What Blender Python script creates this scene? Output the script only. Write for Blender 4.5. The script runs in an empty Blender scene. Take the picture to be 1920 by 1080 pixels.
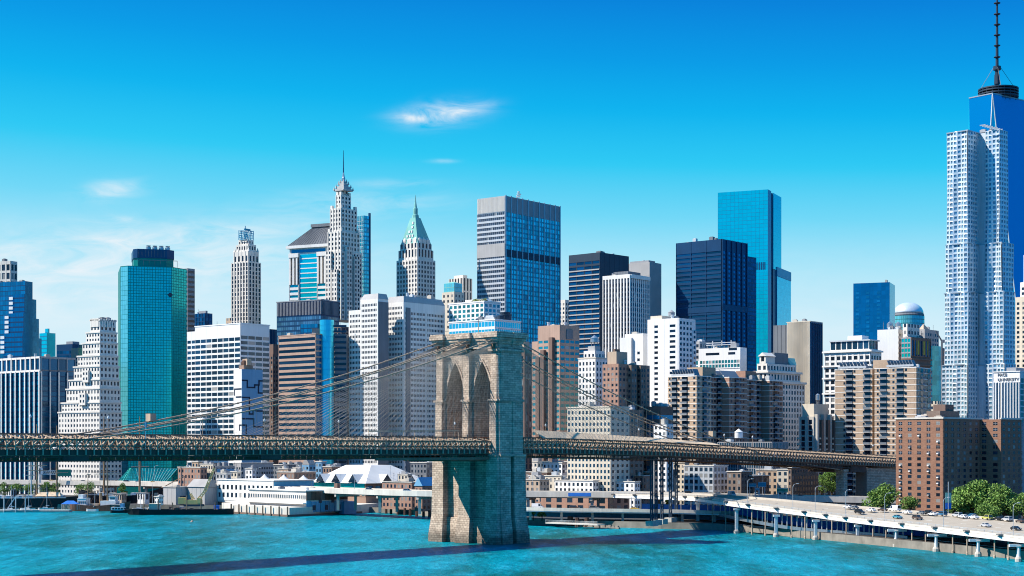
import bpy, bmesh, math, random
from mathutils import Vector, Matrix
random.seed(11)
R = math.radians
F, CH, HZ = 3000.0, 38.0, 840.0          # focal length in photo pixels, eye height, horizon row
def PX(px, Y): return (px - 960) / F * Y
def PZ(py, Y): return CH + (HZ - py) / F * Y
def lin(r, g, b):
    f = lambda c: (c / 255 / 12.92) if c <= 10 else ((c / 255 + .055) / 1.055) ** 2.4
    return (f(r), f(g), f(b), 1)

# ------------------------------------------------------------------ camera
sc = bpy.context.scene
COL = sc.collection
cam = bpy.data.objects.new('camera', bpy.data.cameras.new('camera'))
COL.objects.link(cam)
cam.location = (0, 0, CH); cam.rotation_euler = (R(90), 0, 0)
cam.data.sensor_width = 36; cam.data.lens = F / 1920 * 36
cam.data.shift_y = (HZ - 540) / 1920
cam.data.clip_start = 1; cam.data.clip_end = 60000
sc.camera = cam
# ------------------------------------------------------------------ sun
LD = Vector((1.0, .07, -1.0))
sun = bpy.data.objects.new('sun', bpy.data.lights.new('sun', 'SUN'))
COL.objects.link(sun)
sun.data.energy = 5.0; sun.data.angle = R(.5); sun.data.color = (1, .93, .83)
sun.rotation_euler = LD.to_track_quat('-Z', 'Y').to_euler(); sun.location = (-400, -90, 600)
# ------------------------------------------------------------------ sky
W = bpy.data.worlds.new('World'); sc.world = W; W.use_nodes = True
nt = W.node_tree; nt.nodes.clear()
def N(t, tree=None, **kw):
    n = (tree or nt).nodes.new(t)
    for k, v in kw.items(): setattr(n, k, v)
    return n
def mt(op, a, b=None, c=None, tree=None, clamp=False):
    tr = tree or nt
    n = tr.nodes.new('ShaderNodeMath'); n.operation = op; n.use_clamp = clamp
    for i, v in enumerate((a, b, c)):
        if v is None: continue
        if isinstance(v, (int, float)): n.inputs[i].default_value = v
        else: tr.links.new(v, n.inputs[i])
    return n.outputs[0]
def build_sky():
    L = nt.links.new
    tc = N('ShaderNodeTexCoord'); sx = N('ShaderNodeSeparateXYZ'); L(tc.outputs['Generated'], sx.inputs[0])
    x, y, z = sx.outputs
    ay = mt('MAXIMUM', mt('ABSOLUTE', y), .02)
    U = mt('DIVIDE', x, ay); V = mt('DIVIDE', z, ay)
    el = mt('ADD', z, mt('MULTIPLY', mt('MULTIPLY', x, z), .22))
    side = mt('SUBTRACT', 1, mt('DIVIDE', mt('SUBTRACT', y, .5), .38), clamp=True)       # sky outside the view shaped deeper blue, to cool the ambient shade
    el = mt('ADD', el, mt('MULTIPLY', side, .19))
    rp = N('ShaderNodeValToRGB'); cr = rp.color_ramp
    stops = [(0.0, (222, 241, 250)), (.075, (210, 239, 251)), (.113, (172, 230, 250)), (.145, (112, 216, 248)), (.177, (44, 202, 245)),
             (.2086, (6, 180, 240)), (.239, (0, 156, 232)), (.275, (0, 130, 220)), (.36, (14, 138, 218)), (.6, (24, 134, 212)), (1.0, (28, 128, 206))]
    while len(cr.elements) > 1: cr.elements.remove(cr.elements[-1])
    for i, (p, c) in enumerate(stops):
        e = cr.elements[0] if i == 0 else cr.elements.new(p)
        e.position = p; e.color = lin(*c)
    L(el, rp.inputs[0])
    sky = N('ShaderNodeTexSky', sky_type='NISHITA'); sky.sun_disc = False
    sky.sun_elevation = math.atan2(1, math.hypot(LD.x, LD.y)); sky.sun_rotation = math.atan2(-LD.x, -LD.y)
    sky.altitude = 50; sky.air_density = 1.6; sky.ozone_density = 3
    nm = N('ShaderNodeMix', data_type='RGBA', blend_type='MULTIPLY'); nm.inputs[0].default_value = 1
    L(sky.outputs[0], nm.inputs[6]); nm.inputs[7].default_value = (.09, .09, .09, 1)     # daylight strength of the sky
    g = N('ShaderNodeMix', data_type='RGBA'); g.inputs[0].default_value = .985
    L(nm.outputs[2], g.inputs[6]); L(rp.outputs[0], g.inputs[7])
    # thin wisps of cloud
    cv = N('ShaderNodeCombineXYZ'); L(mt('MULTIPLY', mt('ADD', U, mt('MULTIPLY', V, .8)), 16), cv.inputs[0]); L(mt('MULTIPLY', mt('SUBTRACT', V, mt('MULTIPLY', U, .08)), 60), cv.inputs[1])
    # tilt the streaks a little
    n1 = N('ShaderNodeTexNoise'); n1.inputs['Scale'].default_value = 1.5; n1.inputs['Detail'].default_value = 9; n1.inputs['Roughness'].default_value = .62
    n1.inputs['Distortion'].default_value = .8
    L(cv.outputs[0], n1.inputs['Vector'])
    def blob(px, py, a, b, k, tilt=0):
        du = mt('SUBTRACT', U, (px - 960) / F); dv = mt('SUBTRACT', V, (HZ - py) / F)
        dv = mt('ADD', dv, mt('MULTIPLY', du, -tilt))
        q = mt('ADD', mt('POWER', mt('ABSOLUTE', mt('DIVIDE', du, a / F)), 2), mt('POWER', mt('ABSOLUTE', mt('DIVIDE', dv, b / F)), 2))
        return mt('MULTIPLY', mt('EXPONENT', mt('MULTIPLY', q, -1)), k)
    tot = None
    for a in ((828, 214, 62, 19, 1.7, .1), (770, 221, 38, 8, 1.1, 0), (882, 204, 38, 9, 1.1, .15), (210, 357, 52, 17, 1.2, .08), (240, 412, 30, 6, .8, -.1), (735, 344, 75, 8, .5, 0), (690, 378, 150, 20, .6, 0), (420, 430, 200, 18, .5, .03), (830, 302, 24, 4, .5, 0), (120, 470, 300, 50, .75, 0), (420, 490, 300, 60, .7, 0), (90, 560, 320, 60, .95, 0), (60, 500, 200, 22, .5, .05), (330, 455, 160, 14, .5, -.06), (1350, 560, 500, 90, .2, 0), (560, 400, 110, 16, .35, 0), (1500, 640, 300, 50, .25, 0)):
        bnode = blob(*a); tot = bnode if tot is None else mt('ADD', tot, bnode)
    ns = mt('MULTIPLY', mt('SUBTRACT', n1.outputs[0], .31), 2.1, clamp=True)
    cf = mt('MULTIPLY', tot, ns, clamp=True); cf = mt('MULTIPLY', cf, .85)
    mx = N('ShaderNodeMix', data_type='RGBA'); L(cf, mx.inputs[0]); L(g.outputs[2], mx.inputs[6]); mx.inputs[7].default_value = lin(236, 244, 250)
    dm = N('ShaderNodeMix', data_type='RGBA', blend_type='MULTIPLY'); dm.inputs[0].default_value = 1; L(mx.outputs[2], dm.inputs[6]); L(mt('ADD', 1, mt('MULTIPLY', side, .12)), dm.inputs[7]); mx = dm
    bg = N('ShaderNodeBackground'); bg.inputs[1].default_value = .67
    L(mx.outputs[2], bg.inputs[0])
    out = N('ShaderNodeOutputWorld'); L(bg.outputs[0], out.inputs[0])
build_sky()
sc.view_settings.view_transform = 'Standard'; sc.view_settings.look = 'None'
sc.view_settings.exposure = 0.58; sc.view_settings.gamma = 1.0
sc.cycles.pixel_filter_type = 'BLACKMAN_HARRIS'; sc.cycles.filter_width = 1.05
sc.cycles.max_bounces = 6; sc.cycles.glossy_bounces = 3; sc.cycles.diffuse_bounces = 1

# ------------------------------------------------------------------ materials
MATS = {}
def _new(name):
    m = bpy.data.materials.new(name); m.use_nodes = True; t = m.node_tree
    b = t.nodes['Principled BSDF']; MATS[name] = m
    return m, t, b
def mix_mul(t, a, fac_socket, lo, hi):
    mr = t.nodes.new('ShaderNodeMapRange'); mr.inputs[3].default_value = lo; mr.inputs[4].default_value = hi
    t.links.new(fac_socket, mr.inputs[0])
    mm = t.nodes.new('ShaderNodeMix'); mm.data_type = 'RGBA'; mm.blend_type = 'MULTIPLY'; mm.inputs[0].default_value = 1
    if isinstance(a, tuple): mm.inputs[6].default_value = a
    else: t.links.new(a, mm.inputs[6])
    t.links.new(mr.outputs[0], mm.inputs[7])
    return mm.outputs[2]
def mat(name, rgb, rough=.8, var=.14, scale=.08, metal=0, streak=.1, spec=.3):
    """plain weathered surface: broad blotches, vertical rain streaks, fine grain"""
    m, t, b = _new(name); L = t.links.new
    tc = t.nodes.new('ShaderNodeTexCoord')
    n = t.nodes.new('ShaderNodeTexNoise'); n.inputs['Scale'].default_value = scale; n.inputs['Detail'].default_value = 6
    L(tc.outputs['Object'], n.inputs['Vector'])
    c = mix_mul(t, (*rgb, 1), n.outputs[0], 1 - var * 1.6, 1 + var * 1.6)
    if streak:
        mp = t.nodes.new('ShaderNodeMapping'); mp.inputs['Scale'].default_value = (.9, .9, .035); L(tc.outputs['Object'], mp.inputs[0])
        s = t.nodes.new('ShaderNodeTexNoise'); s.inputs['Scale'].default_value = 1.0; s.inputs['Detail'].default_value = 4; L(mp.outputs[0], s.inputs['Vector'])
        c = mix_mul(t, c, s.outputs[0], 1 - streak * 1.7, 1 + streak * 1.7)
    L(c, b.inputs['Base Color'])
    b.inputs['Roughness'].default_value = rough; b.inputs['Metallic'].default_value = metal; b.inputs['Specular IOR Level'].default_value = spec
    return m
def brickmat(name, c1, c2, mortar, bw, bh, var=.25, bump=.0, msize=.02, scale=1.0, blotch=.05, blotchvar=.2, tide=0):
    m, t, b = _new(name); L = t.links.new
    tc = t.nodes.new('ShaderNodeTexCoord'); s = t.nodes.new('ShaderNodeSeparateXYZ'); L(tc.outputs['Object'], s.inputs[0])
    cx = t.nodes.new('ShaderNodeCombineXYZ'); L(mt('ADD', s.outputs[0], s.outputs[1], tree=t), cx.inputs[0]); L(s.outputs[2], cx.inputs[1])
    bt = t.nodes.new('ShaderNodeTexBrick'); L(cx.outputs[0], bt.inputs['Vector'])
    bt.inputs['Color1'].default_value = (*c1, 1); bt.inputs['Color2'].default_value = (*c2, 1); bt.inputs['Mortar'].default_value = (*mortar, 1)
    bt.inputs['Scale'].default_value = scale; bt.inputs['Mortar Size'].default_value = msize
    bt.inputs['Brick Width'].default_value = bw; bt.inputs['Row Height'].default_value = bh
    n = t.nodes.new('ShaderNodeTexNoise'); n.inputs['Scale'].default_value = blotch; n.inputs['Detail'].default_value = 8; n.inputs['Roughness'].default_value = .65
    L(tc.outputs['Object'], n.inputs['Vector'])
    c = mix_mul(t, bt.outputs['Color'], n.outputs[0], 1 - blotchvar * 1.8, 1 + blotchvar * 1.8)
    mp = t.nodes.new('ShaderNodeMapping'); mp.inputs['Scale'].default_value = (.7, .7, .03); L(tc.outputs['Object'], mp.inputs[0])
    s2 = t.nodes.new('ShaderNodeTexNoise'); s2.inputs['Scale'].default_value = 1.0; s2.inputs['Detail'].default_value = 5; L(mp.outputs[0], s2.inputs['Vector'])
    c = mix_mul(t, c, s2.outputs[0], 1 - var, 1 + var)
    if tide:      # weed and tide stain on the lowest courses, ragged upper edge
        k = mt('SUBTRACT', 1, mt('DIVIDE', mt('SUBTRACT', s.outputs[2], mt('MULTIPLY', mt('SUBTRACT', n.outputs[0], .35, tree=t), tide * 2.2, tree=t), tree=t), tide * .5, tree=t), tree=t, clamp=True)
        c = mix_mul(t, c, k, 1, .42)
    L(c, b.inputs['Base Color']); b.inputs['Roughness'].default_value = .88; b.inputs['Specular IOR Level'].default_value = .2
    if bump:
        bp = t.nodes.new('ShaderNodeBump'); bp.inputs['Strength'].default_value = .8; bp.inputs['Distance'].default_value = bump
        L(mt('ADD', mt('MULTIPLY', bt.outputs['Fac'], -1, tree=t), mt('MULTIPLY', n.outputs[0], 1.2, tree=t), tree=t), bp.inputs['Height']); L(bp.outputs[0], b.inputs['Normal'])
    return m
def glass(name, rgb, rough=.1, metal=.7, var=.3, curtain=0, curt=(.35, .34, .32), spec=.6, wav=.0):
    """reflective glazing; every pane (mesh island) gets its own tone"""
    m, t, b = _new(name); L = t.links.new
    g = t.nodes.new('ShaderNodeNewGeometry'); oi = t.nodes.new('ShaderNodeObjectInfo')
    rnd = mt('FRACT', mt('ADD', g.outputs['Random Per Island'], oi.outputs['Random'], tree=t), tree=t)
    c = mix_mul(t, (*rgb, 1), rnd, 1 - var, 1 + var)
    if curtain:
        k = mt('GREATER_THAN', mt('FRACT', mt('MULTIPLY', rnd, 17.3, tree=t), tree=t), 1 - curtain, tree=t)
        mm = t.nodes.new('ShaderNodeMix'); mm.data_type = 'RGBA'; L(k, mm.inputs[0]); L(c, mm.inputs[6]); mm.inputs[7].default_value = (*curt, 1); c = mm.outputs[2]
        L(mt('MULTIPLY', mt('SUBTRACT', 1, k, tree=t), metal, tree=t), b.inputs['Metallic'])
    else: b.inputs['Metallic'].default_value = metal
    L(c, b.inputs['Base Color'])
    tc = t.nodes.new('ShaderNodeTexCoord')
    n = t.nodes.new('ShaderNodeTexNoise'); n.inputs['Scale'].default_value = .25; n.inputs['Detail'].default_value = 2; L(tc.outputs['Object'], n.inputs['Vector'])
    bp = t.nodes.new('ShaderNodeBump'); bp.inputs['Strength'].default_value = .5; bp.inputs['Distance'].default_value = .06 + wav; L(n.outputs[0], bp.inputs['Height']); L(bp.outputs[0], b.inputs['Normal'])
    b.inputs['Roughness'].default_value = rough; b.inputs['Specular IOR Level'].default_value = spec
    return m

mat('white', (.80, .77, .72), var=.08); mat('bright_white', (.82, .81, .79), var=.05, streak=.05)
mat('cream', (.66, .58, .46)); mat('limestone', (.72, .67, .60)); mat('stone_grey', (.42, .41, .40))
mat('tan', (.50, .38, .28)); mat('brown_band', (.45, .30, .23)); mat('brown', (.30, .20, .15)); mat('dark_brown', (.19, .125, .10)); mat('slab_white', (.84, .79, .72))
mat('concrete', (.50, .46, .40)); mat('pale_concrete', (.66, .61, .53), var=.2, scale=.15); mat('dark_concrete', (.20, .19, .18))
mat('grey', (.30, .31, .33)); mat('dark_grey', (.17, .185, .205)); mat('black_metal', (.014, .034, .062), rough=.5, spec=.5); mat('navy_metal', (.006, .055, .14), rough=.4, metal=.3, spec=.5)
mat('steel', (.42, .47, .50), rough=.38, metal=.75, var=.1); mat('pale_steel', (.66, .74, .79), rough=.36, metal=.35, var=.1); mat('aluminium', (.60, .62, .63), rough=.45, metal=.35, var=.08)
mat('copper_green', (.20, .47, .42), var=.2); mat('slate', (.11, .12, .14), var=.25)
mat('liberty_frame', (.04, .36, .46), rough=.4, metal=.4); mat('teal_frame', (.005, .24, .20), rough=.4, metal=.6); mat('cyan_frame', (.02, .26, .42), rough=.4, metal=.4)
mat('blue_paint', (.02, .17, .60), var=.25, scale=.3); mat('sky_blue_paint', (.10, .34, .50)); mat('green_paint', (.02, .22, .17)); mat('green_sign', (.01, .20, .15), rough=.5, streak=0)
mat('white_sign', (.7, .75, .75), streak=0); mat('yellow_paint', (.72, .52, .20), var=.2); mat('rust', (.13, .07, .05), var=.3, scale=.6); mat('timber', (.17, .125, .09), var=.3, scale=.4)
mat('mast_wood', (.30, .19, .11), var=.2, scale=.4); mat('canvas', (.66, .50, .33), var=.15, scale=.12, streak=.2)
mat('hull_black', (.012, .014, .018), rough=.5, streak=0); mat('white_paint', (.78, .78, .76), rough=.5, var=.06, scale=.5)
mat('asphalt', (.055, .055, .056), var=.25, scale=.1, streak=0); mat('road_concrete', (.40, .345, .27), var=.12, scale=.2, streak=0)
mat('bridge_steel', (.25, .135, .085), rough=.7, var=.3, scale=.25); mat('bridge_dark', (.11, .06, .045), rough=.7, var=.3, scale=.3); mat('cable', (.44, .32, .22), var=.15, scale=.3, streak=0); mat('rope', (.56, .44, .33), streak=0)
mat('truss_light', (.50, .37, .26), rough=.7, var=.25, scale=.25)
mat('roof_grey', (.34, .33, .32), var=.25, scale=.1, streak=0); mat('roof_white', (.74, .72, .68), var=.12, scale=.1, streak=0); mat('roof_tar', (.07, .065, .065), var=.3, scale=.1, streak=0); mat('roof_blue', (.18, .42, .62), var=.2, streak=0)
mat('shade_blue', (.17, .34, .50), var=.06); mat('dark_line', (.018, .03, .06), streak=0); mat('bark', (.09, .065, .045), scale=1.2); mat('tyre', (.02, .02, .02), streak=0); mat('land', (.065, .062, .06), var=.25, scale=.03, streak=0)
mat('yellow_panel', (.42, .36, .06), streak=0, var=.3, scale=.5); mat('rock', (.26, .23, .19), var=.35, scale=.25)
mat('balcony_grey', (.16, .19, .22)); mat('screen_grey', (.22, .25, .28), rough=.5, streak=0); mat('cream_white', (.78, .725, .65), var=.1); mat('skin', (.5, .32, .24), streak=0)
brickmat('tower_stone', (.66, .52, .40), (.44, .335, .255), (.20, .155, .12), 1.9, .86, var=.24, bump=.4, msize=.045, blotch=.16, blotchvar=.30, tide=7)
brickmat('red_brick', (.33, .175, .115), (.26, .13, .085), (.28, .19, .14), .9, .3, var=.12, msize=.012, blotch=.06, blotchvar=.13)
brickmat('tan_brick', (.52, .385, .27), (.46, .33, .235), (.5, .4, .3), .9, .3, var=.1, msize=.012)
brickmat('pink_brick', (.42, .24, .17), (.35, .20, .15), (.42, .31, .25), .9, .3, var=.12, msize=.012)
brickmat('dark_brick', (.25, .185, .15), (.20, .15, .12), (.2, .16, .13), .9, .3, var=.14, msize=.012)
glass('window_glass', (.015, .03, .05), rough=.15, metal=.0, var=.6, curtain=.17, curt=(.26, .26, .25), spec=.4)
glass('window_teal', (.03, .30, .34), rough=.1, metal=.5, var=.35, curtain=.06)
glass('glass_teal', (.0, .64, .60), rough=.22, metal=.65, var=.09); glass('glass_teal_pale', (.14, .62, .68), rough=.25, metal=.35, var=.08)
glass('glass_blue', (.02, .33, .46), rough=.12, metal=.75, var=.22); glass('glass_pale', (.15, .34, .45), rough=.16, metal=.4, var=.35); glass('glass_teal_dark', (.0, .17, .19), rough=.2, metal=.3, var=.3); glass('glass_mist', (.10, .25, .36), rough=.14, metal=.45, var=.35); glass('glass_cyan', (.0, .66, .76), rough=.16, metal=.5, var=.05); glass('glass_cyan_pale', (.04, .62, .78), rough=.2, metal=.6, var=.08)
glass('glass_deep', (.004, .21, .40), rough=.16, metal=.6, var=.12); glass('glass_navy', (.004, .085, .19), rough=.18, metal=.5, var=.4); glass('glass_dark', (.008, .025, .05), rough=.14, metal=.25, var=.5, curtain=.03)
glass('glass_sky', (.05, .40, .55), rough=.12, metal=.8, var=.28); glass('glass_wtc', (.0, .30, .62), rough=.14, metal=.55, var=.05); glass('glass_slate', (.02, .07, .12), rough=.14, metal=.4, var=.4, curtain=.05)
glass('glass_liberty', (.10, .78, .80), rough=.22, metal=.7, var=.38, curtain=.03, curt=(.1, .35, .45))
glass('car_glass', (.02, .03, .04), rough=.05, metal=0, var=.1, spec=.8)
def leafmat(name, rgb):
    m, t, b = _new(name); g = t.nodes.new('ShaderNodeNewGeometry')
    c = mix_mul(t, (*rgb, 1), g.outputs['Random Per Island'], .45, 1.4)
    t.links.new(c, b.inputs['Base Color']); b.inputs['Roughness'].default_value = .6; b.inputs['Specular IOR Level'].default_value = .2
    return m
leafmat('leaf', (.17, .29, .06)); leafmat('leaf_pale', (.26, .30, .10))
def watermat():
    m, t, b = _new('water'); L = t.links.new
    tc = t.nodes.new('ShaderNodeTexCoord')
    def noise(sc_, det, sx, sy, rough=.5):
        mp = t.nodes.new('ShaderNodeMapping'); mp.inputs['Scale'].default_value = (sx, sy, 1); mp.inputs['Rotation'].default_value = (0, 0, .25); L(tc.outputs['Object'], mp.inputs[0])
        n = t.nodes.new('ShaderNodeTexNoise'); n.inputs['Scale'].default_value = sc_; n.inputs['Detail'].default_value = det; n.inputs['Roughness'].default_value = rough; L(mp.outputs[0], n.inputs['Vector'])
        return n.outputs[0]
    big = noise(.011, 4, 1, .45); mid = noise(.09, 6, 1, .3, .6); fine = noise(.38, 6, 1, .32, .7); wk = noise(.035, 5, .55, 1.3, .6)
    rp = t.nodes.new('ShaderNodeValToRGB'); cr = rp.color_ramp
    cr.elements[0].position = .42; cr.elements[0].color = (.002, .105, .11, 1)
    cr.elements[1].position = .57; cr.elements[1].color = (.002, .26, .36, 1)
    L(mt('ADD', mt('MULTIPLY', big, .65, tree=t), mt('MULTIPLY', mid, .35, tree=t), tree=t), rp.inputs[0])
    # foam, and glints put into the colour: pale broken patches of ruffled water
    fo = mt('MULTIPLY', mt('SUBTRACT', mt('ADD', mt('MULTIPLY', mid, .6, tree=t), mt('MULTIPLY', fine, .5, tree=t), tree=t), .60, tree=t), 5, tree=t, clamp=True)
    mm = t.nodes.new('ShaderNodeMix'); mm.data_type = 'RGBA'; L(mt('MULTIPLY', fo, .55, tree=t), mm.inputs[0]); L(rp.outputs[0], mm.inputs[6]); mm.inputs[7].default_value = (.05, .40, .52, 1)
    wf = mt('MULTIPLY', mt('SUBTRACT', wk, .665, tree=t), 9, tree=t, clamp=True)        # broken wakes
    m3 = t.nodes.new('ShaderNodeMix'); m3.data_type = 'RGBA'; L(mt('MULTIPLY', wf, mt('MULTIPLY', fine, 1.4, tree=t), tree=t), m3.inputs[0]); L(mm.outputs[2], m3.inputs[6]); m3.inputs[7].default_value = (.55, .75, .78, 1)
    c = mix_mul(t, m3.outputs[2], mt('ADD', .5, mt('MULTIPLY', mt('SUBTRACT', fine, .5, tree=t), 2.6, tree=t), tree=t, clamp=True), .70, 1.30)
    L(c, b.inputs['Base Color'])
    b.inputs['Roughness'].default_value = .32; b.inputs['Specular IOR Level'].default_value = .015; b.inputs['IOR'].default_value = 1.33
    bp = t.nodes.new('ShaderNodeBump'); bp.inputs['Strength'].default_value = 1; bp.inputs['Distance'].default_value = 2.2
    L(mt('ADD', mt('MULTIPLY', mid, .8, tree=t), mt('MULTIPLY', fine, .55, tree=t), tree=t), bp.inputs['Height']); L(bp.outputs[0], b.inputs['Normal'])
watermat()

# ------------------------------------------------------------------ mesh helpers
class MB:
    """collects shapes; build() links them as ONE mesh object"""
    def __init__(s): s.v = []; s.f = []; s.mi = []; s.m = 0
    def add(s, vs, fs):
        o = len(s.v); s.v += [tuple(v) for v in vs]; s.f += [tuple(i + o for i in f) for f in fs]; s.mi += [s.m] * len(fs); return s
    def box(s, x0, y0, z0, x1, y1, z1):
        if x0 > x1: x0, x1 = x1, x0
        if y0 > y1: y0, y1 = y1, y0
        return s.add([(x0, y0, z0), (x1, y0, z0), (x1, y1, z0), (x0, y1, z0), (x0, y0, z1), (x1, y0, z1), (x1, y1, z1), (x0, y1, z1)],
                     [(3, 2, 1, 0), (4, 5, 6, 7), (0, 1, 5, 4), (1, 2, 6, 5), (2, 3, 7, 6), (3, 0, 4, 7)])
    def prism(s, poly, z0, z1, poly2=None):
        n = len(poly); p2 = poly2 or poly
        return s.add([(x, y, z0) for x, y in poly] + [(x, y, z1) for x, y in p2],
                     [tuple(range(n))[::-1], tuple(range(n, 2 * n))] + [(i, (i + 1) % n, n + (i + 1) % n, n + i) for i in range(n)])
    def pyramid(s, poly, z0, apex):
        n = len(poly); return s.add([(x, y, z0) for x, y in poly] + [apex], [tuple(range(n))[::-1]] + [(i, (i + 1) % n, n) for i in range(n)])
    def lathe(s, cx, cy, prof, n=12):
        vs = []; fs = []
        for r, z in prof:
            for k in range(n): vs.append((cx + r * math.cos(2 * math.pi * k / n), cy + r * math.sin(2 * math.pi * k / n), z))
        for j in range(len(prof) - 1):
            for k in range(n): fs.append((j * n + k, j * n + (k + 1) % n, (j + 1) * n + (k + 1) % n, (j + 1) * n + k))
        fs.append(tuple(range(n))[::-1]); fs.append(tuple(range((len(prof) - 1) * n, len(prof) * n)))
        return s.add(vs, fs)
    def bar(s, a, b, w, h=None):
        """square bar between two points"""
        a = Vector(a); b = Vector(b); h = h or w; d = (b - a)
        if d.length < 1e-6: return s
        d.normalize(); up = Vector((0, 0, 1)) if abs(d.z) < .95 else Vector((1, 0, 0))
        sd = d.cross(up).normalized() * w / 2; u = sd.cross(d).normalized() * h / 2
        vs = [p + q for p in (a, b) for q in (-sd - u, sd - u, sd + u, -sd + u)]
        return s.add(vs, [(3, 2, 1, 0), (4, 5, 6, 7), (0, 1, 5, 4), (1, 2, 6, 5), (2, 3, 7, 6), (3, 0, 4, 7)])
    def tube(s, pts, r, n=6):
        pts = [Vector(p) for p in pts]; rs = r if isinstance(r, (list, tuple)) else [r] * len(pts); vs = []; fs = []
        for i, p in enumerate(pts):
            d = (pts[min(i + 1, len(pts) - 1)] - pts[max(i - 1, 0)]).normalized(); up = Vector((0, 0, 1)) if abs(d.z) < .95 else Vector((1, 0, 0))
            a = d.cross(up).normalized(); b = a.cross(d)
            for k in range(n): t = 2 * math.pi * k / n; vs.append(p + (a * math.cos(t) + b * math.sin(t)) * rs[i])
        for i in range(len(pts) - 1):
            for k in range(n): fs.append((i * n + k, i * n + (k + 1) % n, (i + 1) * n + (k + 1) % n, (i + 1) * n + k))
        fs.append(tuple(range(n))[::-1]); fs.append(tuple(range((len(pts) - 1) * n, len(pts) * n)))
        return s.add(vs, fs)
    def sweep(s, pts, sec):
        """section [(offset to the right, dz)] swept along a polyline, mitred in plan"""
        pts = [Vector(p) for p in pts]; n = len(sec); vs = []; fs = []
        for i, p in enumerate(pts):
            d = (pts[min(i + 1, len(pts) - 1)] - pts[max(i - 1, 0)]); d.z = 0; d.normalize(); r = Vector((d.y, -d.x, 0))
            for o, z in sec: vs.append(p + r * o + Vector((0, 0, z)))
        for i in range(len(pts) - 1):
            for k in range(n): fs.append((i * n + k, i * n + (k + 1) % n, (i + 1) * n + (k + 1) % n, (i + 1) * n + k))
        fs.append(tuple(range(n))[::-1]); fs.append(tuple(range((len(pts) - 1) * n, len(pts) * n)))
        return s.add(vs, fs)
    def fbox(s, p, d, n, s0, s1, z0, z1, o0, o1):
        """box on a facade: p origin, d along, n outward (2-D), s0..s1 along, o0..o1 outward"""
        c = [(s0, o0), (s1, o0), (s1, o1), (s0, o1)]
        q = [(p[0] + d[0] * a + n[0] * b, p[1] + d[1] * a + n[1] * b) for a, b in c]
        if (d[0] * n[1] - d[1] * n[0]) < 0: q = q[::-1]
        return s.prism(q, z0, z1)
    def mesh(s, name, *mats):
        me = bpy.data.meshes.new(name); me.from_pydata(s.v, [], s.f); me.update()
        for m in mats: me.materials.append(MATS[m] if isinstance(m, str) else m)
        if len(mats) > 1: me.polygons.foreach_set('material_index', s.mi)
        return me
    def build(s, name, m, parent=None, smooth=False, kind=None, label=None):
        ms = m if isinstance(m, (list, tuple)) else (m,)
        me = s.mesh(name, *ms)
        bm = bmesh.new(); bm.from_mesh(me); bmesh.ops.recalc_face_normals(bm, faces=bm.faces); bm.to_mesh(me); bm.free()
        if smooth: me.shade_smooth()
        o = bpy.data.objects.new(name, me); COL.objects.link(o)
        if parent: o.parent = parent
        if kind: o['kind'] = kind
        if label: o['label'] = label
        return o
def tag(o, label, cat, group=None, kind=None):
    o['label'] = label; o['category'] = cat
    if group: o['group'] = group
    if kind: o['kind'] = kind
    return o
def thing(name, label, cat, loc=(0, 0, 0), rz=0, group=None):
    o = bpy.data.objects.new(name, None); o.empty_display_size = .5; COL.objects.link(o)
    o.location = loc; o.rotation_euler = (0, 0, rz)
    return tag(o, label, cat, group)
def dup(root, loc, rz=0, label=None, recolour=None, scale=None):
    r = root.copy(); COL.objects.link(r); r.location = loc; r.rotation_euler = (0, 0, rz)
    if scale: r.scale = scale
    if label: r['label'] = label
    for ch in list(root.children):
        c = ch.copy(); COL.objects.link(c); c.parent = r
        if recolour and ch.name.split('.')[0] in recolour:
            c.material_slots[0].link = 'OBJECT'; c.material_slots[0].material = MATS[recolour[ch.name.split('.')[0]]]
        for g in list(ch.children):
            d = g.copy(); COL.objects.link(d); d.parent = c
    return r
def struct(name, mb, m): 
    o = mb.build(name, m); o['kind'] = 'structure'; return o

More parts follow.
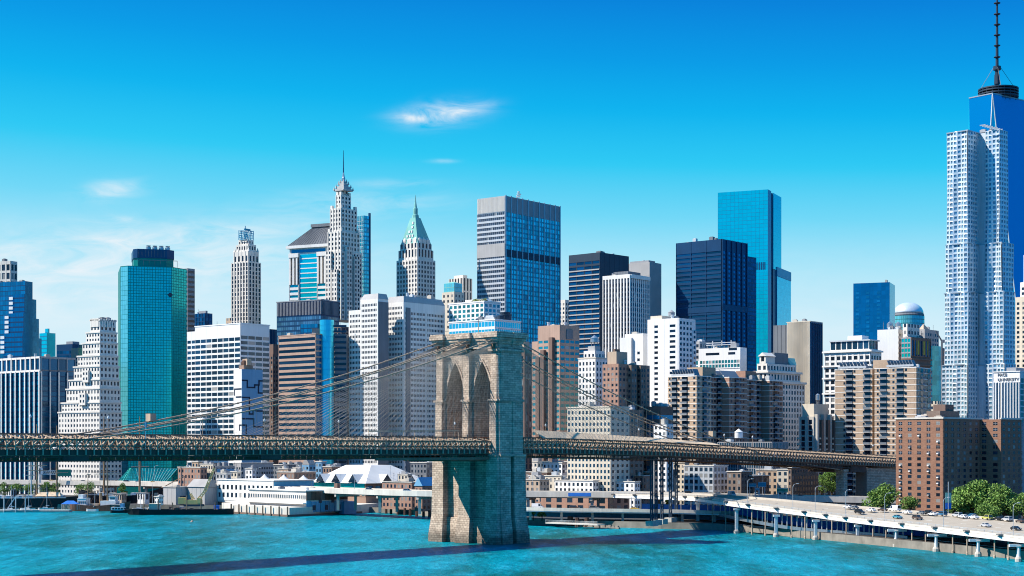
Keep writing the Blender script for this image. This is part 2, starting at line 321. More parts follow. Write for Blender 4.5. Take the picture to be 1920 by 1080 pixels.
# ------------------------------------------------------------------ building kit
def sp(cw=3.2, fh=3.7, pw=.45, bh=.45, dp=.35, db=None, g='window_glass', mode='w', top=0, frame=None):
    return dict(cw=cw, fh=fh, pw=pw, bh=bh, dp=dp, db=db if db is not None else dp * .85, g=g, mode=mode, top=top, frame=frame)
class Bd:
    """building whose nearest vertical edge stands at photo column xc; its left face runs back to column xl, its right face to xr"""
    def __init__(s, name, label, cat, xl, xc, xr, yt, Y, a=40, G=3.0, group=None):
        s.a = R(a); s.sa, s.ca = math.sin(s.a), math.cos(s.a); s.Y = Y; s.X = PX(xc, Y); s.G = G
        s.wl = s.ly(xl); s.wr = s.lx(xr); s.H = PZ(yt, Y) - G
        s.o = thing(name, label, cat, (s.X, Y, G), math.pi / 2 - s.a, group)
        s.mbs = {}; s.wins = []
    def ly(s, px, x=0):
        k = (px - 960) / F; return (s.X + x * s.sa - k * (s.Y + x * s.ca)) / (s.ca + k * s.sa)
    def lx(s, px, y=0):
        k = (px - 960) / F; return (k * (s.Y + y * s.sa) - s.X + y * s.ca) / (s.sa - k * s.ca)
    def z(s, py): return PZ(py, s.Y) - s.G
    def mb(s, name, m, key=None):
        k = (name, m, key)
        if k not in s.mbs: s.mbs[k] = MB()
        return s.mbs[k]
    def grid(s, p, d, n, w, z0, z1, spec, wm, ztop=None, wname='wall'):
        q = spec; w_ = s.mb(wname, wm)
        nc = max(1, round(w / q['cw'])); nr = max(1, round((z1 - z0) / q['fh'])); cw = w / nc; fh = (z1 - z0) / nr
        pw, bh, dp, db = q['pw'] * cw, q['bh'] * fh, q['dp'], q['db']
        if pw > 0:
            for i in range(nc + 1):
                a, b = i * cw - pw / 2, i * cw + pw / 2
                if i == 0: a, b = 0, max(pw / 2, .3)
                if i == nc: a, b = w - max(pw / 2, .3), w
                w_.fbox(p, d, n, a, b, z0, ztop or z1, .0, dp)
        if bh > 0:
            for j in range(nr): w_.fbox(p, d, n, 0, w, z0 + j * fh, z0 + j * fh + bh, 0, db)
        if ztop and ztop - z1 > .05: w_.fbox(p, d, n, 0, w, z1 + .01, ztop, 0, db)
        if q['mode'] == 'n': return
        if q['mode'] == 'g':
            gm = s.mb('glazing', q['g'], (p, d))
            for j in range(nr):
                for i in range(nc): gm.fbox(p, d, n, i * cw + .02, (i + 1) * cw - .02, z0 + j * fh + .02, z0 + (j + 1) * fh - .02, .0, .05)
        else:
            for j in range(nr):
                for i in range(nc): s.wins.append((z0 + j * fh + bh, p, d, n, i * cw + pw / 2, cw - pw, fh - bh, q['g'], q['frame']))
    def tier(s, x0, y0, x1, y1, z0, z1, wm, L=None, Rt=None, wname='wall', zb=None):
        """one storey block with its two visible facades; zb: lowest level that gets windows"""
        s.mb(wname, wm).box(x0, y0, z0, x1, y1, z1)
        zz = max(z0, zb) if zb is not None else z0
        if L: s.grid((x0, y0), (0, 1), (-1, 0), y1 - y0, zz, z1 - L['top'], dict(L, dp=L['dp'] * .55, db=L['db'] * .55), wm, z1, wname)
        if Rt: s.grid((x0, y0), (1, 0), (0, -1), x1 - x0, zz, z1 - Rt['top'], dict(Rt, dp=Rt['dp'] * .35, db=Rt['db'] * .35), wm, z1, wname)
        return s
    def body(s, wm, L=None, Rt=None, yb=None, wmR=None):
        zb = s.z(yb) if yb else None
        return s.tier(0, 0, s.wr, s.wl, 0, s.H, wm, L, Rt, zb=zb)
    def box(s, name, m, x0, y0, z0, x1, y1, z1): s.mb(name, m).box(x0, y0, z0, x1, y1, z1); return s
    def parapet(s, m, h=1.2, name='parapet', t=.5, x0=0, y0=0, x1=None, y1=None, z=None):
        x1 = s.wr if x1 is None else x1; y1 = s.wl if y1 is None else y1; z = s.H if z is None else z; b = s.mb(name, m)
        e = .45
        b.box(x0 - e, y0 - e, z + .01, x1 + e, y0 + t, z + h); b.box(x0 - e, y1 - t, z + .01, x1 + e, y1 + e, z + h)
        b.box(x0 - e, y0 + t, z + .01, x0 + t, y1 - t, z + h - .03); b.box(x1 - t, y0 + t, z + .01, x1 + e, y1 - t, z + h - .03); return s
    def clutter(s, n=5, z=None, x0=0, y0=0, x1=None, y1=None, seed=0, hm=3.0):
        """roof machinery: each box, fan and aerial is a part"""
        rn = random.Random(seed + int(s.X * 7)); x1 = s.wr if x1 is None else x1; y1 = s.wl if y1 is None else y1; z = s.H if z is None else z
        for i in range(n):
            w, dd, h = rn.uniform(1.5, 4.5), rn.uniform(1.5, 4.5), rn.uniform(.8, hm); x = rn.uniform(x0 + 1, max(x0 + 1.1, x1 - w - 1)); y = rn.uniform(y0 + 1, max(y0 + 1.1, y1 - dd - 1))
            k = rn.random(); m = MB()
            if k < .6: m.box(x, y, z + .25, x + w, y + dd, z + h).box(x + .3, y + .3, z - .02, x + w - .3, y + dd - .3, z + .25); m.box(x + w * .2, y + dd * .2, z + h, x + w * .8, y + dd * .8, z + h + .35); m.build('roof_unit', rn.choice(['grey', 'aluminium', 'concrete', 'dark_grey']), s.o)
            elif k < .8: m.lathe(x + 1, y + 1, [(.9, z), (.9, z + h * .7), (1.1, z + h * .75), (1.1, z + h)], 10); m.build('roof_fan', 'aluminium', s.o)
            else: m.tube([(x, y, z), (x, y, z + h + 3.5)], .09, 5).bar((x - .9, y, z + h + 2), (x + .9, y, z + h + 2), .07).bar((x - .6, y, z + h + 3), (x + .6, y, z + h + 3), .07); m.build('aerial', 'dark_grey', s.o)
        return s
    def tank(s, x, y, z, r=2.0, h=4.0, m='timber'):
        l = MB()
        for k in range(4): l.bar((x + r * .7 * math.cos(k * 1.571 + .78), y + r * .7 * math.sin(k * 1.571 + .78), z - .05), (x + r * .7 * math.cos(k * 1.571 + .78), y + r * .7 * math.sin(k * 1.571 + .78), z + 2.5), .25)
        t = MB().lathe(x, y, [(r, z + 2.5), (r, z + 2.5 + h), (r * 1.08, z + 2.5 + h), (.1, z + 2.5 + h + r * .8)], 14).build('water_tank', m, s.o)
        l.build('stand', 'dark_grey', t); return s
    def done(s, maxw=100, wname='window'):
        for (nm, m, key), b in s.mbs.items(): 
            if b.v: b.build(nm, m, s.o)
        if s.wins:
            ws = sorted(s.wins, key=lambda t: -t[0]); cache = {}; rest = {}
            for i, (zz, p, d, n, s0, ww, hh, g, fr) in enumerate(ws):
                if i < maxw:
                    key = (round(ww, 2), round(hh, 2), g, fr)
                    if key not in cache:
                        b = MB().box(-ww / 2, -.07, 0, ww / 2, 0, hh)
                        if fr:
                            b.m = 1; b.box(-.07, -.14, 0, .07, -.07, hh); b.box(-ww / 2, -.14, hh * .48, -.075, -.07, hh * .48 + .13); b.box(.075, -.14, hh * .48, ww / 2, -.07, hh * .48 + .13)
                        cache[key] = b.mesh('window', *((g, fr) if fr else (g,)))
                    o = bpy.data.objects.new(wname, cache[key]); COL.objects.link(o); o.parent = s.o
                    c = s0 + ww / 2; o.location = (p[0] + d[0] * c, p[1] + d[1] * c, zz); o.rotation_euler = (0, 0, math.atan2(n[1], n[0]) + math.pi / 2)
                else: rest.setdefault(g, MB()).fbox(p, d, n, s0, s0 + ww, zz, zz + hh, 0, .07)
            for g, b in rest.items(): b.build(wname, g, s.o, kind='stuff')
        return s.o

# ------------------------------------------------------------------ ground and water
SHORE = [(330, 150), (215, 437), (175, 540), (108, 714), (95, 741), (70, 752), (10, 792), (-25, 850), (-70, 935), (-110, 962), (-420, 1022), (-3000, 1200)]
mb = MB(); n = len(SHORE)
pts = SHORE + [(-30000, 9000), (-30000, 45000), (30000, 45000), (30000, 150)]
mb.add([(x, y, 3.04) for x, y in pts], [tuple(range(len(pts)))]); struct('ground', mb, 'land')
mb = MB()
for (x0, y0), (x1, y1) in zip(SHORE, SHORE[1:]):
    d = Vector((x1 - x0, y1 - y0)).normalized(); r = Vector((-d.y, d.x)) * -1
    mb.add([(x0, y0, -4), (x1, y1, -4), (x1, y1, 3.03), (x0, y0, 3.03), (x0 + r.x, y0 + r.y, -4), (x1 + r.x, y1 + r.y, -4), (x1 + r.x, y1 + r.y, 3.03), (x0 + r.x, y0 + r.y, 3.03)], [(0, 1, 2, 3), (7, 6, 5, 4), (0, 3, 7, 4), (1, 5, 6, 2), (3, 2, 6, 7)])
struct('quay_wall', mb, 'rock')
mb = MB().add([(-30000, -3000, 0), (30000, -3000, 0), (30000, 45000, 0), (-30000, 45000, 0)], [(0, 1, 2, 3)]); struct('water', mb, 'water')

# ------------------------------------------------------------------ the skyline, left to right
def bld(*a, **k): return Bd(*a, **k)
RIB = lambda cw=30, fh=3.9, bh=.5, g='window_glass', **k: sp(cw=cw, fh=fh, pw=.02, bh=bh, g=g, **k)

# dark office block with white vertical fins
b = bld('office_block', 'dark glass office block with white vertical fins, cut by the left edge', 'building', -70, 76, 141, 668, 1205)
b.tier(0, 0, b.wr, b.wl, 0, b.H, 'dark_grey')
b.grid((0, 0), (0, 1), (-1, 0), b.wl, 0, b.H - 11, sp(cw=6.2, fh=3.8, pw=.13, bh=.28, dp=.9, db=.12, g='glass_blue', mode='g'), 'navy_metal', None, 'spandrel')
b.grid((0, 0), (0, 1), (-1, 0), b.wl, b.H - 10, b.H - 1.5, sp(cw=6.2, fh=8.5, pw=.2, bh=.0, dp=.9, g='glass_navy', mode='g'), 'white', b.H)
b.mb('wall', 'white').fbox((0, 0), (0, 1), (-1, 0), 0, b.wl, b.H - 11.5, b.H - 10, 0, .8)
for i in range(int(b.wl / 6.2) + 2): b.mb('fin', 'white').fbox((0, 0), (0, 1), (-1, 0), i * b.wl / round(b.wl / 6.2) - .55, i * b.wl / round(b.wl / 6.2) + .55, 0, b.H - 11.5, .9, 1.5)
nb = 4
b.grid((0, 0), (1, 0), (0, -1), b.wr, 0, b.H - 11, sp(cw=b.wr / nb, fh=3.8, pw=.06, bh=.22, dp=.9, db=.12, g='glass_navy', mode='g'), 'navy_metal', None, 'spandrel')
b.grid((0, 0), (1, 0), (0, -1), b.wr, b.H - 10, b.H - 1.5, sp(cw=b.wr / nb, fh=8.5, pw=.1, bh=0, dp=.9, g='glass_navy', mode='g'), 'grey', b.H)
for i in range(nb + 1): b.mb('fin', 'white').fbox((0, 0), (1, 0), (0, -1), i * b.wr / nb - .5, i * b.wr / nb + .5, 0, b.H - 11.5, .9, 1.4)
b.clutter(9, seed=3); b.done()

# blue stepped glass tower
b = bld('glass_tower', 'blue glass tower stepping down to the right with white corner lights of stone', 'building', -60, 48, 61, 527, 1300, a=22)
G1 = sp(cw=2.6, fh=3.8, pw=.08, bh=.14, dp=.12, g='glass_blue', mode='g'); G2 = sp(cw=2.6, fh=3.8, pw=.08, bh=.3, dp=.12, g='glass_deep', mode='g')
zt = b.H
b.tier(0, 0, b.wr, b.wl, b.z(680), zt, 'navy_metal', G1, G2)
for i, (pxl, py) in enumerate(((24, 552), (16, 588), (8, 626))):
    y1 = b.ly(pxl, -2 - 3 * i); y0 = b.ly(47, -2 - 3 * i)
    b.tier(-3 - 3 * i, -1.5 * (i + 1), 0, max(y0 + 4, y1), b.z(680), b.z(py), 'navy_metal', G2, G2)
    for k in range(4):
        zz = b.z(py) - 2 - k * 3.9; b.mb('stone_block', 'bright_white', (i, k)).box(-3.6 - 3 * i, max(y0 + 4, y1) - 1.2, zz - 2.4, -2.9 - 3 * i, max(y0 + 4, y1) + 2.6, zz)
for i, (pxr, py) in enumerate(((68, 558), (73, 593), (78, 629))):
    x1 = b.lx(pxr, 4 + 4 * i); b.tier(b.wr - .5, 4 + 4 * i, max(x1, b.wr + 2), 24 + 4 * i, b.z(690), b.z(py), 'navy_metal', None, G2)
b.clutter(3, seed=1); b.done()
# pale framed tower top behind it
b = bld('stone_tower', 'pale tower with large square dark windows behind the blue stepped tower', 'building', -40, 20, 32, 489, 1420, a=24)
b.body('limestone', sp(cw=5.2, fh=7.5, pw=.3, bh=.28, dp=.8, top=3), sp(cw=5.2, fh=7.5, pw=.3, bh=.28, dp=.8, top=3), yb=640); b.clutter(4, seed=5); b.done()
# small cyan block
b = bld('glass_block', 'small bright cyan glass block left of a low navy building', 'building', 74, 88, 104, 624, 1380)
S = sp(cw=2.6, fh=3.6, pw=.1, bh=.3, dp=.12, g='glass_cyan', mode='g'); b.body('cyan_frame', S, S, yb=700)
b.tier(3, 3, b.wr - 4, b.wl - 4, b.H, b.H + 4, 'cyan_frame', S, S, 'penthouse'); b.done()
b = bld('office_block', 'low navy office block between the cyan block and the white stepped tower', 'building', 106, 136, 158, 645, 1460, a=30)
b.body('navy_metal', sp(cw=4, fh=4, pw=.1, bh=.35, dp=.12, g='glass_navy', mode='g', top=6), sp(cw=4, fh=4, pw=.1, bh=.35, dp=.12, g='glass_navy', mode='g', top=6), yb=700); b.tier(6, 6, 14, 14, b.H, b.H + 3, 'grey', wname='penthouse'); b.done()
b = bld('brick_building', 'small tan block peeping out left of the white stepped tower', 'building', 134, 147, 160, 652, 1300); b.body('tan', sp(cw=4, fh=3.6, pw=.6, bh=.55, top=8), sp(cw=4, fh=3.6, pw=.6, bh=.55, top=8), yb=700); b.clutter(2); b.done()

# white stepped pyramid of an office tower
b = bld('stepped_tower', 'white stone tower stepped like a ziggurat with small square windows', 'building', 110, 187, 222, 772, 1170, a=36)
S = sp(cw=3.3, fh=3.75, pw=.5, bh=.48, dp=.45, top=1.4)
tiers = [(110, 772, 0), (116, 754, 1.4), (125, 728, 2.8), (130, 711, 4.2), (139, 686, 5.6), (146, 666, 7), (155, 642, 8.5), (162, 622, 10), (170, 599, 12)]
zb = 0
for i, (pl, pt, e) in enumerate(tiers):
    ex = e * .16; y1 = b.ly(pl, ex); b.tier(ex, ex, b.wr + 3 - ex * 2, y1, zb, b.z(pt), 'cream_white', S, S)
    b.mb('ledge', 'limestone').box(ex - .7, ex - .7, b.z(pt) - .6, b.wr + 3.3 - ex * 2, y1 + .7, b.z(pt) + .5)
    zb = b.z(pt) - .2
    if i in (2, 4):   # shallow bays standing proud of the front
        yc = y1 * (.62 if i % 2 else .38)
        b.tier(ex - 2.0, yc, ex - .5, yc + 6.5, max(0, b.z(tiers[i - 1][1]) - 2), b.z(pt) - 3, 'cream_white', sp(cw=3.2, fh=3.75, pw=.5, bh=.48, dp=.45, top=1.4), None)
e = 12 * .16; yt = b.ly(170, e); xt = b.wr + 3 - e * 2
for k in range(6): b.mb('crown_fin', 'cream_white').box(e - .7, e + 1 + k * (yt - e - 2) / 5.5, b.z(612), e - .02, e + 2.4 + k * (yt - e - 2) / 5.5, b.z(598.5) + 1)
for k in range(6): b.mb('crown_fin', 'cream_white').box(e + 1 + k * (xt - e - 3) / 5, e - .7, b.z(612), e + 2.3 + k * (xt - e - 3) / 5, e - .02, b.z(598.5) + .6)
b.clutter(3, z=b.z(599), x0=e, y0=e, x1=xt, y1=yt, seed=2); b.done()

# teal glass tower with chamfered corners
b = bld('teal_tower', 'teal glass tower with chamfered corners and a dark machine house on its roof', 'building', 222, 240, 364, 498, 1262, a=74)
w, dd = b.lx(350), 52; ch = 11; xr_ = b.lx(322)
poly = [(0, 0), (xr_, 0), (b.lx(350, 14), 14), (b.lx(350, 14), dd), (-5.5, dd + 4), (-5.5, 7.2)]
H = b.H; b.mb('wall', 'teal_frame').prism([(x + .0, y) for x, y in poly], 0, H)
def edge(b, p, q):
    p = Vector(p); q = Vector(q); d = (q - p); w = d.length; d.normalize(); return tuple(p), tuple(d), (d.y, -d.x), w
for (p, q), g, wm in (((poly[0], poly[1]), 'glass_teal', 'teal_frame'), ((poly[1], poly[2]), 'glass_teal', 'teal_frame'), ((poly[5], poly[0]), 'glass_teal_pale', 'teal_frame'), ((poly[2], poly[3]), 'glass_teal', 'teal_frame')):  # sunlit left chamfer: its brightness put into a paler glass colour
    p_, d_, n_, w_ = edge(b, p, q); b.grid(p_, d_, n_, w_, 0, H - .6, sp(cw=2.15, fh=2.15 if g == 'glass_teal' else 3.8, pw=.2 if g == 'glass_teal' else .04, bh=.2 if g == 'glass_teal' else .05, dp=.10, g=g, mode='g'), wm, H)
b.mb('diamond_vent', 'navy_metal').prism([(0, -.3), (1.8, -.3), (1.8, -.1), (0, -.1)], 0, .01) if False else None
xv = xr_ * .965; b.mb('diamond_vent', 'black_metal').add([(xv, -.3, b.z(546)), (xv - 2.3, -.3, b.z(551)), (xv, -.3, b.z(556)), (xv + 2.3, -.3, b.z(551)), (xv, -.1, b.z(546)), (xv - 2.3, -.1, b.z(551)), (xv, -.1, b.z(556)), (xv + 2.3, -.1, b.z(551))], [(0, 1, 2, 3), (4, 7, 6, 5), (0, 4, 5, 1), (1, 5, 6, 2), (2, 6, 7, 3), (3, 7, 4, 0)])
x0, x1 = b.lx(250, 8), b.lx(327, 8); zt = b.z(464)
pp = [(x0, 10), (x0 + 3, 6), (x1 - 6, 6), (x1, 11), (x1, 40), (x0, 40)]
b.mb('machine_house', 'navy_metal').prism(pp, b.z(481), zt); b.mb('machine_house_base', 'teal_frame').prism([(x * .97 + .6, y + .8) for x, y in pp], H, b.z(481))
for k in range(9): b.mb('louvre', 'dark_grey').box(x0 + 4 + k * (x1 - x0 - 11) / 8.5, 5.75, b.z(481) + 1, x0 + 4.25 + k * (x1 - x0 - 11) / 8.5, 6, zt - 1)
for k in range(4): MB().lathe(x0 + 12 + k * 5, 12, [(2, zt), (2, zt + 2.2), (1.5, zt + 2.5), (1.8, zt + 3.5)], 12).build('cooling_fan', 'steel', b.o)
for k in range(9): b.mb('walkway', 'dark_grey').bar((x0 - 1 + k * (x1 - x0 + 3) / 8, 4, H), (x0 - 1 + k * (x1 - x0 + 3) / 8, 4, b.z(486)), .25)
b.mb('walkway', 'dark_grey').box(x0 - 1, 3.8, b.z(486), x1 + 2, 4.2, b.z(486) + .4)
b.done()
# sloped glass atrium at its foot
c = thing('glass_atrium', 'sloped teal glass atrium at the foot of the teal tower', 'atrium', (PX(222, 1140), 1140, 3))
def quadgrid(name, parent, a, b_, c_, d_, nu, nv, g, fr, t=.22):
    """panes (one island each) between four corners with glazing bars"""
    A, B, C_, D = map(Vector, (a, b_, c_, d_)); m = MB(); f = MB()
    P = lambda u, v: (A * (1 - u) + B * u) * (1 - v) + (D * (1 - u) + C_ * u) * v
    nrm = (B - A).cross(D - A).normalized() * .12
    for i in range(nu):
        for j in range(nv):
            q = [P(i / nu, j / nv), P((i + 1) / nu, j / nv), P((i + 1) / nu, (j + 1) / nv), P(i / nu, (j + 1) / nv)]
            m.add(q + [v - nrm for v in q], [(0, 1, 2, 3), (7, 6, 5, 4), (0, 4, 5, 1), (1, 5, 6, 2), (2, 6, 7, 3), (3, 7, 4, 0)])
    for i in range(nu + 1): f.bar(P(i / nu, 0), P(i / nu, 1), t)
    for j in range(nv + 1): f.bar(P(0, j / nv), P(1, j / nv), t)
    m.build('glazing', g, parent); f.build('glazing_bar', fr, parent)
k = 1140 / 3000; zz = lambda py: 38 + (840 - py) * k - 3
quadgrid('x', c, (-6 * k, 0, zz(907)), (40 * k, -4, zz(907)), (22 * k, 8, zz(878)), (16 * k, 8, zz(878)), 8, 6, 'glass_teal_dark', 'teal_frame')
quadgrid('x', c, (40 * k, -4, zz(907)), (85 * k, -2, zz(909)), (103 * k, 14, zz(879)), (22 * k, 8, zz(878)), 14, 5, 'glass_teal_dark', 'copper_green')
MB().prism([(-4 * k, .5), (40 * k, -3.5), (84 * k, -1.5), (103 * k, 16), (0, 20)], 0, zz(907)).build('base', 'teal_frame', c)

# striped block right behind the teal tower
b = bld('striped_block', 'narrow grey block with wavy white bands hugging the teal tower', 'building', 330, 352, 365, 503, 1360)
b.body('grey', RIB(g='glass_dark', dp=.5, top=2, fh=4.2), RIB(g='glass_dark', dp=.5, top=2, fh=4.2), yb=830); b.done()
b = bld('office_block', 'dark block with brown piers peeping over the white ribbon-window block', 'building', 362, 385, 398, 587, 1500)
b.body('navy_metal', sp(cw=5, fh=4, pw=.25, bh=.2, g='glass_navy', mode='g', dp=.6), sp(cw=5, fh=4, pw=.3, bh=.2, g='glass_navy', mode='g', dp=.6), yb=660)
b.box('roof_slab', 'grey', 2, 2, b.H, b.wr - 4, b.wl - 6, b.H + 2.5); b.clutter(3); b.done()
b = bld('brick_building', 'dark brown stepped block wedged beside the white ribbon-window block', 'building', 488, 512, 521, 664, 1260); b.body('dark_brown', sp(cw=3, fh=3.6, top=2), sp(cw=3, fh=3.6, top=2), yb=840); b.tier(2, 2, 9, 12, b.H, b.H + 8, 'dark_brown', wname='penthouse'); b.done()
b = bld('office_block', 'slim navy slab with vertical ribs standing behind the white ribbon-window block', 'building', 488, 506, 524, 617, 1330); b.body('navy_metal', sp(cw=3, fh=20, pw=.3, bh=.02, g='glass_navy', mode='g', dp=.5), sp(cw=3, fh=20, pw=.3, bh=.02, g='glass_navy', mode='g', dp=.5), yb=840); b.done()

# white ribbon-window block
b = bld('office_block', 'white office block with bands of wide windows and a tall blank top', 'building', 366, 451, 505, 607, 1170)
SL = sp(cw=6.2, fh=3.95, pw=.09, bh=.36, dp=.4, db=.35, top=b.H - b.z(632)); SR = sp(cw=6.6, fh=3.95, pw=.08, bh=.38, dp=.5, db=.45, top=b.H - b.z(629)); SR['g'] = SL['g'] = 'glass_slate'
b.body('bright_white', SL, SR); b.tier(0.6, b.wl, b.wr - 2, b.ly(350), 0, b.z(615), 'bright_white', sp(cw=5, fh=3.95, pw=.16, bh=.42, dp=.5, top=b.H - b.z(632) - 3, g='glass_slate'), None)
b.parapet('bright_white', .8); b.clutter(7, seed=4, hm=2); b.done()

# slender stone tower with lattice mast
b = bld('stone_tower', 'slender grey stone tower with tall ribs and a blue lattice on its roof', 'building', 434, 466, 489, 490, 1400, a=36)
S = sp(cw=3.4, fh=3.7, pw=.42, bh=.18, dp=.8, db=.3, top=1)
b.body('limestone', S, S, yb=625)
H = b.H; e1, e2 = 2.0, 4.5
S2 = sp(cw=4.5, fh=11, pw=.5, bh=.1, dp=.8, db=.3, top=4); b.tier(e1 * .4, e1 * .4, b.wr - e1, b.wl - e1, H, b.z(470), 'limestone', S2, S2)
S3 = sp(cw=3, fh=4.4, pw=.5, bh=.3, dp=.6, top=1.5); b.tier(e1, e1, b.wr - 2 * e1, b.wl - 2 * e1, b.z(470), b.z(457), 'limestone', S3, S3)
b.tier(e2, e2, b.wr - e2, b.wl - e2, b.z(457), b.z(447), 'limestone', S3, S3)
for (px_, py_) in ((1, 1), (b.wr - 3, 1), (1, b.wl - 3), (1, b.wl * .33), (1, b.wl * .66)): b.mb('pinnacle', 'limestone').pyramid([(px_, py_), (px_ + 2, py_), (px_ + 2, py_ + 2), (px_, py_ + 2)], b.z(470), (px_ + 1, py_ + 1, b.z(470) + 4))
lt = b.mb('roof_lattice', 'cyan_frame'); cx, cy = b.wr * .5, b.wl * .5; z0 = b.z(447)
for sx in (-5, -1.7, 1.7, 5):
    for sy in (-4, 4): lt.bar((cx + sx, cy + sy, z0), (cx + sx, cy + sy, z0 + 8.5), .4)
for k in range(5):
    for sy in (-4, 4): lt.bar((cx - 5, cy + sy, z0 + k * 2), (cx + 5, cy + sy, z0 + k * 2), .35); lt.bar((cx - 5 + k * 2, cy + sy, z0), (cx - 3 + k * 2, cy + sy, z0 + 8), .3)
    for sx in (-5, 5): lt.bar((cx + sx, cy - 4, z0 + k * 2), (cx + sx, cy + 4, z0 + k * 2), .35)
lt.bar((cx - 4, cy - 3, z0 + 8), (cx - 4, cy - 3, z0 + 12), .5)
for a_ in range(3): lt.lathe(cx - 4 + a_ * 2.4, cy - 3, [(.2, z0 + 8), (1.1, z0 + 8.6), (1.1, z0 + 9.6)], 8)
b.done()
b = bld('brick_building', 'small tan rooftop beside the foot of the slender ribbed stone tower', 'building', 424, 436, 446, 596, 1440); b.body('tan', sp(cw=4, fh=4), sp(cw=4, fh=4), yb=640); b.done()

# blank building with maze of black lines
b = bld('blank_tower', 'windowless white and blue-grey slab with a maze of black lines on its wall', 'building', 438, 453, 492, 692, 1120, a=48)
b.tier(0, 0, b.wr, b.wl, 0, b.H, 'white'); zr = b.z(705)
b.mb('side_wall', 'shade_blue').prism([(0.02, -.35), (b.wr, -.35), (b.wr, -.01), (0.02, -.01)], 0, b.H)  # blue-grey stands for the shade on this white slab's right face
ln = b.mb('wall_line', 'dark_line')
def L_(pts, face):
    for (u0, v0), (u1, v1) in zip(pts, pts[1:]):
        if face == 'R': X0, X1 = b.lx(u0), b.lx(u1); 
        else: X0, X1 = b.ly(u0), b.ly(u1)
        lo, hi = min(X0, X1) - .5, max(X0, X1) + .5; za, zb_ = min(b.z(v0), b.z(v1)) - .5, max(b.z(v0), b.z(v1)) + .5
        if face == 'R': ln.box(lo, -.55, za, hi, -.36, zb_)
        else: b.mb('wall_line', 'dark_line').box(-.2, lo, za, -.01, hi, zb_)
L_([(454, 713), (463, 713), (463, 726), (477, 726), (477, 721), (485, 721), (485, 713), (491, 713)], 'R'); L_([(484, 722), (484, 736), (491, 736)], 'R')
L_([(454, 745), (467, 745), (467, 776), (474, 776), (474, 768), (480, 768), (480, 770), (491, 770)], 'R'); L_([(454, 785), (475, 785), (475, 800), (492, 800)], 'R'); L_([(454, 797), (461, 797), (461, 813)], 'R')
L_([(452, 729), (440, 729), (440, 740)], 'L'); L_([(452, 744), (443, 744)], 'L'); L_([(452, 797), (449, 797), (449, 806)], 'L')
b.tier(3, 2, b.wr * .62, b.wl * .8, b.H, b.z(684), 'brown', wname='penthouse'); b.tier(b.wr * .3, 1, b.wr * .5, 7, b.z(684), b.z(672), 'tan', wname='roof_tower'); MB().lathe(b.wr * .42, 5, [(3.5, b.z(684)), (3.5, b.z(676)), (2, b.z(673)), (.3, b.z(671))], 12).build('roof_drum', 'rust', b.o)
b.clutter(6, seed=9); b.done()

# louvre-topped glass block, pink banded block and the round glass corner
b = bld('office_block', 'bluish glass block with a dark louvred crown behind the pink banded block', 'building', 519, 602, 636, 563, 1290, a=30)
S = sp(cw=2.2, fh=3.9, pw=.12, bh=.35, dp=.2, g='glass_sky', mode='g', top=b.H - b.z(592)); S['g'] = 'glass_mist'
b.body('navy_metal', S, S, yb=840)
for f, w in (('L', b.wl), ('R', b.wr)):
    n = int(w / 1.5)
    for i in range(n): b.mb('crown_louvre', 'grey').fbox((0, 0), (0, 1) if f == 'L' else (1, 0), (-1, 0) if f == 'L' else (0, -1), (i + .1) * w / n, (i + .42) * w / n, b.z(589), b.H - .5, .2, .55)
b.parapet('grey', .8); b.clutter(4, seed=8); b.done()
b = bld('banded_block', 'pink-brown office block with alternating stone bands and dark ribbon windows', 'building', 523, 592, 603, 627, 1142, a=40)
b.body('brown_band', RIB(cw=200, fh=4.15, bh=.46, g='glass_dark', dp=.6, top=1.8), sp(cw=20, fh=4.15, pw=.05, bh=.3, g='glass_navy', dp=.3, mode='g')); b.parapet('brown_band', .7); b.clutter(4, seed=6); b.done()
# rounded cyan glass shaft
Yc = 1150; c = thing('glass_shaft', 'rounded pale cyan glass shaft beside the pink banded block', 'building', (PX(613, Yc), Yc, 3)); gm = MB(); fm = MB(); r_ = 5.2
zt = PZ(600, Yc) - 3
for j in range(int(zt / 3.9)):
    for i in range(12):
        t0, t1 = R(180 + i * 15), R(180 + (i + 1) * 15); z0, z1 = j * zt / int(zt / 3.9), (j + 1) * zt / int(zt / 3.9) - .15
        q = [(r_ * math.cos(t0), r_ * math.sin(t0)), (r_ * math.cos(t1), r_ * math.sin(t1)), (r_ * .96 * math.cos(t1), r_ * .96 * math.sin(t1)), (r_ * .96 * math.cos(t0), r_ * .96 * math.sin(t0))]
        gm.prism(q, z0, z1)
gm.build('glazing', 'glass_cyan_pale', c); fm.lathe(0, 0, [(r_ * .93, 0), (r_ * .93, zt)], 24).build('core', 'cyan_frame', c)
for px0, px1, m in ((-11, -5, 0), (5, 14, 1)): MB().box(px0 + (.5 if m else 0), 1, 0, px1, 12, zt - (6 if not m else 10)).build('side_wall', 'dark_grey', c)
fm = MB()
for j in range(int(zt / 3.9)): fm.box(5, .6, j * 3.9 + 1, 14, .99, j * 3.9 + 2.6)
fm.build('window_band', 'glass_dark', c)
b = bld('glass_block', 'blue glass top storeys stepping above the pink banded block', 'building', 563, 596, 602, 607, 1235, a=22); S = sp(cw=3, fh=3.9, pw=.08, bh=.2, dp=.15, g='glass_blue', mode='g'); b.body('navy_metal', S, S, yb=660); b.done()
b = bld('office_block', 'dark blue-brown block between the round glass shaft and the white bay block', 'building', 626, 640, 656, 612, 1260); S = sp(cw=4, fh=3.9, pw=.2, bh=.4, g='glass_dark', top=1); b.body('dark_brick', S, S, yb=830); b.clutter(2); b.done()

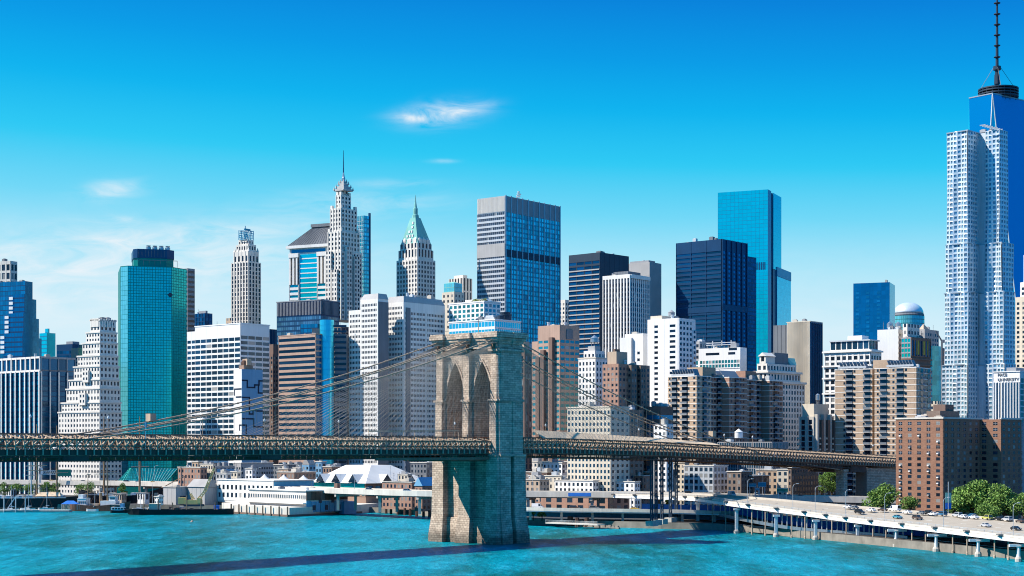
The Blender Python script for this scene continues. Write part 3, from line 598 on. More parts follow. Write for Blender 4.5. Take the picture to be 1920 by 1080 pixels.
# hip-roofed tower with classical columns
b = bld('hip_roof_tower', 'glass tower with stone corner columns under a dark hipped roof', 'building', 543, 614, 640, 462, 1360, a=26)
S = sp(cw=11, fh=4, pw=.02, bh=.22, dp=.3, g='glass_cyan', mode='g'); w = b.wl
b.tier(0, 0, b.wr, w, b.z(580), b.H, 'white')
zc0, zc1 = b.z(531), b.z(474)
b.grid((0, w * .26), (0, 1), (-1, 0), w * .48, b.z(566), zc1, sp(cw=17, fh=4.05, pw=.02, bh=.2, dp=.3, g='glass_cyan', mode='g'), 'white')
for y0, y1 in ((.0, .26), (.74, 1)):
    b.grid((0, w * y0 + .2), (0, 1), (-1, 0), w * (y1 - y0) - .4, b.z(580), zc0, sp(cw=12, fh=4.4, pw=.05, bh=.5, dp=1.2, g='glass_cyan', mode='g'), 'white')
    for k in range(3): b.mb('column', 'white').fbox((0, 0), (0, 1), (-1, 0), w * (y0 + .03 + k * .09), w * (y0 + .07 + k * .09), zc0, zc1 - 2.5, 0, 1.6)
    b.mb('window_strip', 'glass_dark').fbox((0, 0), (0, 1), (-1, 0), w * y0 + .5, w * y1 - .5, zc0, zc1 - 2.5, 0, .2)
    b.mb('capital', 'white').fbox((0, 0), (0, 1), (-1, 0), w * y0 + .1, w * y1 - .1, zc1 - 2.5, zc1 + 1, 0, 2.0)
b.mb('frieze_window', 'glass_blue').fbox((0, 0), (0, 1), (-1, 0), w * .05, w * .95, zc1 + 1.5, zc1 + 4, 0, .3)
b.mb('cornice', 'white').box(-2.6, -2, b.H - .2, b.wr + 1, w + 2.2, b.H + 2.2)
b.mb('right_wall', 'glass_deep').box(.5, -.3, b.z(580), b.wr - .5, -.02, b.H - .5)
zr0, zr1 = b.H + 2.2, b.z(422); y0r, y1r = w * .02, b.ly(588, 8)
p0 = [(-1.5, -1), (b.wr, -1), (b.wr, w + 1), (-1.5, w + 1)]; p1 = [(7, 2), (b.wr - 6, 2), (b.wr - 6, y1r), (7, y1r)]
b.mb('roof', 'slate').prism(p0, zr0, zr1, p1)
for k in range(16): b.mb('roof_seam', 'dark_grey').bar((-1.6, -1 + k * (w + 2) / 15, zr0 + .1), (6.95, 2 + k * (y1r - 2) / 15, zr1), .25)
b.mb('roof_ridge', 'dark_grey').box(5.8, 1, zr1 + .0, b.wr - 5, y1r + 1.5, zr1 + 2.6); b.done()

# setback stone tower with needle spire
b = bld('spire_tower', 'tall setback stone tower ending in a crown of steps and a needle spire', 'building', 611, 640, 678, 470, 1330, a=38)
S = sp(cw=3.5, fh=3.75, pw=.5, bh=.42, dp=.9, db=.35, top=1.5); wl, wr = b.wl, b.wr
b.tier(0, 0, wr, wl, b.z(600), b.H, 'limestone', S, S)
zz = b.H
for pt, e in ((432, 1.2), (388, 2.6), (362, 6.0), (354, 7.6)):
    b.tier(e, e, wr - e * 1.15, wl - e, zz, b.z(pt), 'limestone', S if pt > 360 else sp(cw=3.5, fh=4, pw=.6, bh=.5, dp=.5), S if pt > 360 else sp(cw=3.5, fh=4, pw=.6, bh=.5, dp=.5)); zz = b.z(pt)
    for qx, qy in ((e, e), (e, wl - e - 2.2), (wr - e * 1.15 - 2.2, e)): b.mb('pinnacle', 'limestone').box(qx, qy, zz, qx + 2.2, qy + 2.2, zz + 2.6)
for (qx, qy, t) in ((-2.2, 3, 505), (-2.2, wl * .55, 470), (4, -2.2, 462), (wr * .55, -2.2, 478)):   # side piers
    if qx < 0: b.tier(qx, qy, 0.1, qy + 6, b.z(600), b.z(t), 'limestone', sp(cw=3, fh=3.75, pw=.5, bh=.42, dp=.4), sp(cw=3, fh=3.75, pw=.5, bh=.42, dp=.4))
    else: b.tier(qx, qy, qx + 6.5, .1, b.z(600), b.z(t), 'limestone', None, sp(cw=3, fh=3.75, pw=.5, bh=.42, dp=.4))
cx, cy = wr * .47, wl * .48; zc = zz; rr = min(wr, wl) * .5 - 7.6
for pt, f in ((350, .8), (345, .62), (339, .42), (335, .26)):
    m = b.mb('crown', 'stone_grey'); q = 7.0 * f
    m.box(cx - q, cy - q, zc, cx + q, cy + q, b.z(pt))
    for ax in (-1, 1):
        for ay in (-1, 1): m.pyramid([(cx + ax * q - .6, cy + ay * q - .6), (cx + ax * q + .6, cy + ay * q - .6), (cx + ax * q + .6, cy + ay * q + .6), (cx + ax * q - .6, cy + ay * q + .6)], b.z(pt) - 1, (cx + ax * q, cy + ay * q, b.z(pt) + 2.2))
    zc = b.z(pt)
b.mb('lantern', 'steel').lathe(cx, cy, [(1.5, zc), (1.5, b.z(329)), (1.0, b.z(326)), (.5, b.z(318))], 8)
b.mb('spire', 'navy_metal').tube([(cx, cy, b.z(322)), (cx, cy, b.z(300)), (cx, cy, b.z(276))], [.55, .35, .18], 6); b.done()
# tower under scaffold, right behind
b = bld('scaffolded_tower', 'dark blue tower edge wrapped in scaffold and a construction hoist', 'building', 664, 683, 692, 404, 1420, a=40)
S = sp(cw=3, fh=3.8, pw=.22, bh=.35, dp=.2, g='glass_liberty', mode='g'); b.body('liberty_frame', S, S, yb=580)
sc_ = b.mb('scaffold', 'aluminium'); z0 = b.z(575)
for i in range(5): 
    yy = i * b.wl / 5 * .8; sc_.bar((-1.6, yy, z0), (-1.6, yy, b.H), .22)
for k in range(int((b.H - z0) / 3.8)): sc_.bar((-1.6, 0, z0 + k * 3.8), (-1.6, b.wl * .7, z0 + k * 3.8), .3); sc_.bar((-1.6, (k % 4) * b.wl * .16, z0 + k * 3.8), (-1.6, (k % 4 + 1) * b.wl * .16, z0 + k * 3.8 + 3.8), .2); sc_.bar((-1.6, 0, z0 + k * 3.8), (0, 0, z0 + k * 3.8), .3)
b.mb('hoist_mast', 'navy_metal').box(b.wr + .02, -.5, z0, b.wr + 1.6, 1, b.z(398)); b.done()

# white bay block
b = bld('bay_block', 'white stone office block in two pale bays with a broad blue shaded side', 'building', 652, 709, 728, 560, 1135, a=40)
S = sp(cw=1.5, fh=3.72, pw=.30, bh=.50, dp=.25, top=3.2, g='glass_dark')
def bayface(b, d, n, p, w, zt, groups, spec, wm='white'):
    """rows of windows in groups, blank piers between the groups"""
    wmb = b.mb('wall', wm)
    for (a, c) in groups: b.grid((p[0] + d[0] * w * a, p[1] + d[1] * w * a), d, n, w * (c - a), 0, zt - spec['top'], spec, wm, zt)
    es = [0] + [v for g in groups for v in g] + [1]
    for i in range(0, len(es), 2):
        if es[i + 1] - es[i] > .002: wmb.fbox(p, d, n, w * es[i] + .01, w * es[i + 1] - .01, 0, zt, 0, spec['db'])
b.tier(0, 0, b.wr, b.ly(676), 0, b.H, 'white'); b.tier(1.2, b.ly(676), b.wr, b.wl, 0, b.z(578), 'white')
bayface(b, (0, 1), (-1, 0), (0, 0), b.ly(676), b.H, ((.06, .94),), S); w2 = b.wl - b.ly(676); bayface(b, (0, 1), (-1, 0), (1.2, b.ly(676)), w2, b.z(578), ((.1, .92),), S)
b.tier(-1.4, b.ly(712) if False else 0.0, -.4, b.wl * .96, 0, b.z(640), 'white') if False else None
b.mb('recess_wall', 'dark_grey').box(.2, -.25, 0, b.wr, -.02, b.H - 2)
b.mb('mansard', 'stone_grey').prism([(-.2, -.2), (b.wr, -.2), (b.wr, b.ly(676) + .2), (-.2, b.ly(676) + .2)], b.H, b.H + 4, [(1.8, 1.8), (b.wr, 1.8), (b.wr, b.ly(676) - 2), (1.8, b.ly(676) - 2)])
b.clutter(4, seed=12)
# second bay and the long right side, in the same building
bx = Bd.__new__(Bd); bx.__dict__ = dict(b.__dict__); Y2 = 1150; bx.X = PX(757, Y2); bx.Y = Y2
sub = Vector((bx.X - b.X, bx.Y - b.Y)); ux = Vector((b.sa, b.ca)); uy = Vector((-b.ca, b.sa)); ox, oy = sub.dot(ux), sub.dot(uy)
k1 = (726 - 960) / F; w1 = (bx.X - k1 * bx.Y) / (b.ca + k1 * b.sa); k2 = (834 - 960) / F; w3 = (k2 * bx.Y - bx.X) / (b.sa - k2 * b.ca)
H2 = PZ(566, Y2) - 3; b.mb('wall', 'white').box(ox, oy, 0, ox + w3, oy + w1, H2)
bayface(b, (0, 1), (-1, 0), (ox, oy), w1, H2, ((.08, .92),), S)
bayface(b, (1, 0), (0, -1), (ox, oy), w3, H2, ((.02, .045), (.16, .52), (.56, .97)), sp(cw=1.6, fh=3.72, pw=.34, bh=.50, dp=.12, top=7, g='glass_dark'))
b.mb('shaft', 'dark_grey').box(ox + w3 * .045, oy - .9, 0, ox + w3 * .14, oy - .02, H2 - 4)  # dark strip: the bay's shade side put into the colour
b.mb('mansard', 'stone_grey').prism([(ox - .2, oy - .2), (ox + w3, oy - .2), (ox + w3, oy + w1), (ox - .2, oy + w1)], H2, H2 + 4.5, [(ox + 1.8, oy + 1.8), (ox + w3 - 1.5, oy + 1.8), (ox + w3 - 1.5, oy + w1), (ox + 1.8, oy + w1)])
b.clutter(6, z=H2 + 4.5, x0=ox + 3, y0=oy + 3, x1=ox + w3 - 3, y1=oy + w1, seed=14); b.done()

# stone tower with green pyramid roof
b = bld('pyramid_roof_tower', 'stone tower topped by a pale green copper pyramid and spire', 'building', 744, 783, 816, 485, 1330, a=42)
S = sp(cw=3.5, fh=3.75, pw=.48, bh=.4, dp=.7, db=.3, top=1.5); wl, wr = b.wl, b.wr
b.body('limestone', S, S, yb=600); zz = b.H
for pt, e in ((466, 1.2), (454, 2.2)):
    b.tier(e, e, wr - e, wl - e, zz, b.z(pt), 'limestone', sp(cw=4, fh=6, pw=.5, bh=.25, dp=.8, db=.3), sp(cw=4, fh=6, pw=.5, bh=.25, dp=.8, db=.3)); zz = b.z(pt)
for f in range(2):
    for k in range(3):
        q = (2.2, 4 + k * (wl - 12) / 2) if f == 0 else (4 + k * (wr - 12) / 2, 2.2)
        b.mb('dormer', 'limestone').box(q[0], q[1], zz, q[0] + (2 if f == 0 else 4), q[1] + (4 if f == 0 else 2), zz + 3.4); b.mb('dormer', 'limestone').pyramid([(q[0], q[1]), (q[0] + (2 if f == 0 else 4), q[1]), (q[0] + (2 if f == 0 else 4), q[1] + (4 if f == 0 else 2)), (q[0], q[1] + (4 if f == 0 else 2))], zz + 3.4, (q[0] + 1.5, q[1] + 1.5, zz + 5.5))
cx, cy = wr * .47, wl * .5; e = 2.4; q = 3.0
b.mb('roof', 'copper_green').prism([(e, e), (wr - e, e), (wr - e, wl - e), (e, wl - e)], zz, b.z(404), [(cx - q, cy - q), (cx + q, cy - q), (cx + q, cy + q), (cx - q, cy + q)])
for k in range(5):
    for j in range(4 - k if k < 3 else 1):
        t = (k + .5) / 6.0; yy = e + (wl - 2 * e) * (.5 + (j - (3 - min(k, 2)) / 2) * .17 * (1 - t * .3)); xx = e + (cx - q - e) * t; zz2 = zz + (b.z(404) - zz) * t; b.mb('roof_dormer', 'bright_white').box(xx - .5, yy - .7, zz2, xx + 1.2, yy + .7, zz2 + 2)
b.mb('lantern', 'copper_green').lathe(cx, cy, [(3.0, b.z(404)), (2.6, b.z(398)), (1.9, b.z(397)), (1.9, b.z(386)), (1.3, b.z(384)), (.6, b.z(372)), (.15, b.z(360))], 8); b.done()

# apartments between spire and the big slab
b = bld('apartment_building', 'beige roof blocks with a teal glass penthouse behind the bridge tower', 'building', 829, 852, 870, 547, 1220, a=40)
b.body('cream', sp(cw=4, fh=4, pw=.6, bh=.5, top=2), sp(cw=4, fh=4, pw=.6, bh=.5, top=2), yb=620); S = sp(cw=2.5, fh=4, pw=.1, bh=.15, g='glass_teal_pale', mode='g', dp=.2)
b.tier(1, 1, b.wr - 1, b.wl - 1, b.H, b.z(530), 'copper_green', S, S, 'penthouse'); b.mb('roof', 'copper_green').pyramid([(1, 1), (b.wr - 1, 1), (b.wr - 1, b.wl - 1), (1, b.wl - 1)], b.z(530), (b.wr / 2, b.wl / 2, b.z(526))); b.done()
b = bld('stone_tower', 'pale ribbed stone tower top left of the big blue slab', 'building', 842, 868, 885, 521, 1400, a=44); S = sp(cw=3.6, fh=12, pw=.55, bh=.1, dp=.8); b.body('limestone', S, S, yb=600); b.tier(3, 3, b.wr - 3, b.wl - 3, b.H, b.H + 3, 'limestone', wname='penthouse'); b.done()
b = bld('apartment_building', 'white apartment block with planted roof terraces behind the bridge tower', 'building', 842, 908, 938, 566, 1160, a=42)
S = sp(cw=4.2, fh=3.6, pw=.35, bh=.35, dp=.4, top=1.2, g='window_teal'); b.body('bright_white', S, S, yb=650)
b.tier(6, b.ly(895), b.wr - 2, b.ly(862), b.H, b.z(558), 'bright_white', S, S, 'penthouse'); b.parapet('bright_white', .9)
def leafball(mb, c, r, n, rn, size=.5):
    for _ in range(n):
        v = Vector((rn.gauss(0, 1), rn.gauss(0, 1), rn.gauss(0, 1))).normalized() * rn.uniform(.55, 1.0); p = Vector(c) + Vector((v.x * r[0], v.y * r[1], v.z * r[2]))
        a = Vector((rn.gauss(0, 1), rn.gauss(0, 1), rn.gauss(0, 1))).normalized(); t = a.orthogonal().normalized(); s2 = a.cross(t); k = size * rn.uniform(.6, 1.3)
        mb.add([p + t * k, p + s2 * k * .6, p - t * k, p - s2 * k * .6], [(0, 1, 2, 3)])
rn = random.Random(5); pl = MB()
for k in range(7): leafball(pl, (1.5 + rn.random() * 2, b.ly(905) + k * (b.ly(880) - b.ly(905)) / 7, b.H + 1.6), (1.6, 1.8, 1.4), 60, rn, .5)
pl.build('roof_planting', 'leaf_pale', b.o); b.clutter(3, seed=21); b.done()
b = bld('terrace_block', 'white block with glazed ribbon storeys and dark ship-like roof machinery behind the bridge tower', 'building', 842, 928, 976, 600, 1050, a=40)
S = sp(cw=3, fh=5.2, pw=.10, bh=.35, dp=.3, g='glass_cyan_pale', top=.8); b.body('bright_white', S, sp(cw=2.2, fh=5.2, pw=.15, bh=.3, dp=.3, g='glass_cyan', top=.8), yb=660); b.parapet('bright_white', .8)
m = b.mb('deckhouse', 'aluminium'); m.box(6, b.ly(915), b.H, 14, b.ly(885), b.z(592)); m.box(8, b.ly(910), b.z(592), 13, b.ly(893), b.z(588))
for k in range(6): b.mb('roof_brace', 'navy_metal').bar((5, b.ly(885 - k * 3), b.H), (7, b.ly(893 - k), b.z(583 + k * 2)), .5)
m = b.mb('tank', 'black_metal'); m.lathe(16, 4, [(3.6, b.H + 1), (3.6, b.z(588)), (3.9, b.z(588)), (3.9, b.z(586))], 14); m.lathe(22, 10, [(3.2, b.H + 1), (3.2, b.z(583)), (3.6, b.z(583)), (3.6, b.z(580))], 14); m.lathe(9, 3, [(2.6, b.H + .5), (2.6, b.z(590)), (1, b.z(589))], 12)
b.clutter(8, seed=31); b.done()

# the big banded slab
b = bld('slab_tower', 'big slab tower, banded white on its left face and ribbed teal blue on its right', 'building', 895, 947, 1050, 367, 1333, a=38)
tp = b.H - b.z(397); w = b.wl
b.tier(0, 0, b.wr, b.wl, 0, b.H, 'aluminium'); zb = b.z(640)
b.grid((0, 0), (0, 1), (-1, 0), w, zb, b.H - tp, sp(cw=2.1, fh=3.95, pw=.16, bh=.42, dp=.4, db=.5, g='glass_slate', mode='g'), 'aluminium')
n = 34
for i in range(n): b.mb('louvre', 'white').fbox((0, 0), (0, 1), (-1, 0), (i + .2) * w / n, (i + .6) * w / n, b.H - tp + .5, b.H, .02, .5)
for zz in (b.z(471),): b.mb('plant_floor', 'stone_grey').fbox((0, 0), (0, 1), (-1, 0), 0, w, zz - 4, zz + 7, .45, .62)
nb = 10
b.grid((0, 0), (1, 0), (0, -1), b.wr, zb, b.H - tp, sp(cw=b.wr / nb / 2, fh=3.95, pw=.2, bh=.3, dp=.3, db=.2, g='glass_liberty', mode='g'), 'liberty_frame', None, 'spandrel')
b.mb('wall_band', 'grey').fbox((0, 0), (1, 0), (0, -1), 0, b.wr, b.H - tp, b.H, 0, .4)
b.mb('plant_band', 'black_metal').fbox((0, 0), (1, 0), (0, -1), 0, b.wr, b.z(474) - 3, b.z(474) + 3, .31, .5)
for i in range(nb + 1): b.mb('rib', 'steel').fbox((0, 0), (1, 0), (0, -1), min(max(i * b.wr / nb - .55, 0), b.wr - 1.1), min(max(i * b.wr / nb + .55, 1.1), b.wr), zb, b.H + .6, .0, .8)
for dx in (0, 1.6): b.mb('aerial', 'aluminium').tube([(b.wr * .36 + dx, 8, b.H), (b.wr * .36 + dx, 8, b.H + 8)], .3, 5)
for k in range(5): b.mb('aerial', 'aluminium').lathe(b.wr * .36 - 1.5 + k * .9, 7.5, [(.1, b.H + 3 + (k % 3) * 1.8), (1.1, b.H + 3.6 + (k % 3) * 1.8), (1.1, b.H + 4.2 + (k % 3) * 1.8)], 8)
b.done()
b = bld('stone_tower', 'grey stone block showing between the big slab and the black tower', 'building', 1036, 1060, 1072, 562, 1480); S = sp(cw=3.4, fh=3.8, pw=.5, bh=.45, top=3); b.body('limestone', S, S, yb=640); b.done()
# black tower
b = bld('black_tower', 'black steel tower with wide grid windows and a blank right side', 'building', 1067, 1125, 1179, 473, 1275, a=42)
b.body('black_metal', sp(cw=b.wl / 4, fh=4.0, pw=.08, bh=.42, dp=.5, g='glass_navy', mode='g', top=b.H - b.z(488), db=.6), sp(cw=6, fh=b.H, pw=.04, bh=.0, dp=.25, mode='n'), yb=700)

for j in range(int((b.z(488) - b.z(700)) / 4.0)): b.mb('spandrel_line', 'stone_grey').fbox((0, 0), (0, 1), (-1, 0), .3, b.wl - .3, b.z(700) + j * (b.z(488) - b.z(700)) / round((b.z(488) - b.z(700)) / 4.0) + .3, b.z(700) + j * (b.z(488) - b.z(700)) / round((b.z(488) - b.z(700)) / 4.0) + 1.2, .61, .72)
b.clutter(6, seed=41); b.done()
b = bld('concrete_slab', 'plain grey slab tower behind the white pinstriped tower', 'building', 1168, 1218, 1240, 491, 1460, a=38)
b.body('stone_grey', sp(cw=60, fh=12, pw=.02, bh=.02, dp=.1, mode='n'), sp(cw=60, fh=12, pw=.02, bh=.02, dp=.1, mode='n'), yb=620); b.box('roof_slab', 'grey', 3, 3, b.H, b.wr * .7, b.wl * .8, b.H + 2); b.clutter(3); b.done()
b = bld('pinstripe_tower', 'white pinstriped tower with tall narrow piers', 'building', 1131, 1182, 1218, 514, 1240, a=38)
b.tier(0, 0, b.wr, b.wl, 0, b.H, 'grey'); S = sp(cw=2.75, fh=3.9, pw=.40, bh=.0, dp=1.0, g='glass_dark', mode='n'); zb = b.z(690)
for f, (d, n, w) in {'L': ((0, 1), (-1, 0), b.wl), 'R': ((1, 0), (0, -1), b.wr)}.items():
    nn = round(w / 2.7); cw = w / nn; gl = b.mb('window_strip', 'glass_dark'); spd = b.mb('spandrel', 'dark_grey')
    for i in range(nn + 1): b.mb('pier', 'white').fbox((0, 0), d, n, max(0, i * cw - .55), min(w, i * cw + .55), zb, b.H - 3, 0, .9 if f == 'L' else .3)
    for i in range(nn):
        for j in range(int((b.H - 3 - zb) / 3.9)): gl.fbox((0, 0), d, n, i * cw + .6, (i + 1) * cw - .6, zb + j * 3.9 + 1.3, zb + j * 3.9 + 3.9, .02, .12)
    b.mb('pier', 'white').fbox((0, 0), d, n, 0, w, b.H - 3, b.H, 0, .9)
b.tier(6, 6, b.wr - 4, b.wl - 6, b.H, b.z(506), 'dark_grey', sp(cw=3, fh=5, pw=.3, bh=.1, mode='n'), sp(cw=3, fh=5, pw=.3, bh=.1, mode='n'), 'machine_house'); b.clutter(5, seed=44); b.done()

# brown building with green glass ribbons
b = bld('ribbon_block', 'brown stone block with teal ribbon windows and a dark square louvre near its top', 'building', 1009, 1050, 1086, 609, 1010, a=44)
S = sp(cw=5.0, fh=3.75, pw=.22, bh=.55, dp=.45, g='window_teal', top=b.H - b.z(637)); b.body('brown_band', S, sp(cw=5.2, fh=3.75, pw=.16, bh=.5, dp=.45, g='window_teal', top=b.H - b.z(637))); b.mb('wall', 'brown_band')
xa, xb_ = b.lx(1061), b.lx(1073); b.mb('louvre', 'dark_grey').box(xa, -.7, b.z(635), xb_, -.02, b.z(617))
zt = b.z(637)
for i, (pl, pt) in enumerate(((1004, 637), (998, 655), (990, 668), (983, 690))):
    y1 = b.ly(pl, 3 + i); b.tier(2 + 2 * i, b.wl - 2, b.wr - 1, y1 + 2, 0, b.z(pt), 'brown_band', S if i == 0 else sp(cw=5, fh=3.75, pw=.22, bh=.55, dp=.45, g='window_teal'), None)
for pxs, pt in ((1040, 632), (1024, 655), (1015, 668)): yy = b.ly(pxs); b.mb('stair_shaft', 'dark_brown').box(-2.4, yy, 0, -.02, yy + 3, b.z(pt))
b.clutter(4, seed=51); b.done()
b = bld('brick_building', 'dark brown brick slab right beside the shaded side of the bridge tower', 'building', 955, 984, 997, 655, 960, a=40); b.body('dark_brown', sp(cw=4, fh=3.6, pw=.55, bh=.2, top=4), sp(cw=4, fh=3.6, pw=.55, bh=.2, top=4)); b.tier(3, 3, 8, 10, b.H, b.H + 5, 'tan', wname='penthouse'); b.done()
# cream setback tower with tank
b = bld('setback_tower', 'cream setback tower with arched top windows and a round tank on its roof', 'building', 1085, 1117, 1140, 672, 990, a=40)
S = sp(cw=2.9, fh=3.6, pw=.5, bh=.4, dp=.5, top=2); b.body('white', S, S); b.tier(1.5, 1.5, b.wr - 2, b.wl - 3, b.H, b.z(657), 'white', S, S); b.tier(3, 3, b.wr - 4, b.wl - 5, b.z(657), b.z(648), 'stone_grey', None, None, 'penthouse'); b.parapet('cream', .8)
b.tank(b.wr * .45, b.wl * .4, b.z(648), 2.6, 2.5, 'steel'); b.done()
# white blank blocks
b = bld('apartment_building', 'plain white block with few windows left of the tall white apartments', 'building', 1172, 1206, 1215, 625, 1060, a=36)
b.body('bright_white', sp(cw=7, fh=4.6, pw=.72, bh=.6, dp=.3, top=12, g='glass_dark'), None); b.tier(-2, b.ly(1186), 2, b.wl + 3, 0, b.z(632), 'bright_white', None, None); b.clutter(2); b.done()
b = bld('apartment_building', 'tall white apartment tower with scattered windows and a darker right side', 'building', 1214, 1273, 1304, 596, 1030, a=40)
wm = 'bright_white'; b.tier(0, 0, b.wr, b.wl, 0, b.H, wm)
for (u0, u1, cw, pw) in ((.03, .36, 6.4, .45), (.45, .98, 9, .78)):
    b.grid((0, b.wl * u0), (0, 1), (-1, 0), b.wl * (u1 - u0), 10, b.H - 4, sp(cw=cw, fh=3.4, pw=pw, bh=.5, dp=.25, g='glass_dark'), wm, b.H)
b.mb('wall', wm).fbox((0, 0), (0, 1), (-1, 0), b.wl * .36, b.wl * .45, 0, b.H, 0, .2); b.grid((0, 0), (1, 0), (0, -1), b.wr * .8, 10, b.H - 2, sp(cw=3.6, fh=3.4, pw=.4, bh=.45, dp=.25, g='glass_dark'), wm, b.H)
b.tier(b.wr * .8, -.5, b.wr, b.wl * .7, 0, b.z(617), wm, None, sp(cw=3, fh=3.4, pw=.4, bh=.45, dp=.25, g='glass_dark'), 'wing'); b.tier(2, b.wl * .6, b.wr - 5, b.wl - 1, b.H, b.z(589), 'cream', wname='penthouse'); b.tank(6, b.wl * .4, b.H, 2.2, 1.8, 'grey'); b.clutter(3, seed=61); b.done()
# brown apartment pair
b = bld('brick_building', 'brown brick apartment block with a taller tan lift tower and many small windows', 'building', 1130, 1160, 1218, 682, 925, a=42)
S = sp(cw=3.2, fh=3.1, pw=.5, bh=.5, dp=.3, top=2); b.body('pink_brick', S, S); b.mb('wall', 'pink_brick')
for i in range(2): x = b.wr * (.28 + .3 * i); b.tier(x, -3, x + b.wr * .16, 0, 0, b.H - .5, 'dark_brick', sp(cw=3, fh=3.1, pw=.5, bh=.5, dp=.3, top=2), sp(cw=3, fh=3.1, pw=.5, bh=.5, dp=.3, top=2), 'bay')
b.tier(3, 4, b.wr * .45, b.wl * .9, b.H, b.z(658), 'tan', wname='lift_tower'); b.tier(4, 6, b.wr * .3, b.wl * .6, b.z(658), b.z(653), 'dark_brown', wname='chimney'); b.clutter(3, seed=66); b.done()
# low cream block
b = bld('brick_building', 'low cream block with paired windows just above the bridge deck', 'building', 1064, 1145, 1180, 764, 880, a=40)
S = sp(cw=2.6, fh=3.3, pw=.46, bh=.42, dp=.35, top=1.6, g='glass_slate'); b.body('cream', S, sp(cw=4, fh=3.3, pw=.55, bh=.5, dp=.35, top=2)); b.parapet('cream', .8); b.clutter(3, seed=68); b.done()
b = bld('brick_building', 'greyish-brown block behind the low cream block, crossed by the bridge cables', 'building', 1150, 1180, 1206, 768, 905); S = sp(cw=4, fh=3.3, pw=.5, bh=.5, top=2); b.body('brown', S, S); b.clutter(2, seed=69); b.done()
b = bld('brick_building', 'small white block low beside the first balcony tower', 'building', 1226, 1250, 1262, 796, 850); S = sp(cw=3, fh=3.2, pw=.5, bh=.5, top=1); b.body('white', S, S); b.clutter(2, seed=70); b.done()
b = bld('office_block', 'dark roof and blue glazing behind the white block beside the first balcony tower', 'building', 1212, 1238, 1262, 762, 930); S = sp(cw=20, fh=5, pw=.03, bh=.5, top=5, g='glass_deep'); b.body('dark_brown', S, S); b.clutter(4, seed=71); b.done()
b = bld('brick_building', 'cream cluster between the ribbon block and the cream setback tower', 'building', 1060, 1080, 1092, 762, 1080); b.body('limestone', sp(cw=3, fh=3.4), sp(cw=3, fh=3.4)); b.done()

# navy tower, cyan glass tower
b = bld('navy_tower', 'big navy blue office tower with vertical bays on its right face', 'building', 1268, 1353, 1400, 448, 1440, a=40)
tp = b.H - b.z(470); zb = b.z(690); b.tier(0, 0, b.wr, b.wl, 0, b.H, 'navy_metal')
b.grid((0, 0), (0, 1), (-1, 0), b.wl, zb, b.H - tp, sp(cw=b.wl / 3, fh=4.1, pw=.04, bh=.5, dp=.6, db=.4, g='glass_navy', mode='g'), 'navy_metal', b.H)
b.grid((0, 0), (1, 0), (0, -1), b.wr, zb, b.H - tp, sp(cw=b.wr / 5, fh=4.1, pw=.28, bh=.4, dp=1.2, db=.4, g='glass_deep', mode='g'), 'navy_metal', b.H)
b.mb('plant_band', 'navy_metal').fbox((0, 0), (0, 1), (-1, 0), 0, b.wl, b.z(578) - 3, b.z(578) + 2, .41, .7); b.mb('plant_band', 'navy_metal').fbox((0, 0), (1, 0), (0, -1), 0, b.wr, b.z(575) - 3, b.z(575) + 2, .41, 1.3)
b.clutter(9, seed=73, hm=4); b.done()
b = bld('navy_tower', 'narrower navy slab tucked against the right side of the big navy tower', 'building', 1380, 1399, 1418, 480, 1530); S = sp(cw=3, fh=4, pw=.1, bh=.3, g='glass_navy', mode='g', dp=.2, top=2); b.body('navy_metal', S, S, yb=700); b.done()
Y4 = 1700
b = bld('cyan_tower', 'tall bright cyan glass tower with a dark vertical slot and a lower right wing', 'building', 1346, 1440, 1446, 355, Y4, a=24)
S = sp(cw=4.5, fh=4, pw=.03, bh=.06, dp=.1, g='glass_cyan', mode='g'); b.tier(0, 0, b.wr, b.wl, 0, b.H, 'cyan_frame'); b.grid((0, 0), (0, 1), (-1, 0), b.wl, b.z(700), b.H, S, 'cyan_frame')
for i in range(10): b.mb('louvre', 'navy_metal').fbox((0, 0), (0, 1), (-1, 0), 3 + i * 1.9, 4 + i * 1.9, b.z(505), b.z(491), .12, .25)
x0, x1 = b.lx(1440), b.lx(1450); xe = b.lx(1465)
b.mb('slot', 'navy_metal').box(0, 1.5, 0, x1, 30, b.H - 1); b.mb('slot', 'navy_metal')
b.tier(x1, 0, xe, 34, b.z(500), b.z(356), 'cyan_frame', None, S)
xs0, xs1 = b.lx(1456), b.lx(1482); b.tier(x1 - .2, .4, xs0, 30, 0, b.z(500) - .1, 'navy_metal', wname='slot_wall')
b.tier(xs0, -.6, xs1, 30, 0, b.z(494), 'cyan_frame', None, dict(S, g='glass_cyan_pale', top=b.z(494) - b.z(512)), 'wing'); b.mb('wing_crown', 'cyan_frame').box(xs0 - .1, -.9, b.z(511), xs1 + .2, -.55, b.z(494)); b.done()
# pale ribbed telephone tower
b = bld('ribbed_tower', 'windowless beige ribbed tower with a dark right side', 'building', 1476, 1519, 1541, 603, 1160, a=38)
b.tier(0, 0, b.wr, b.wl, 0, b.H, 'cream')
n = 22
for i in range(n): b.mb('rib', 'cream').fbox((0, 0), (0, 1), (-1, 0), (i + .15) * b.wl / n, (i + .6) * b.wl / n, b.z(760), b.H, 0, .5)
b.grid((0, 0), (1, 0), (0, -1), b.wr, b.z(760), b.H - 1, sp(cw=b.wr / 6, fh=b.H, pw=.2, bh=.01, g='glass_navy', mode='g', dp=.7), 'navy_metal', b.H, 'side_wall')
b.tier(8, b.wl, b.wr, b.ly(1450, 8), 0, b.H - .8, 'dark_grey', sp(cw=3, fh=40, pw=.3, bh=.01, mode='n'), None, 'rear_wing'); b.parapet('cream', .6); b.clutter(4, seed=77, y1=20); b.done()
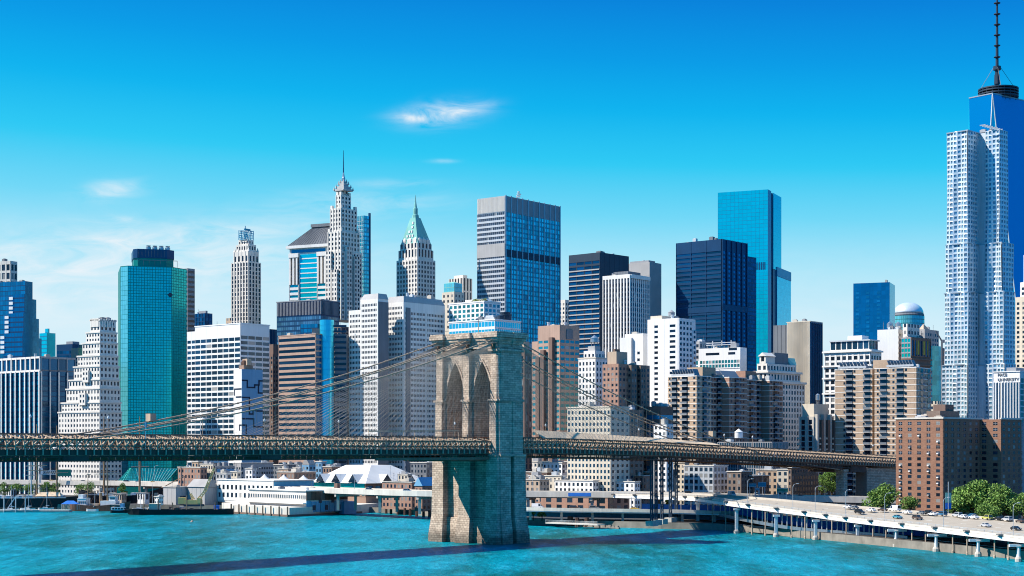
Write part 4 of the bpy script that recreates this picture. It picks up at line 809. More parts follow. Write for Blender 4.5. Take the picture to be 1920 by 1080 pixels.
# white offices and stepped classical tower
b = bld('office_block', 'white office block with a pale window band and a machine roof below the navy tower', 'building', 1310, 1388, 1400, 651, 1060, a=36)
b.tier(0, 0, b.wr, b.wl, 0, b.H, 'bright_white'); S = sp(cw=2.4, fh=3.6, pw=.2, bh=.25, dp=.3, g='window_teal')
b.grid((0, 0), (0, 1), (-1, 0), b.wl * .97, b.z(690), b.z(674), S, 'bright_white')
for u in (.12, .5, .66): b.wins.append((b.z(664), (0, 0), (0, 1), (-1, 0), b.wl * u, 5.2, 1.6, 'glass_dark', None))
b.wins.append((b.z(656), (0, 0), (0, 1), (-1, 0), b.wl * .08, 6, 1.6, 'glass_dark', None))
b.tier(4, b.wl, b.wr, b.ly(1310, 4) + 5, 0, b.z(673), 'bright_white', S, None, 'wing'); b.tier(4, b.wl * .35, b.wr - 2, b.wl * .85, b.H, b.z(646), 'dark_grey', sp(cw=3, fh=4, pw=.1, bh=.1, g='glass_navy', mode='g'), None, 'penthouse')
for k in range(3): b.mb('pipe_rack', 'aluminium').bar((5, b.wl * .3 + k * 7, b.H), (5, b.wl * .3 + k * 7, b.z(636)), .5)
b.mb('pipe_rack', 'aluminium').bar((5, b.wl * .2, b.z(640)), (5, b.wl * .9, b.z(640)), .5); b.mb('pipe_rack', 'aluminium').bar((5, b.wl * .2, b.z(644)), (5, b.wl * .9, b.z(644)), .5); b.clutter(6, seed=78); b.done()
b = bld('office_block', 'grey-blue block half hidden between tall white apartments and white office block', 'building', 1296, 1312, 1330, 640, 1120); S = sp(cw=3, fh=3.8, top=2); b.body('stone_grey', S, S, yb=720); b.clutter(3); b.done()
b = bld('classical_tower', 'grey stone tower with a pediment, colonnades and stepped cornices', 'building', 1412, 1440, 1508, 716, 1050, a=44)
S = sp(cw=3.3, fh=3.9, pw=.45, bh=.35, dp=.6, g='window_glass', top=1.4); wl, wr = b.wl, b.wr
b.body('limestone', S, S); b.mb('cornice', 'limestone').box(-1.4, -1.4, b.H - .6, wr + 1, wl + 1, b.H + .8)
b.tier(1, 1, b.lx(1500, 1), wl - 1, b.H, b.z(697), 'limestone', S, S); b.mb('cornice', 'limestone').box(-.4, -.4, b.z(697) - .5, b.lx(1500, 1) + 1, wl, b.z(697) + .8)
b.tier(2, 2, b.lx(1492, 2), wl - 2, b.z(697), b.z(681), 'limestone', S, S); zt = b.z(681)
b.tier(2, 3, 12, wl - 4, zt, b.z(667), 'limestone', sp(cw=3.4, fh=5, pw=.5, bh=.3, dp=.6), None, 'pavilion')
b.mb('pediment', 'limestone').add([(1, 2, b.z(667)), (1, wl - 3, b.z(667)), (1, (wl - 1) / 2, b.z(660)), (12, 2, b.z(667)), (12, wl - 3, b.z(667)), (12, (wl - 1) / 2, b.z(660))], [(0, 1, 2), (3, 5, 4), (0, 3, 4, 1), (1, 4, 5, 2), (2, 5, 3, 0)])
b.tier(13, 4, b.lx(1478, 4), wl, zt, b.z(659), 'dark_grey', wname='machine_house'); b.mb('roof', 'copper_green').prism([(b.lx(1478, 4), 2), (b.lx(1494, 2), 2), (b.lx(1494, 2), wl), (b.lx(1478, 4), wl)], zt, zt + 5, [(b.lx(1478, 4), 6), (b.lx(1490, 6), 6), (b.lx(1490, 6), wl), (b.lx(1478, 4), wl)]); b.clutter(2, seed=80); b.done()

# balcony towers (pale slab edges, dark recessed balconies)
def balconies(b):
    cache = {}; rest = MB(); MM = ('glass_dark', 'balcony_grey', 'stone_grey')
    def shape(m, p, d, n, s, ww, z, fh):
        m.m = 0; m.fbox(p, d, n, s, s + ww, z + .05, z + fh - .6, .0, .06); m.m = 1; m.fbox(p, d, n, s - .2, s + ww + .2, z + .02, z + 1.05, 1.35, 1.45); m.m = 2; m.fbox(p, d, n, s - .2, s + ww + .2, z - .3, z, .32, 1.5)
    for i, (z, p, d, n, s, ww, fh) in enumerate(sorted(b.balc, key=lambda t: -t[0])):
        if i < 100:
            k = (round(ww, 2), round(fh, 2))
            if k not in cache: m = MB(); shape(m, (0, 0), (1, 0), (0, -1), 0, ww, 0, fh); cache[k] = m.mesh('balcony', *MM)
            o = bpy.data.objects.new('balcony', cache[k]); COL.objects.link(o); o.parent = b.o; c = s if d[0] else s + ww; o.location = (p[0] + d[0] * c, p[1] + d[1] * c, z); o.rotation_euler = (0, 0, math.atan2(n[1], n[0]) + math.pi / 2)
        else: shape(rest, p, d, n, s, ww, z, fh)
    if rest.v: rest.build('balcony', MM, b.o, kind='stuff')
def balcony_tower(b, wm, bays, rows_top, n, dark='dark_brick'):
    b.balc = getattr(b, 'balc', [])
    """bays: (local polyline) list of boxes x0,y0,x1,y1; windows, slab bands and balconies on the left and right faces"""
    for (x0, y0, x1, y1, dl, dr) in bays:
        zt = b.H; b.mb('wall', wm).box(x0, y0, 0, x1, y1, zt); fh = zt / n
        for j in range(n + 1):
            z = min(j * fh, zt - .5); b.mb('slab_band', 'slab_white').box(x0 - .14, y0 - .14, z, x1 + .02, y1 + .02, z + (.36 if j < n else .5))
        for (face, pat, w) in (('L', dl, y1 - y0), ('R', dr, x1 - x0)):
            if not pat: continue
            p = (x0, y0); d = (0, 1) if face == 'L' else (1, 0); nn = (-1, 0) if face == 'L' else (0, -1)
            for (u, kind, ww) in pat:
                s = u * w
                for j in range(n):
                    z = j * fh + .5
                    if kind == 'w': b.wins.append((z + .9, p, d, nn, s, ww, 1.5, 'window_glass', None))
                    else: b.balc.append((z, p, d, nn, s, ww, fh))
        # raking glass screens on the roof
    return b
def roof_screens(b, x0, y0, x1, y1, z, n, along='y'):
    for i in range(n):
        y = y0 + (y1 - y0) * i / n; ye = y + (y1 - y0) / n * .9
        MB().add([(x0, y, z), (x1, y, z), (x1, ye, z + 4.2), (x0, ye, z + 4.2), (x0, y + .3, z), (x1, y + .3, z), (x1, ye + .3, z + 4.2), (x0, ye + .3, z + 4.2)], [(0, 1, 2, 3), (7, 6, 5, 4), (0, 3, 7, 4), (1, 5, 6, 2), (3, 2, 6, 7), (0, 4, 5, 1)]).build('roof_screen', 'screen_grey', b.o)
    b.mb('roof_rail', 'aluminium').box(x0 - .4, y0, z, x0 - .1, y1, z + 1.3)
b = bld('balcony_tower', 'brown apartment tower with pale floor bands left of the stone tower with a pediment', 'building', 1252, 1306, 1396, 704, 965, a=46)
w, d = b.wr, b.wl
balcony_tower(b, 'tan_brick', [(0, 0, w * .30, d, ((.04, 'w', 1.6), (.3, 'b', 4.6), (.58, 'w', 1.2), (.66, 'b', 4.6), (.9, 'w', 1.2)), ((.1, 'w', 1.4), (.4, 'b', 4), (.8, 'w', 1.5)))], 0, 23)
balcony_tower(b, 'pink_brick', [(w * .30 + .02, 5, w * .62, d, None, ((.05, 'b', 4), (.4, 'w', 1.5), (.6, 'w', 1.5), (.75, 'b', 4))), (w * .62 + .02, -2, w, d, None, ((.08, 'w', 1.4), (.3, 'b', 4), (.6, 'w', 1.5), (.75, 'w', 1.6)))], 0, 23)  # shaded bays: shade put into the colour with a browner brick
roof_screens(b, 1, d * .1, 6, d * .9, b.H, 9); roof_screens(b, w * .62, 2, w * .95, d * .8, b.H, 4); b.tier(w * .28, 6, w * .55, d * .8, b.H, b.z(686), 'tan_brick', wname='lift_tower'); balconies(b); b.clutter(5, seed=81); b.done()
b = bld('balcony_tower', 'dark shaded brown apartment tower with pale floor bands in front of the pedimented tower', 'building', 1385, 1396, 1463, 711, 995, a=46)
w, d = b.wr, max(b.wl, 14)
balcony_tower(b, 'pink_brick', [(0, 0, w * .33, d, None, ((.08, 'w', 1.4), (.4, 'b', 4), (.8, 'w', 1.4))), (w * .33 + .02, 5, w * .62, d, None, ((.1, 'w', 1.4), (.5, 'b', 4))), (w * .62 + .02, -2, w, d, None, ((.08, 'w', 1.4), (.3, 'b', 4), (.62, 'w', 1.5), (.8, 'w', 1.5)))], 0, 23)
b.tier(w * .2, 5, w * .5, d * .9, b.H, b.z(694), 'pink_brick', wname='lift_tower'); balconies(b); b.clutter(4, seed=83); b.done()
b = bld('balcony_tower', 'sunlit tan apartment tower with balcony stacks and a dark right end', 'building', 1564, 1718, 1746, 688, 990, a=36)
w, d = b.wr, b.wl; pat = []
gap = .55
balcony_tower(b, 'tan_brick', [(0, 0, w, d * .50, ((.04, 'w', .01), (.22, 'w', 1.3), (.30, 'b', 4.6), (.52, 'w', 1.3), (.62, 'w', .02), (.70, 'b', 4.6), (.9, 'w', 1.2)), ((.1, 'w', 1.6), (.3, 'b', 4), (.6, 'w', 1.6), (.75, 'b', 4)))], 0, 23)
balcony_tower(b, 'tan_brick', [(1.5, d * .50 + 2.2, w, d, ((.05, 'b', 4.2), (.20, 'w', 1.3), (.45, 'w', 1.3), (.52, 'b', 4.6), (.72, 'w', 1.3)), None)], 0, 23)
b.mb('recess', 'dark_brick').box(5, d * .50 + .02, 0, w - 1, d * .50 + 2.18, b.H - .5)
roof_screens(b, 1, 2, 6, d * .36, b.H + .5, 9); roof_screens(b, 2.5, d * .62, 7, d * .97, b.H + .5, 8); b.tier(4, d * .36, 14, d * .55, b.H, b.z(672), 'tan_brick', wname='lift_tower'); balconies(b); b.clutter(5, seed=85); b.done()

# raw concrete block with water tank
b = bld('concrete_block', 'cream concrete block with deep recesses, jutting balconies and a roof water tank', 'building', 1500, 1527, 1563, 781, 1010, a=42)
S = sp(cw=6, fh=3.5, pw=.45, bh=.2, dp=1.6, db=.8, g='glass_dark', top=2); b.body('concrete', S, None)
n = 6; b.mb('wall', 'concrete')
for i in range(n): b.mb('buttress', 'concrete' if i % 2 == 0 else 'dark_brown').box(i * b.wr / n, -2.2 - (i % 2) * .8, 0, (i + .55) * b.wr / n, -.02, b.H + (1.5 if i % 2 == 0 else -2))
for j in range(12):
    for i in range(3): b.mb('balcony', 'cream').box((i * 2 + .55) * b.wr / n, -2.6, 2 + j * 3.5, (i * 2 + 1) * b.wr / n, -.9, 3.1 + j * 3.5)
    b.mb('side_balcony', 'cream').box(-1.8, b.wl - 1, 2 + j * 3.5, -.02, b.wl + 1.4, 3.1 + j * 3.5)
b.tier(1, 1, b.wr * .8, b.wl * .9, b.H, b.z(757), 'cream', wname='penthouse'); b.tank(b.wr * .4, b.wl * .3, b.z(757), 1.4, 3.2, 'steel'); b.clutter(2, seed=88); b.done()

# white classical offices
b = bld('classical_block', 'white classical office block with tall window bays and a glazed roof storey', 'building', 1546, 1632, 1652, 655, 1085, a=38)
S = sp(cw=4.4, fh=4.1, pw=.34, bh=.35, dp=.8, db=.5, top=4); b.body('white', S, S)
for py in (656, 683, 706, 735): b.mb('cornice', 'white').box(-1.5, -1.5, b.z(py) - 1.1, b.wr + .5, b.wl + 1.2, b.z(py))
b.tier(2, 2, b.wr - 1, b.ly(1557, 2), b.H + .02, b.z(638), 'white', sp(cw=4, fh=5, pw=.15, bh=.1, g='glass_slate', mode='g', dp=.3), sp(cw=4, fh=5, pw=.15, bh=.1, g='glass_slate', mode='g', dp=.3), 'penthouse'); b.mb('roof_slab', 'aluminium').box(1, 1, b.z(638), b.wr, b.ly(1556, 2), b.z(635.5))
b.tier(5, b.ly(1615, 4), 15, b.ly(1588, 4), b.z(635.5), b.z(627), 'bright_white', wname='roof_tower'); b.done()
b = bld('dark_slab', 'dark blue glass slab tower alone in the sky right of centre', 'building', 1600, 1668, 1678, 529, 1520, a=22)
S = sp(cw=4, fh=4, pw=.03, bh=.08, dp=.08, g='glass_deep', mode='g'); b.body('navy_metal', S, S, yb=660)
for u in (.04, .33, .62): 
    for j in range(20): b.mb('blue_pane', 'glass_blue').fbox((0, 0), (0, 1), (-1, 0), b.wl * (1 - u) - 4, b.wl * (1 - u) - 1, b.z(550) - j * 4, b.z(550) - j * 4 + 2, .1, .16)  # three columns of lighter blue panes
b.clutter(3, seed=90); b.done()
# domed building
Yd = 1680; c = thing('domed_building', 'round teal building with a pale shallow dome behind the dark slab', 'building', (PX(1703, Yd), Yd, 3)); k = Yd / 3000
zb, zm, zt = PZ(660, Yd) - 3, PZ(591, Yd) - 3, PZ(567, Yd) - 3; rd = 28 * k
MB().lathe(0, 0, [(rd * math.cos(t), zm + 1.5 + (zt - zm - 1.5) * math.sin(t)) for t in [R(i * 9) for i in range(10)]] + [(.05, zt + .02)], 32).build('dome', 'pale_steel', c, smooth=True)
MB().lathe(0, 0, [(rd * 1.01, zm - 1.5), (rd * 1.05, zm - .3), (rd * .99, zm + 1.6)], 32).build('dome_rim', 'dark_grey', c)
m = MB(); f = MB()
for j in range(int((zm - 1.5) / 4.2)):
    for i in range(24):
        t0, t1 = R(180 + i * 7.5), R(180 + (i + 1) * 7.5 - .9); z0, z1 = zm - 1.5 - (j + 1) * 4.2 + .8, zm - 1.5 - j * 4.2
        if z0 < zb: break
        m.prism([(r_ * math.cos(t), r_ * math.sin(t)) for r_, t in ((rd * 1.06, t0), (rd * 1.06, t1), (rd * 1.0, t1), (rd * 1.0, t0))], z0, z1)
m.build('glazing', 'glass_teal_pale', c); f.lathe(0, 0, [(rd * 1.03, 0), (rd * 1.03, zm - 1.5)], 32).build('wall', 'copper_green', c)
MB().box(rd * 1.0, -4, 0, rd * 1.5, 14, zm - 18).build('wing', 'glass_deep', c)
# white party-wall building and its yellow-strapped neighbour
b = bld('party_wall_building', 'tall blank white wall with two roof tanks behind the sunlit balcony tower', 'building', 1645, 1684, 1700, 617, 1110, a=34)
b.tier(0, 0, b.wr, b.wl, 0, b.H, 'bright_white'); b.tank(6, b.wl * .55, b.H - 1, 2.0, 3, 'steel'); b.tank(10, b.wl * .25, b.H - 1, 2.0, 3, 'steel')
b.grid((0, 0), (1, 0), (0, -1), b.wr, 20, b.H - 3, sp(cw=3, fh=3.6, pw=.5, bh=.5), 'limestone', b.H, 'side_wall'); b.clutter(7, seed=92, y1=18); b.done()
b = bld('construction_building', 'dark unfinished block with yellow panels and a pale top behind the balcony tower', 'building', 1690, 1708, 1745, 632, 1100, a=46)
S = sp(cw=3.4, fh=b.H - b.z(668), pw=.35, bh=.05, dp=.5, g='glass_navy', mode='g'); b.tier(0, 0, b.wr, b.wl, 0, b.H, 'dark_brown'); b.grid((0, 0), (1, 0), (0, -1), b.wr, b.z(668), b.H - 2, S, 'dark_brown', b.H)
for i in (2, 3, 5, 7): b.mb('yellow_panel', 'yellow_panel').fbox((0, 0), (1, 0), (0, -1), b.wr * i / 9 + .6, b.wr * i / 9 + 3.4, b.z(664), b.H - 2, .1, .25)
b.grid((0, 0), (0, 1), (-1, 0), b.wl, b.z(690), b.H - 1, sp(cw=3, fh=3.6, pw=.15, bh=.3, g='glass_teal', mode='g'), 'grey', b.H)
for j in range(4): b.mb('floor_slab', 'dark_brown').box(-.5, -1, b.z(674) - j * 4, b.wr + .5, b.wl, b.z(674) - j * 4 + 1)
b.tier(2, 4, b.wr - 8, b.wl, b.H, b.z(606), 'limestone', sp(cw=4, fh=4, pw=.5, bh=.5), sp(cw=4, fh=4, pw=.5, bh=.5), 'upper_block'); b.clutter(8, seed=94); b.done()
b = bld('brick_building', 'greyish roofs with a small pyramid cap under the domed building', 'building', 1716, 1734, 1760, 617, 1300); S = sp(cw=4, fh=4, top=3); b.body('stone_grey', S, S, yb=680); b.mb('roof', 'tan').pyramid([(2, 2), (b.wr * .5, 2), (b.wr * .5, b.wl - 2), (2, b.wl - 2)], b.H, (b.wr * .25, b.wl / 2, b.H + 5)); b.clutter(2); b.done()
b = bld('glass_block', 'plain blue-grey glass block left of the rippled steel tower', 'building', 1742, 1748, 1764, 648, 1230, a=44); S = sp(cw=3, fh=3.8, pw=.06, bh=.1, g='glass_blue', mode='g', dp=.08); b.body('steel', S, S); b.done()
b = bld('brick_building', 'brown corner block squeezed in beside the rippled steel tower', 'building', 1758, 1764, 1776, 652, 1300); b.body('brown', sp(cw=4, fh=4), sp(cw=4, fh=4), yb=700); b.done()
c = thing('tower_crane', 'small dark crane jib leaning out left of the rippled steel tower', 'crane', (PX(1766, 1290), 1290, PZ(652, 1290)))
MB().bar((0, 0, -30), (0, 0, 6), 1.2).build('mast', 'dark_grey', c); m = MB(); 
for s_ in (-.5, .5): m.bar((0, s_, 6), (-5, s_, 14), .3); m.bar((0, s_, 4.5), (-5, s_, 13.5), .3)
for k in range(5): m.bar((-k, -.5, 6 + k * 1.6), (-k - .5, .5, 6.8 + k * 1.6), .25)
m.build('jib', 'dark_grey', c); MB().box(0, -1, 4, 2.4, 1, 6.5).build('cab', 'grey', c)
b = bld('brick_building', 'small cream block between the balcony tower and the red brick block', 'building', 1738, 1758, 1768, 752, 1060); S = sp(cw=3, fh=3.4, pw=.5, bh=.45); b.body('cream', S, S); b.done()

# rippled steel tower
b = bld('rippled_tower', 'tall rippled stainless steel tower with stepped wings and rows of windows', 'building', 1766, 1836, 1906, 233, 1130, a=46)
def ripple(b, p, d, n, w, z0, z1, nc, nr, amp, ph, wins):
    st = b.mb('wall', 'pale_steel'); cw, fh = w / nc, (z1 - z0) / nr
    off = lambda s, z: amp * (math.sin(s * .55 + ph + 1.3 * math.sin(z * .022 + ph)) * (.65 + .35 * math.sin(z * .03 + s * .15 + ph)) + .18 * math.sin(z * .08 + s * .7))
    P = lambda s, z, o=0: Vector((p[0] + d[0] * s + n[0] * (off(s, z) + o), p[1] + d[1] * s + n[1] * (off(s, z) + o), z))
    for i in range(nc):
        for j in range(nr):
            a, c, e, g = i * cw, (i + 1) * cw, z0 + j * fh, z0 + (j + 1) * fh
            O = [P(a, e), P(c, e), P(c, g), P(a, g)]; ia, ic, ie, ig = a + cw * .22, c - cw * .14, e + fh * .32, g - fh * .1
            I = [P(ia, ie), P(ic, ie), P(ic, ig), P(ia, ig)]; D = [P(ia, ie, -.45), P(ic, ie, -.45), P(ic, ig, -.45), P(ia, ig, -.45)]
            st.add(O + I + D, [(0, 1, 5, 4), (1, 2, 6, 5), (2, 3, 7, 6), (3, 0, 4, 7), (4, 5, 9, 8), (5, 6, 10, 9), (6, 7, 11, 10), (7, 4, 8, 11)])
            wins.append((D, n))
wins = []; lv = [(830, 682), (682, 545), (545, 452), (452, 238)]
for i, (pb, pt) in enumerate(lv):
    z0, z1 = b.z(pb), b.z(pt); nr = round((z1 - z0) / 3.35)
    # left wing: its left face, and its right face beside the recess; right wing: left face and right face
    xl_, xr_ = (1766, 1770, 1773, 1775)[i], (1906, 1904, 1901, 1891)[i]; e = i * 1.2
    xc_ = (1884, 1882, 1879, 1874)[i]; yl = b.ly(xl_, e); yg = b.ly(1815, e)
    xg = b.lx(1847, e + 2); yq = e - 4
    for _ in range(40): yq -= (xc_ - (960 + F * (b.X + xg * b.sa - yq * b.ca) / (b.Y + xg * b.ca + yq * b.sa))) * .1
    xw = b.lx(xr_, yq)
    b.mb('core', 'pale_steel').box(e + 1.5, yg + 1, z0, xw - 2, yl - 1, z1 - .5); b.mb('core', 'pale_steel').box(xg + 2, yq + 2, z0, xw - 2, yg + 1, z1 - .5)
    ripple(b, (e, yg), (0, 1), (-1, 0), yl - yg, z0, z1, round((yl - yg) / 2.8), nr, 1.25, .4 + i * .3, wins)
    ripple(b, (e, yg), (1, 0), (0, -1), 13, z0, z1, 4, nr, .5, .9 + i, wins)
    ripple(b, (xg, yq), (1, 0), (0, -1), xw - xg, z0, z1, max(2, round((xw - xg) / 2.8)), nr, .8, 2.2 + i * .3, wins)
    ripple(b, (xg, yq), (0, 1), (-1, 0), e + 2 - yq, z0, z1, round((e + 2 - yq) / 2.8), nr, 1.25, 1.5 + i * .3, wins)
    b.mb('roof', 'steel', i).box(e - .3, yg, z1 - .6, xw - 1, yl, z1 + .2); b.mb('roof', 'steel', i + 10).box(xg + .5, yq + .5, z1 - .6, xw, e + 2, z1 + .25)
wins.sort(key=lambda t: -t[0][0].z); rest = MB()
for i, (D, n) in enumerate(wins):
    if i < 100:
        m = MB(); off = Vector((n[0], n[1], 0)) * .06; m.add([v + off for v in D] + D, [(0, 1, 2, 3), (7, 6, 5, 4), (0, 4, 5, 1), (1, 5, 6, 2), (2, 6, 7, 3), (3, 7, 4, 0)]); m.build('window', 'glass_pale', b.o)
    else:
        off = Vector((n[0], n[1], 0)) * .06; rest.add([v + off for v in D] + D, [(0, 1, 2, 3), (7, 6, 5, 4), (0, 4, 5, 1), (1, 5, 6, 2), (2, 6, 7, 3), (3, 7, 4, 0)])
rest.build('window', 'glass_pale', b.o, kind='stuff')
for k in range(8): b.mb('crown_fin', 'steel').box(6 + k * 3.4, -1.5, b.H, 6.6 + k * 3.4, 3, b.z(231))
b.clutter(4, seed=96, x0=6, y0=8, hm=4); b.done()

# tallest tower with mast
Yw = 1700; b = bld('tallest_tower', 'tallest dark blue glass tower with a ringed mast, cut by the right edge', 'building', 1817, 1861, 1924, 176, Yw, a=52)
w = (b.wl + b.wr) / 2; wl, wr = b.wl, b.wr; H = b.H; zb0 = 40; cx, cy = wr / 2, wl / 2; rb = max(wr, wl) * .70
tops = [(0, 0), (wr, 0), (wr, wl), (0, wl)]; base = [(cx, cy - rb), (cx + rb, cy), (cx, cy + rb), (cx - rb, cy)]   # base square turned 45 degrees
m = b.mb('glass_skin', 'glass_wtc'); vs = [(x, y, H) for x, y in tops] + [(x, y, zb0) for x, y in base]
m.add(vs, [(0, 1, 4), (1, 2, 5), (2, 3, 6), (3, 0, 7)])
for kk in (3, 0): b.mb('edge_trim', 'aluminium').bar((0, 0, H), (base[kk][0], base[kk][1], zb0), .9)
m2 = b.mb('bright_facet', 'glass_cyan'); m2.add(vs, [(4, 1, 5), (5, 2, 6), (6, 3, 7), (7, 0, 4)])  # brighter reflection of these facets put into the colour as cyan glass
b.mb('base', 'navy_metal').prism(base, 0, zb0)
b.mb('parapet', 'steel').box(-.4, -.4, H, wr + .4, 0.4, H + 1.2); b.mb('parapet', 'steel').box(-.4, .4, H, .4, wl, H + 1.2)
for k in range(14): b.mb('louvre', 'navy_metal').box(wr * .62 + k * .9, -.3 , b.z(292), wr * .62 + k * .9 + .45, .5, b.z(248))
for k, zz in enumerate((171, 166, 160.5, 156)):
    b.mb('mast_ring', 'black_metal').lathe(cx + 1, cy, [(20.0, b.z(zz) - .7), (21.2, b.z(zz) - .7), (21.2, b.z(zz) + .7), (20, b.z(zz) + .7)], 40)
for k in range(20): t = R(k * 18); b.mb('ring_strut', 'black_metal').bar((cx + 1 + 20.4 * math.cos(t), cy + 20.4 * math.sin(t), H), (cx + 1 + 20.4 * math.cos(t), cy + 20.4 * math.sin(t), b.z(155)), .6)
mx, my = b.lx(1869.5, cy), cy; ms = b.mb('mast', 'black_metal')
ms.tube([(mx, my, H), (mx, my, b.z(120)), (mx, my, b.z(119)), (mx, my, b.z(0)), (mx, my, b.z(-48))], [2.6, 2.2, 1.7, 1.1, .3], 8)
ms.lathe(mx, my, [(4.2, b.z(119)), (4.2, b.z(112))], 10); ms.tube([(mx, my, b.z(146)), (mx, my, b.z(128))], [3.2, 2.8], 8)
for py in (95, 73, 53, 33, 13, -8, -28): ms.lathe(mx, my, [(1.2, b.z(py) - 1), (3.6, b.z(py)), (3.6, b.z(py) + .7), (1, b.z(py) + 1)], 10)
for k in range(4): t = R(45 + 90 * k); b.mb('guy_cable', 'black_metal').tube([(mx + 4 * math.cos(t), my + 4 * math.sin(t), b.z(115)), (cx + 19 * math.cos(t), cy + 19 * math.sin(t), b.z(157))], .22, 4)
b.done()
# right edge towers
b = bld('setback_tower', 'cream tower with a pale stepped cap cut by the right edge above the university block', 'building', 1904, 1925, 1990, 556, 1230, a=50); S = sp(cw=4, fh=3.7, pw=.55, bh=.45, top=4); b.body('cream', S, S, yb=800); b.tier(2, 2, b.wr - 5, b.wl - 3, b.H, b.z(528), 'white', S, S); b.tier(5, 3, b.wr - 10, b.wl - 4, b.z(528), b.z(476), 'bright_white', sp(cw=4, fh=4, g='window_teal', mode='g'), sp(cw=4, fh=4, g='window_teal', mode='g'), 'upper_block'); b.done()
b = bld('university_block', 'white university block with vertical stripe windows and dark lettering at its top', 'building', 1863, 1912, 1980, 697, 1000, a=40)
b.tier(0, 0, b.wr, b.wl, 0, b.H, 'bright_white'); n = 9; zt = b.z(716)
for i in range(n):
    b.mb('window_strip', 'glass_slate').fbox((0, 0), (0, 1), (-1, 0), (i + .32) * b.wl / n, (i + .78) * b.wl / n, 0, zt, .02, .1)
    b.mb('fin', 'bright_white').fbox((0, 0), (0, 1), (-1, 0), i * b.wl / n + .01, (i + .28) * b.wl / n, 0, zt, .0, .7)
b.grid((0, 0), (1, 0), (0, -1), b.wr, 0, b.H - 4, sp(cw=6, fh=3.6, pw=.12, bh=.2, g='glass_dark', dp=.3), 'aluminium', b.H, 'side_wall'); b.parapet('bright_white', .6)
b.tier(4, 4, 16, b.wl * .6, b.H, b.H + 3, 'grey', wname='penthouse'); b.clutter(4, seed=97)
for i, tx in enumerate(('PACE', 'UNIVERSITY')):
    cu = bpy.data.curves.new('lettering', 'FONT'); cu.body = tx; cu.size = 2.55; cu.extrude = .12; cu.materials.append(MATS['dark_grey'])
    o = bpy.data.objects.new('lettering', cu); COL.objects.link(o)
    me = bpy.data.meshes.new_from_object(o.evaluated_get(bpy.context.evaluated_depsgraph_get())); bpy.data.objects.remove(o); o = bpy.data.objects.new('lettering', me); COL.objects.link(o)
    o.parent = b.o; o.location = (-.3, b.wl * .84, b.z(705.5) - i * 3.0 + 0.4); o.rotation_euler = (R(90), 0, R(-90))
b.done()
b = bld('office_block', 'blue-grey block at the right edge behind the red brick block', 'building', 1880, 1906, 1975, 792, 830); S = sp(cw=4, fh=3.6, g='glass_slate'); b.body('grey', S, S); b.done()

# red brick housing block on the right
b = bld('brick_block', 'red brick housing block with punched windows beside the elevated highway', 'building', 1680, 1768, 1842, 785, 690, a=46)
FW = 'grey'
S = sp(cw=5.05, fh=2.62, pw=.60, bh=.46, dp=.18, top=1.2, frame=FW, g='window_glass')
b.tier(0, 0, b.lx(1840), b.wl, 0, b.H, 'red_brick', S, None)
b.grid((0, 0), (1, 0), (0, -1), b.lx(1836), 0, b.H - 1.2, S, 'red_brick', b.H)
x0 = b.lx(1838); yw = -9.5
for _ in range(20):
    q_ = (960 + F * (b.X + x0 * b.sa - yw * b.ca) / (b.Y + x0 * b.ca + yw * b.sa)); yw -= (1877 - q_) * .1
b.tier(x0, yw, x0 + 18, b.wl * .5, 0, b.H, 'red_brick', S, S, 'wing')
# the wing on the right comes forward: its own lit left face
xw = b.lx(1836, -9); 
b.parapet('pale_concrete', .7, t=.6); b.mb('parapet', 'pale_concrete').box(x0 - .3, yw - .3, b.H, x0 + 18.3, yw + .5, b.H + .7)
b.tier(6, 5, 22, b.wl * .5, b.H, b.H + 3.6, 'dark_brick', None, None, 'penthouse'); b.tier(12, 6, 19, 12, b.H + 3.6, b.H + 6.5, 'dark_brown', wname='chimney'); b.clutter(4, seed=98)
rn = random.Random(3)
for k in range(26):   # window air conditioners
    j = rn.randrange(2, 16); i = rn.randrange(0, 5); w_ = b.wl / round(b.wl / 5.05); fh = (b.H - 1.2) / round((b.H - 1.2) / 2.62)
    m = MB().box(-.8, i * w_ + w_ * .5 - .45, j * fh + fh * .52, -.02, i * w_ + w_ * .5 + .45, j * fh + fh * .52 + .55); m.build('air_conditioner', 'white_paint', b.o)
b.done()

# ------------------------------------------------------------------ the suspension bridge
YAW = R(49); BC = Vector((-13.5, 647.0)); BA = Vector((math.cos(YAW), math.sin(YAW))); BN = Vector((-math.sin(YAW), math.cos(YAW)))   # +x to the city, +y to the far side
BR = thing('suspension_bridge', 'stone-towered suspension bridge with pointed arches crossing the river', 'bridge', (BC.x, BC.y, 0), YAW)
def bl(px, y=0.0):
    """local x of the bridge point seen in photo column px at local y"""
    k = (px - 960) / F; ox, oy = BC.x + BN.x * y, BC.y + BN.y * y
    return (k * oy - ox) / (BA.x - k * BA.y)
def bz(s):
    """underside of the deck"""
    if s <= 40: return 36.0
    pts = [(40, 36.0), (112, 34.7), (225, 31.2), (330, 27.6), (500, 23)]
    for (a, za), (b_, zb) in zip(pts, pts[1:]):
        if s <= b_: return za + (zb - za) * (s - a) / (b_ - a)
    return 23
m = MB(); PIER = (-15.75, 0, 15.75); ZS, ZA, ZW = 57.5, 72.4, 78.0; xi = 5.2
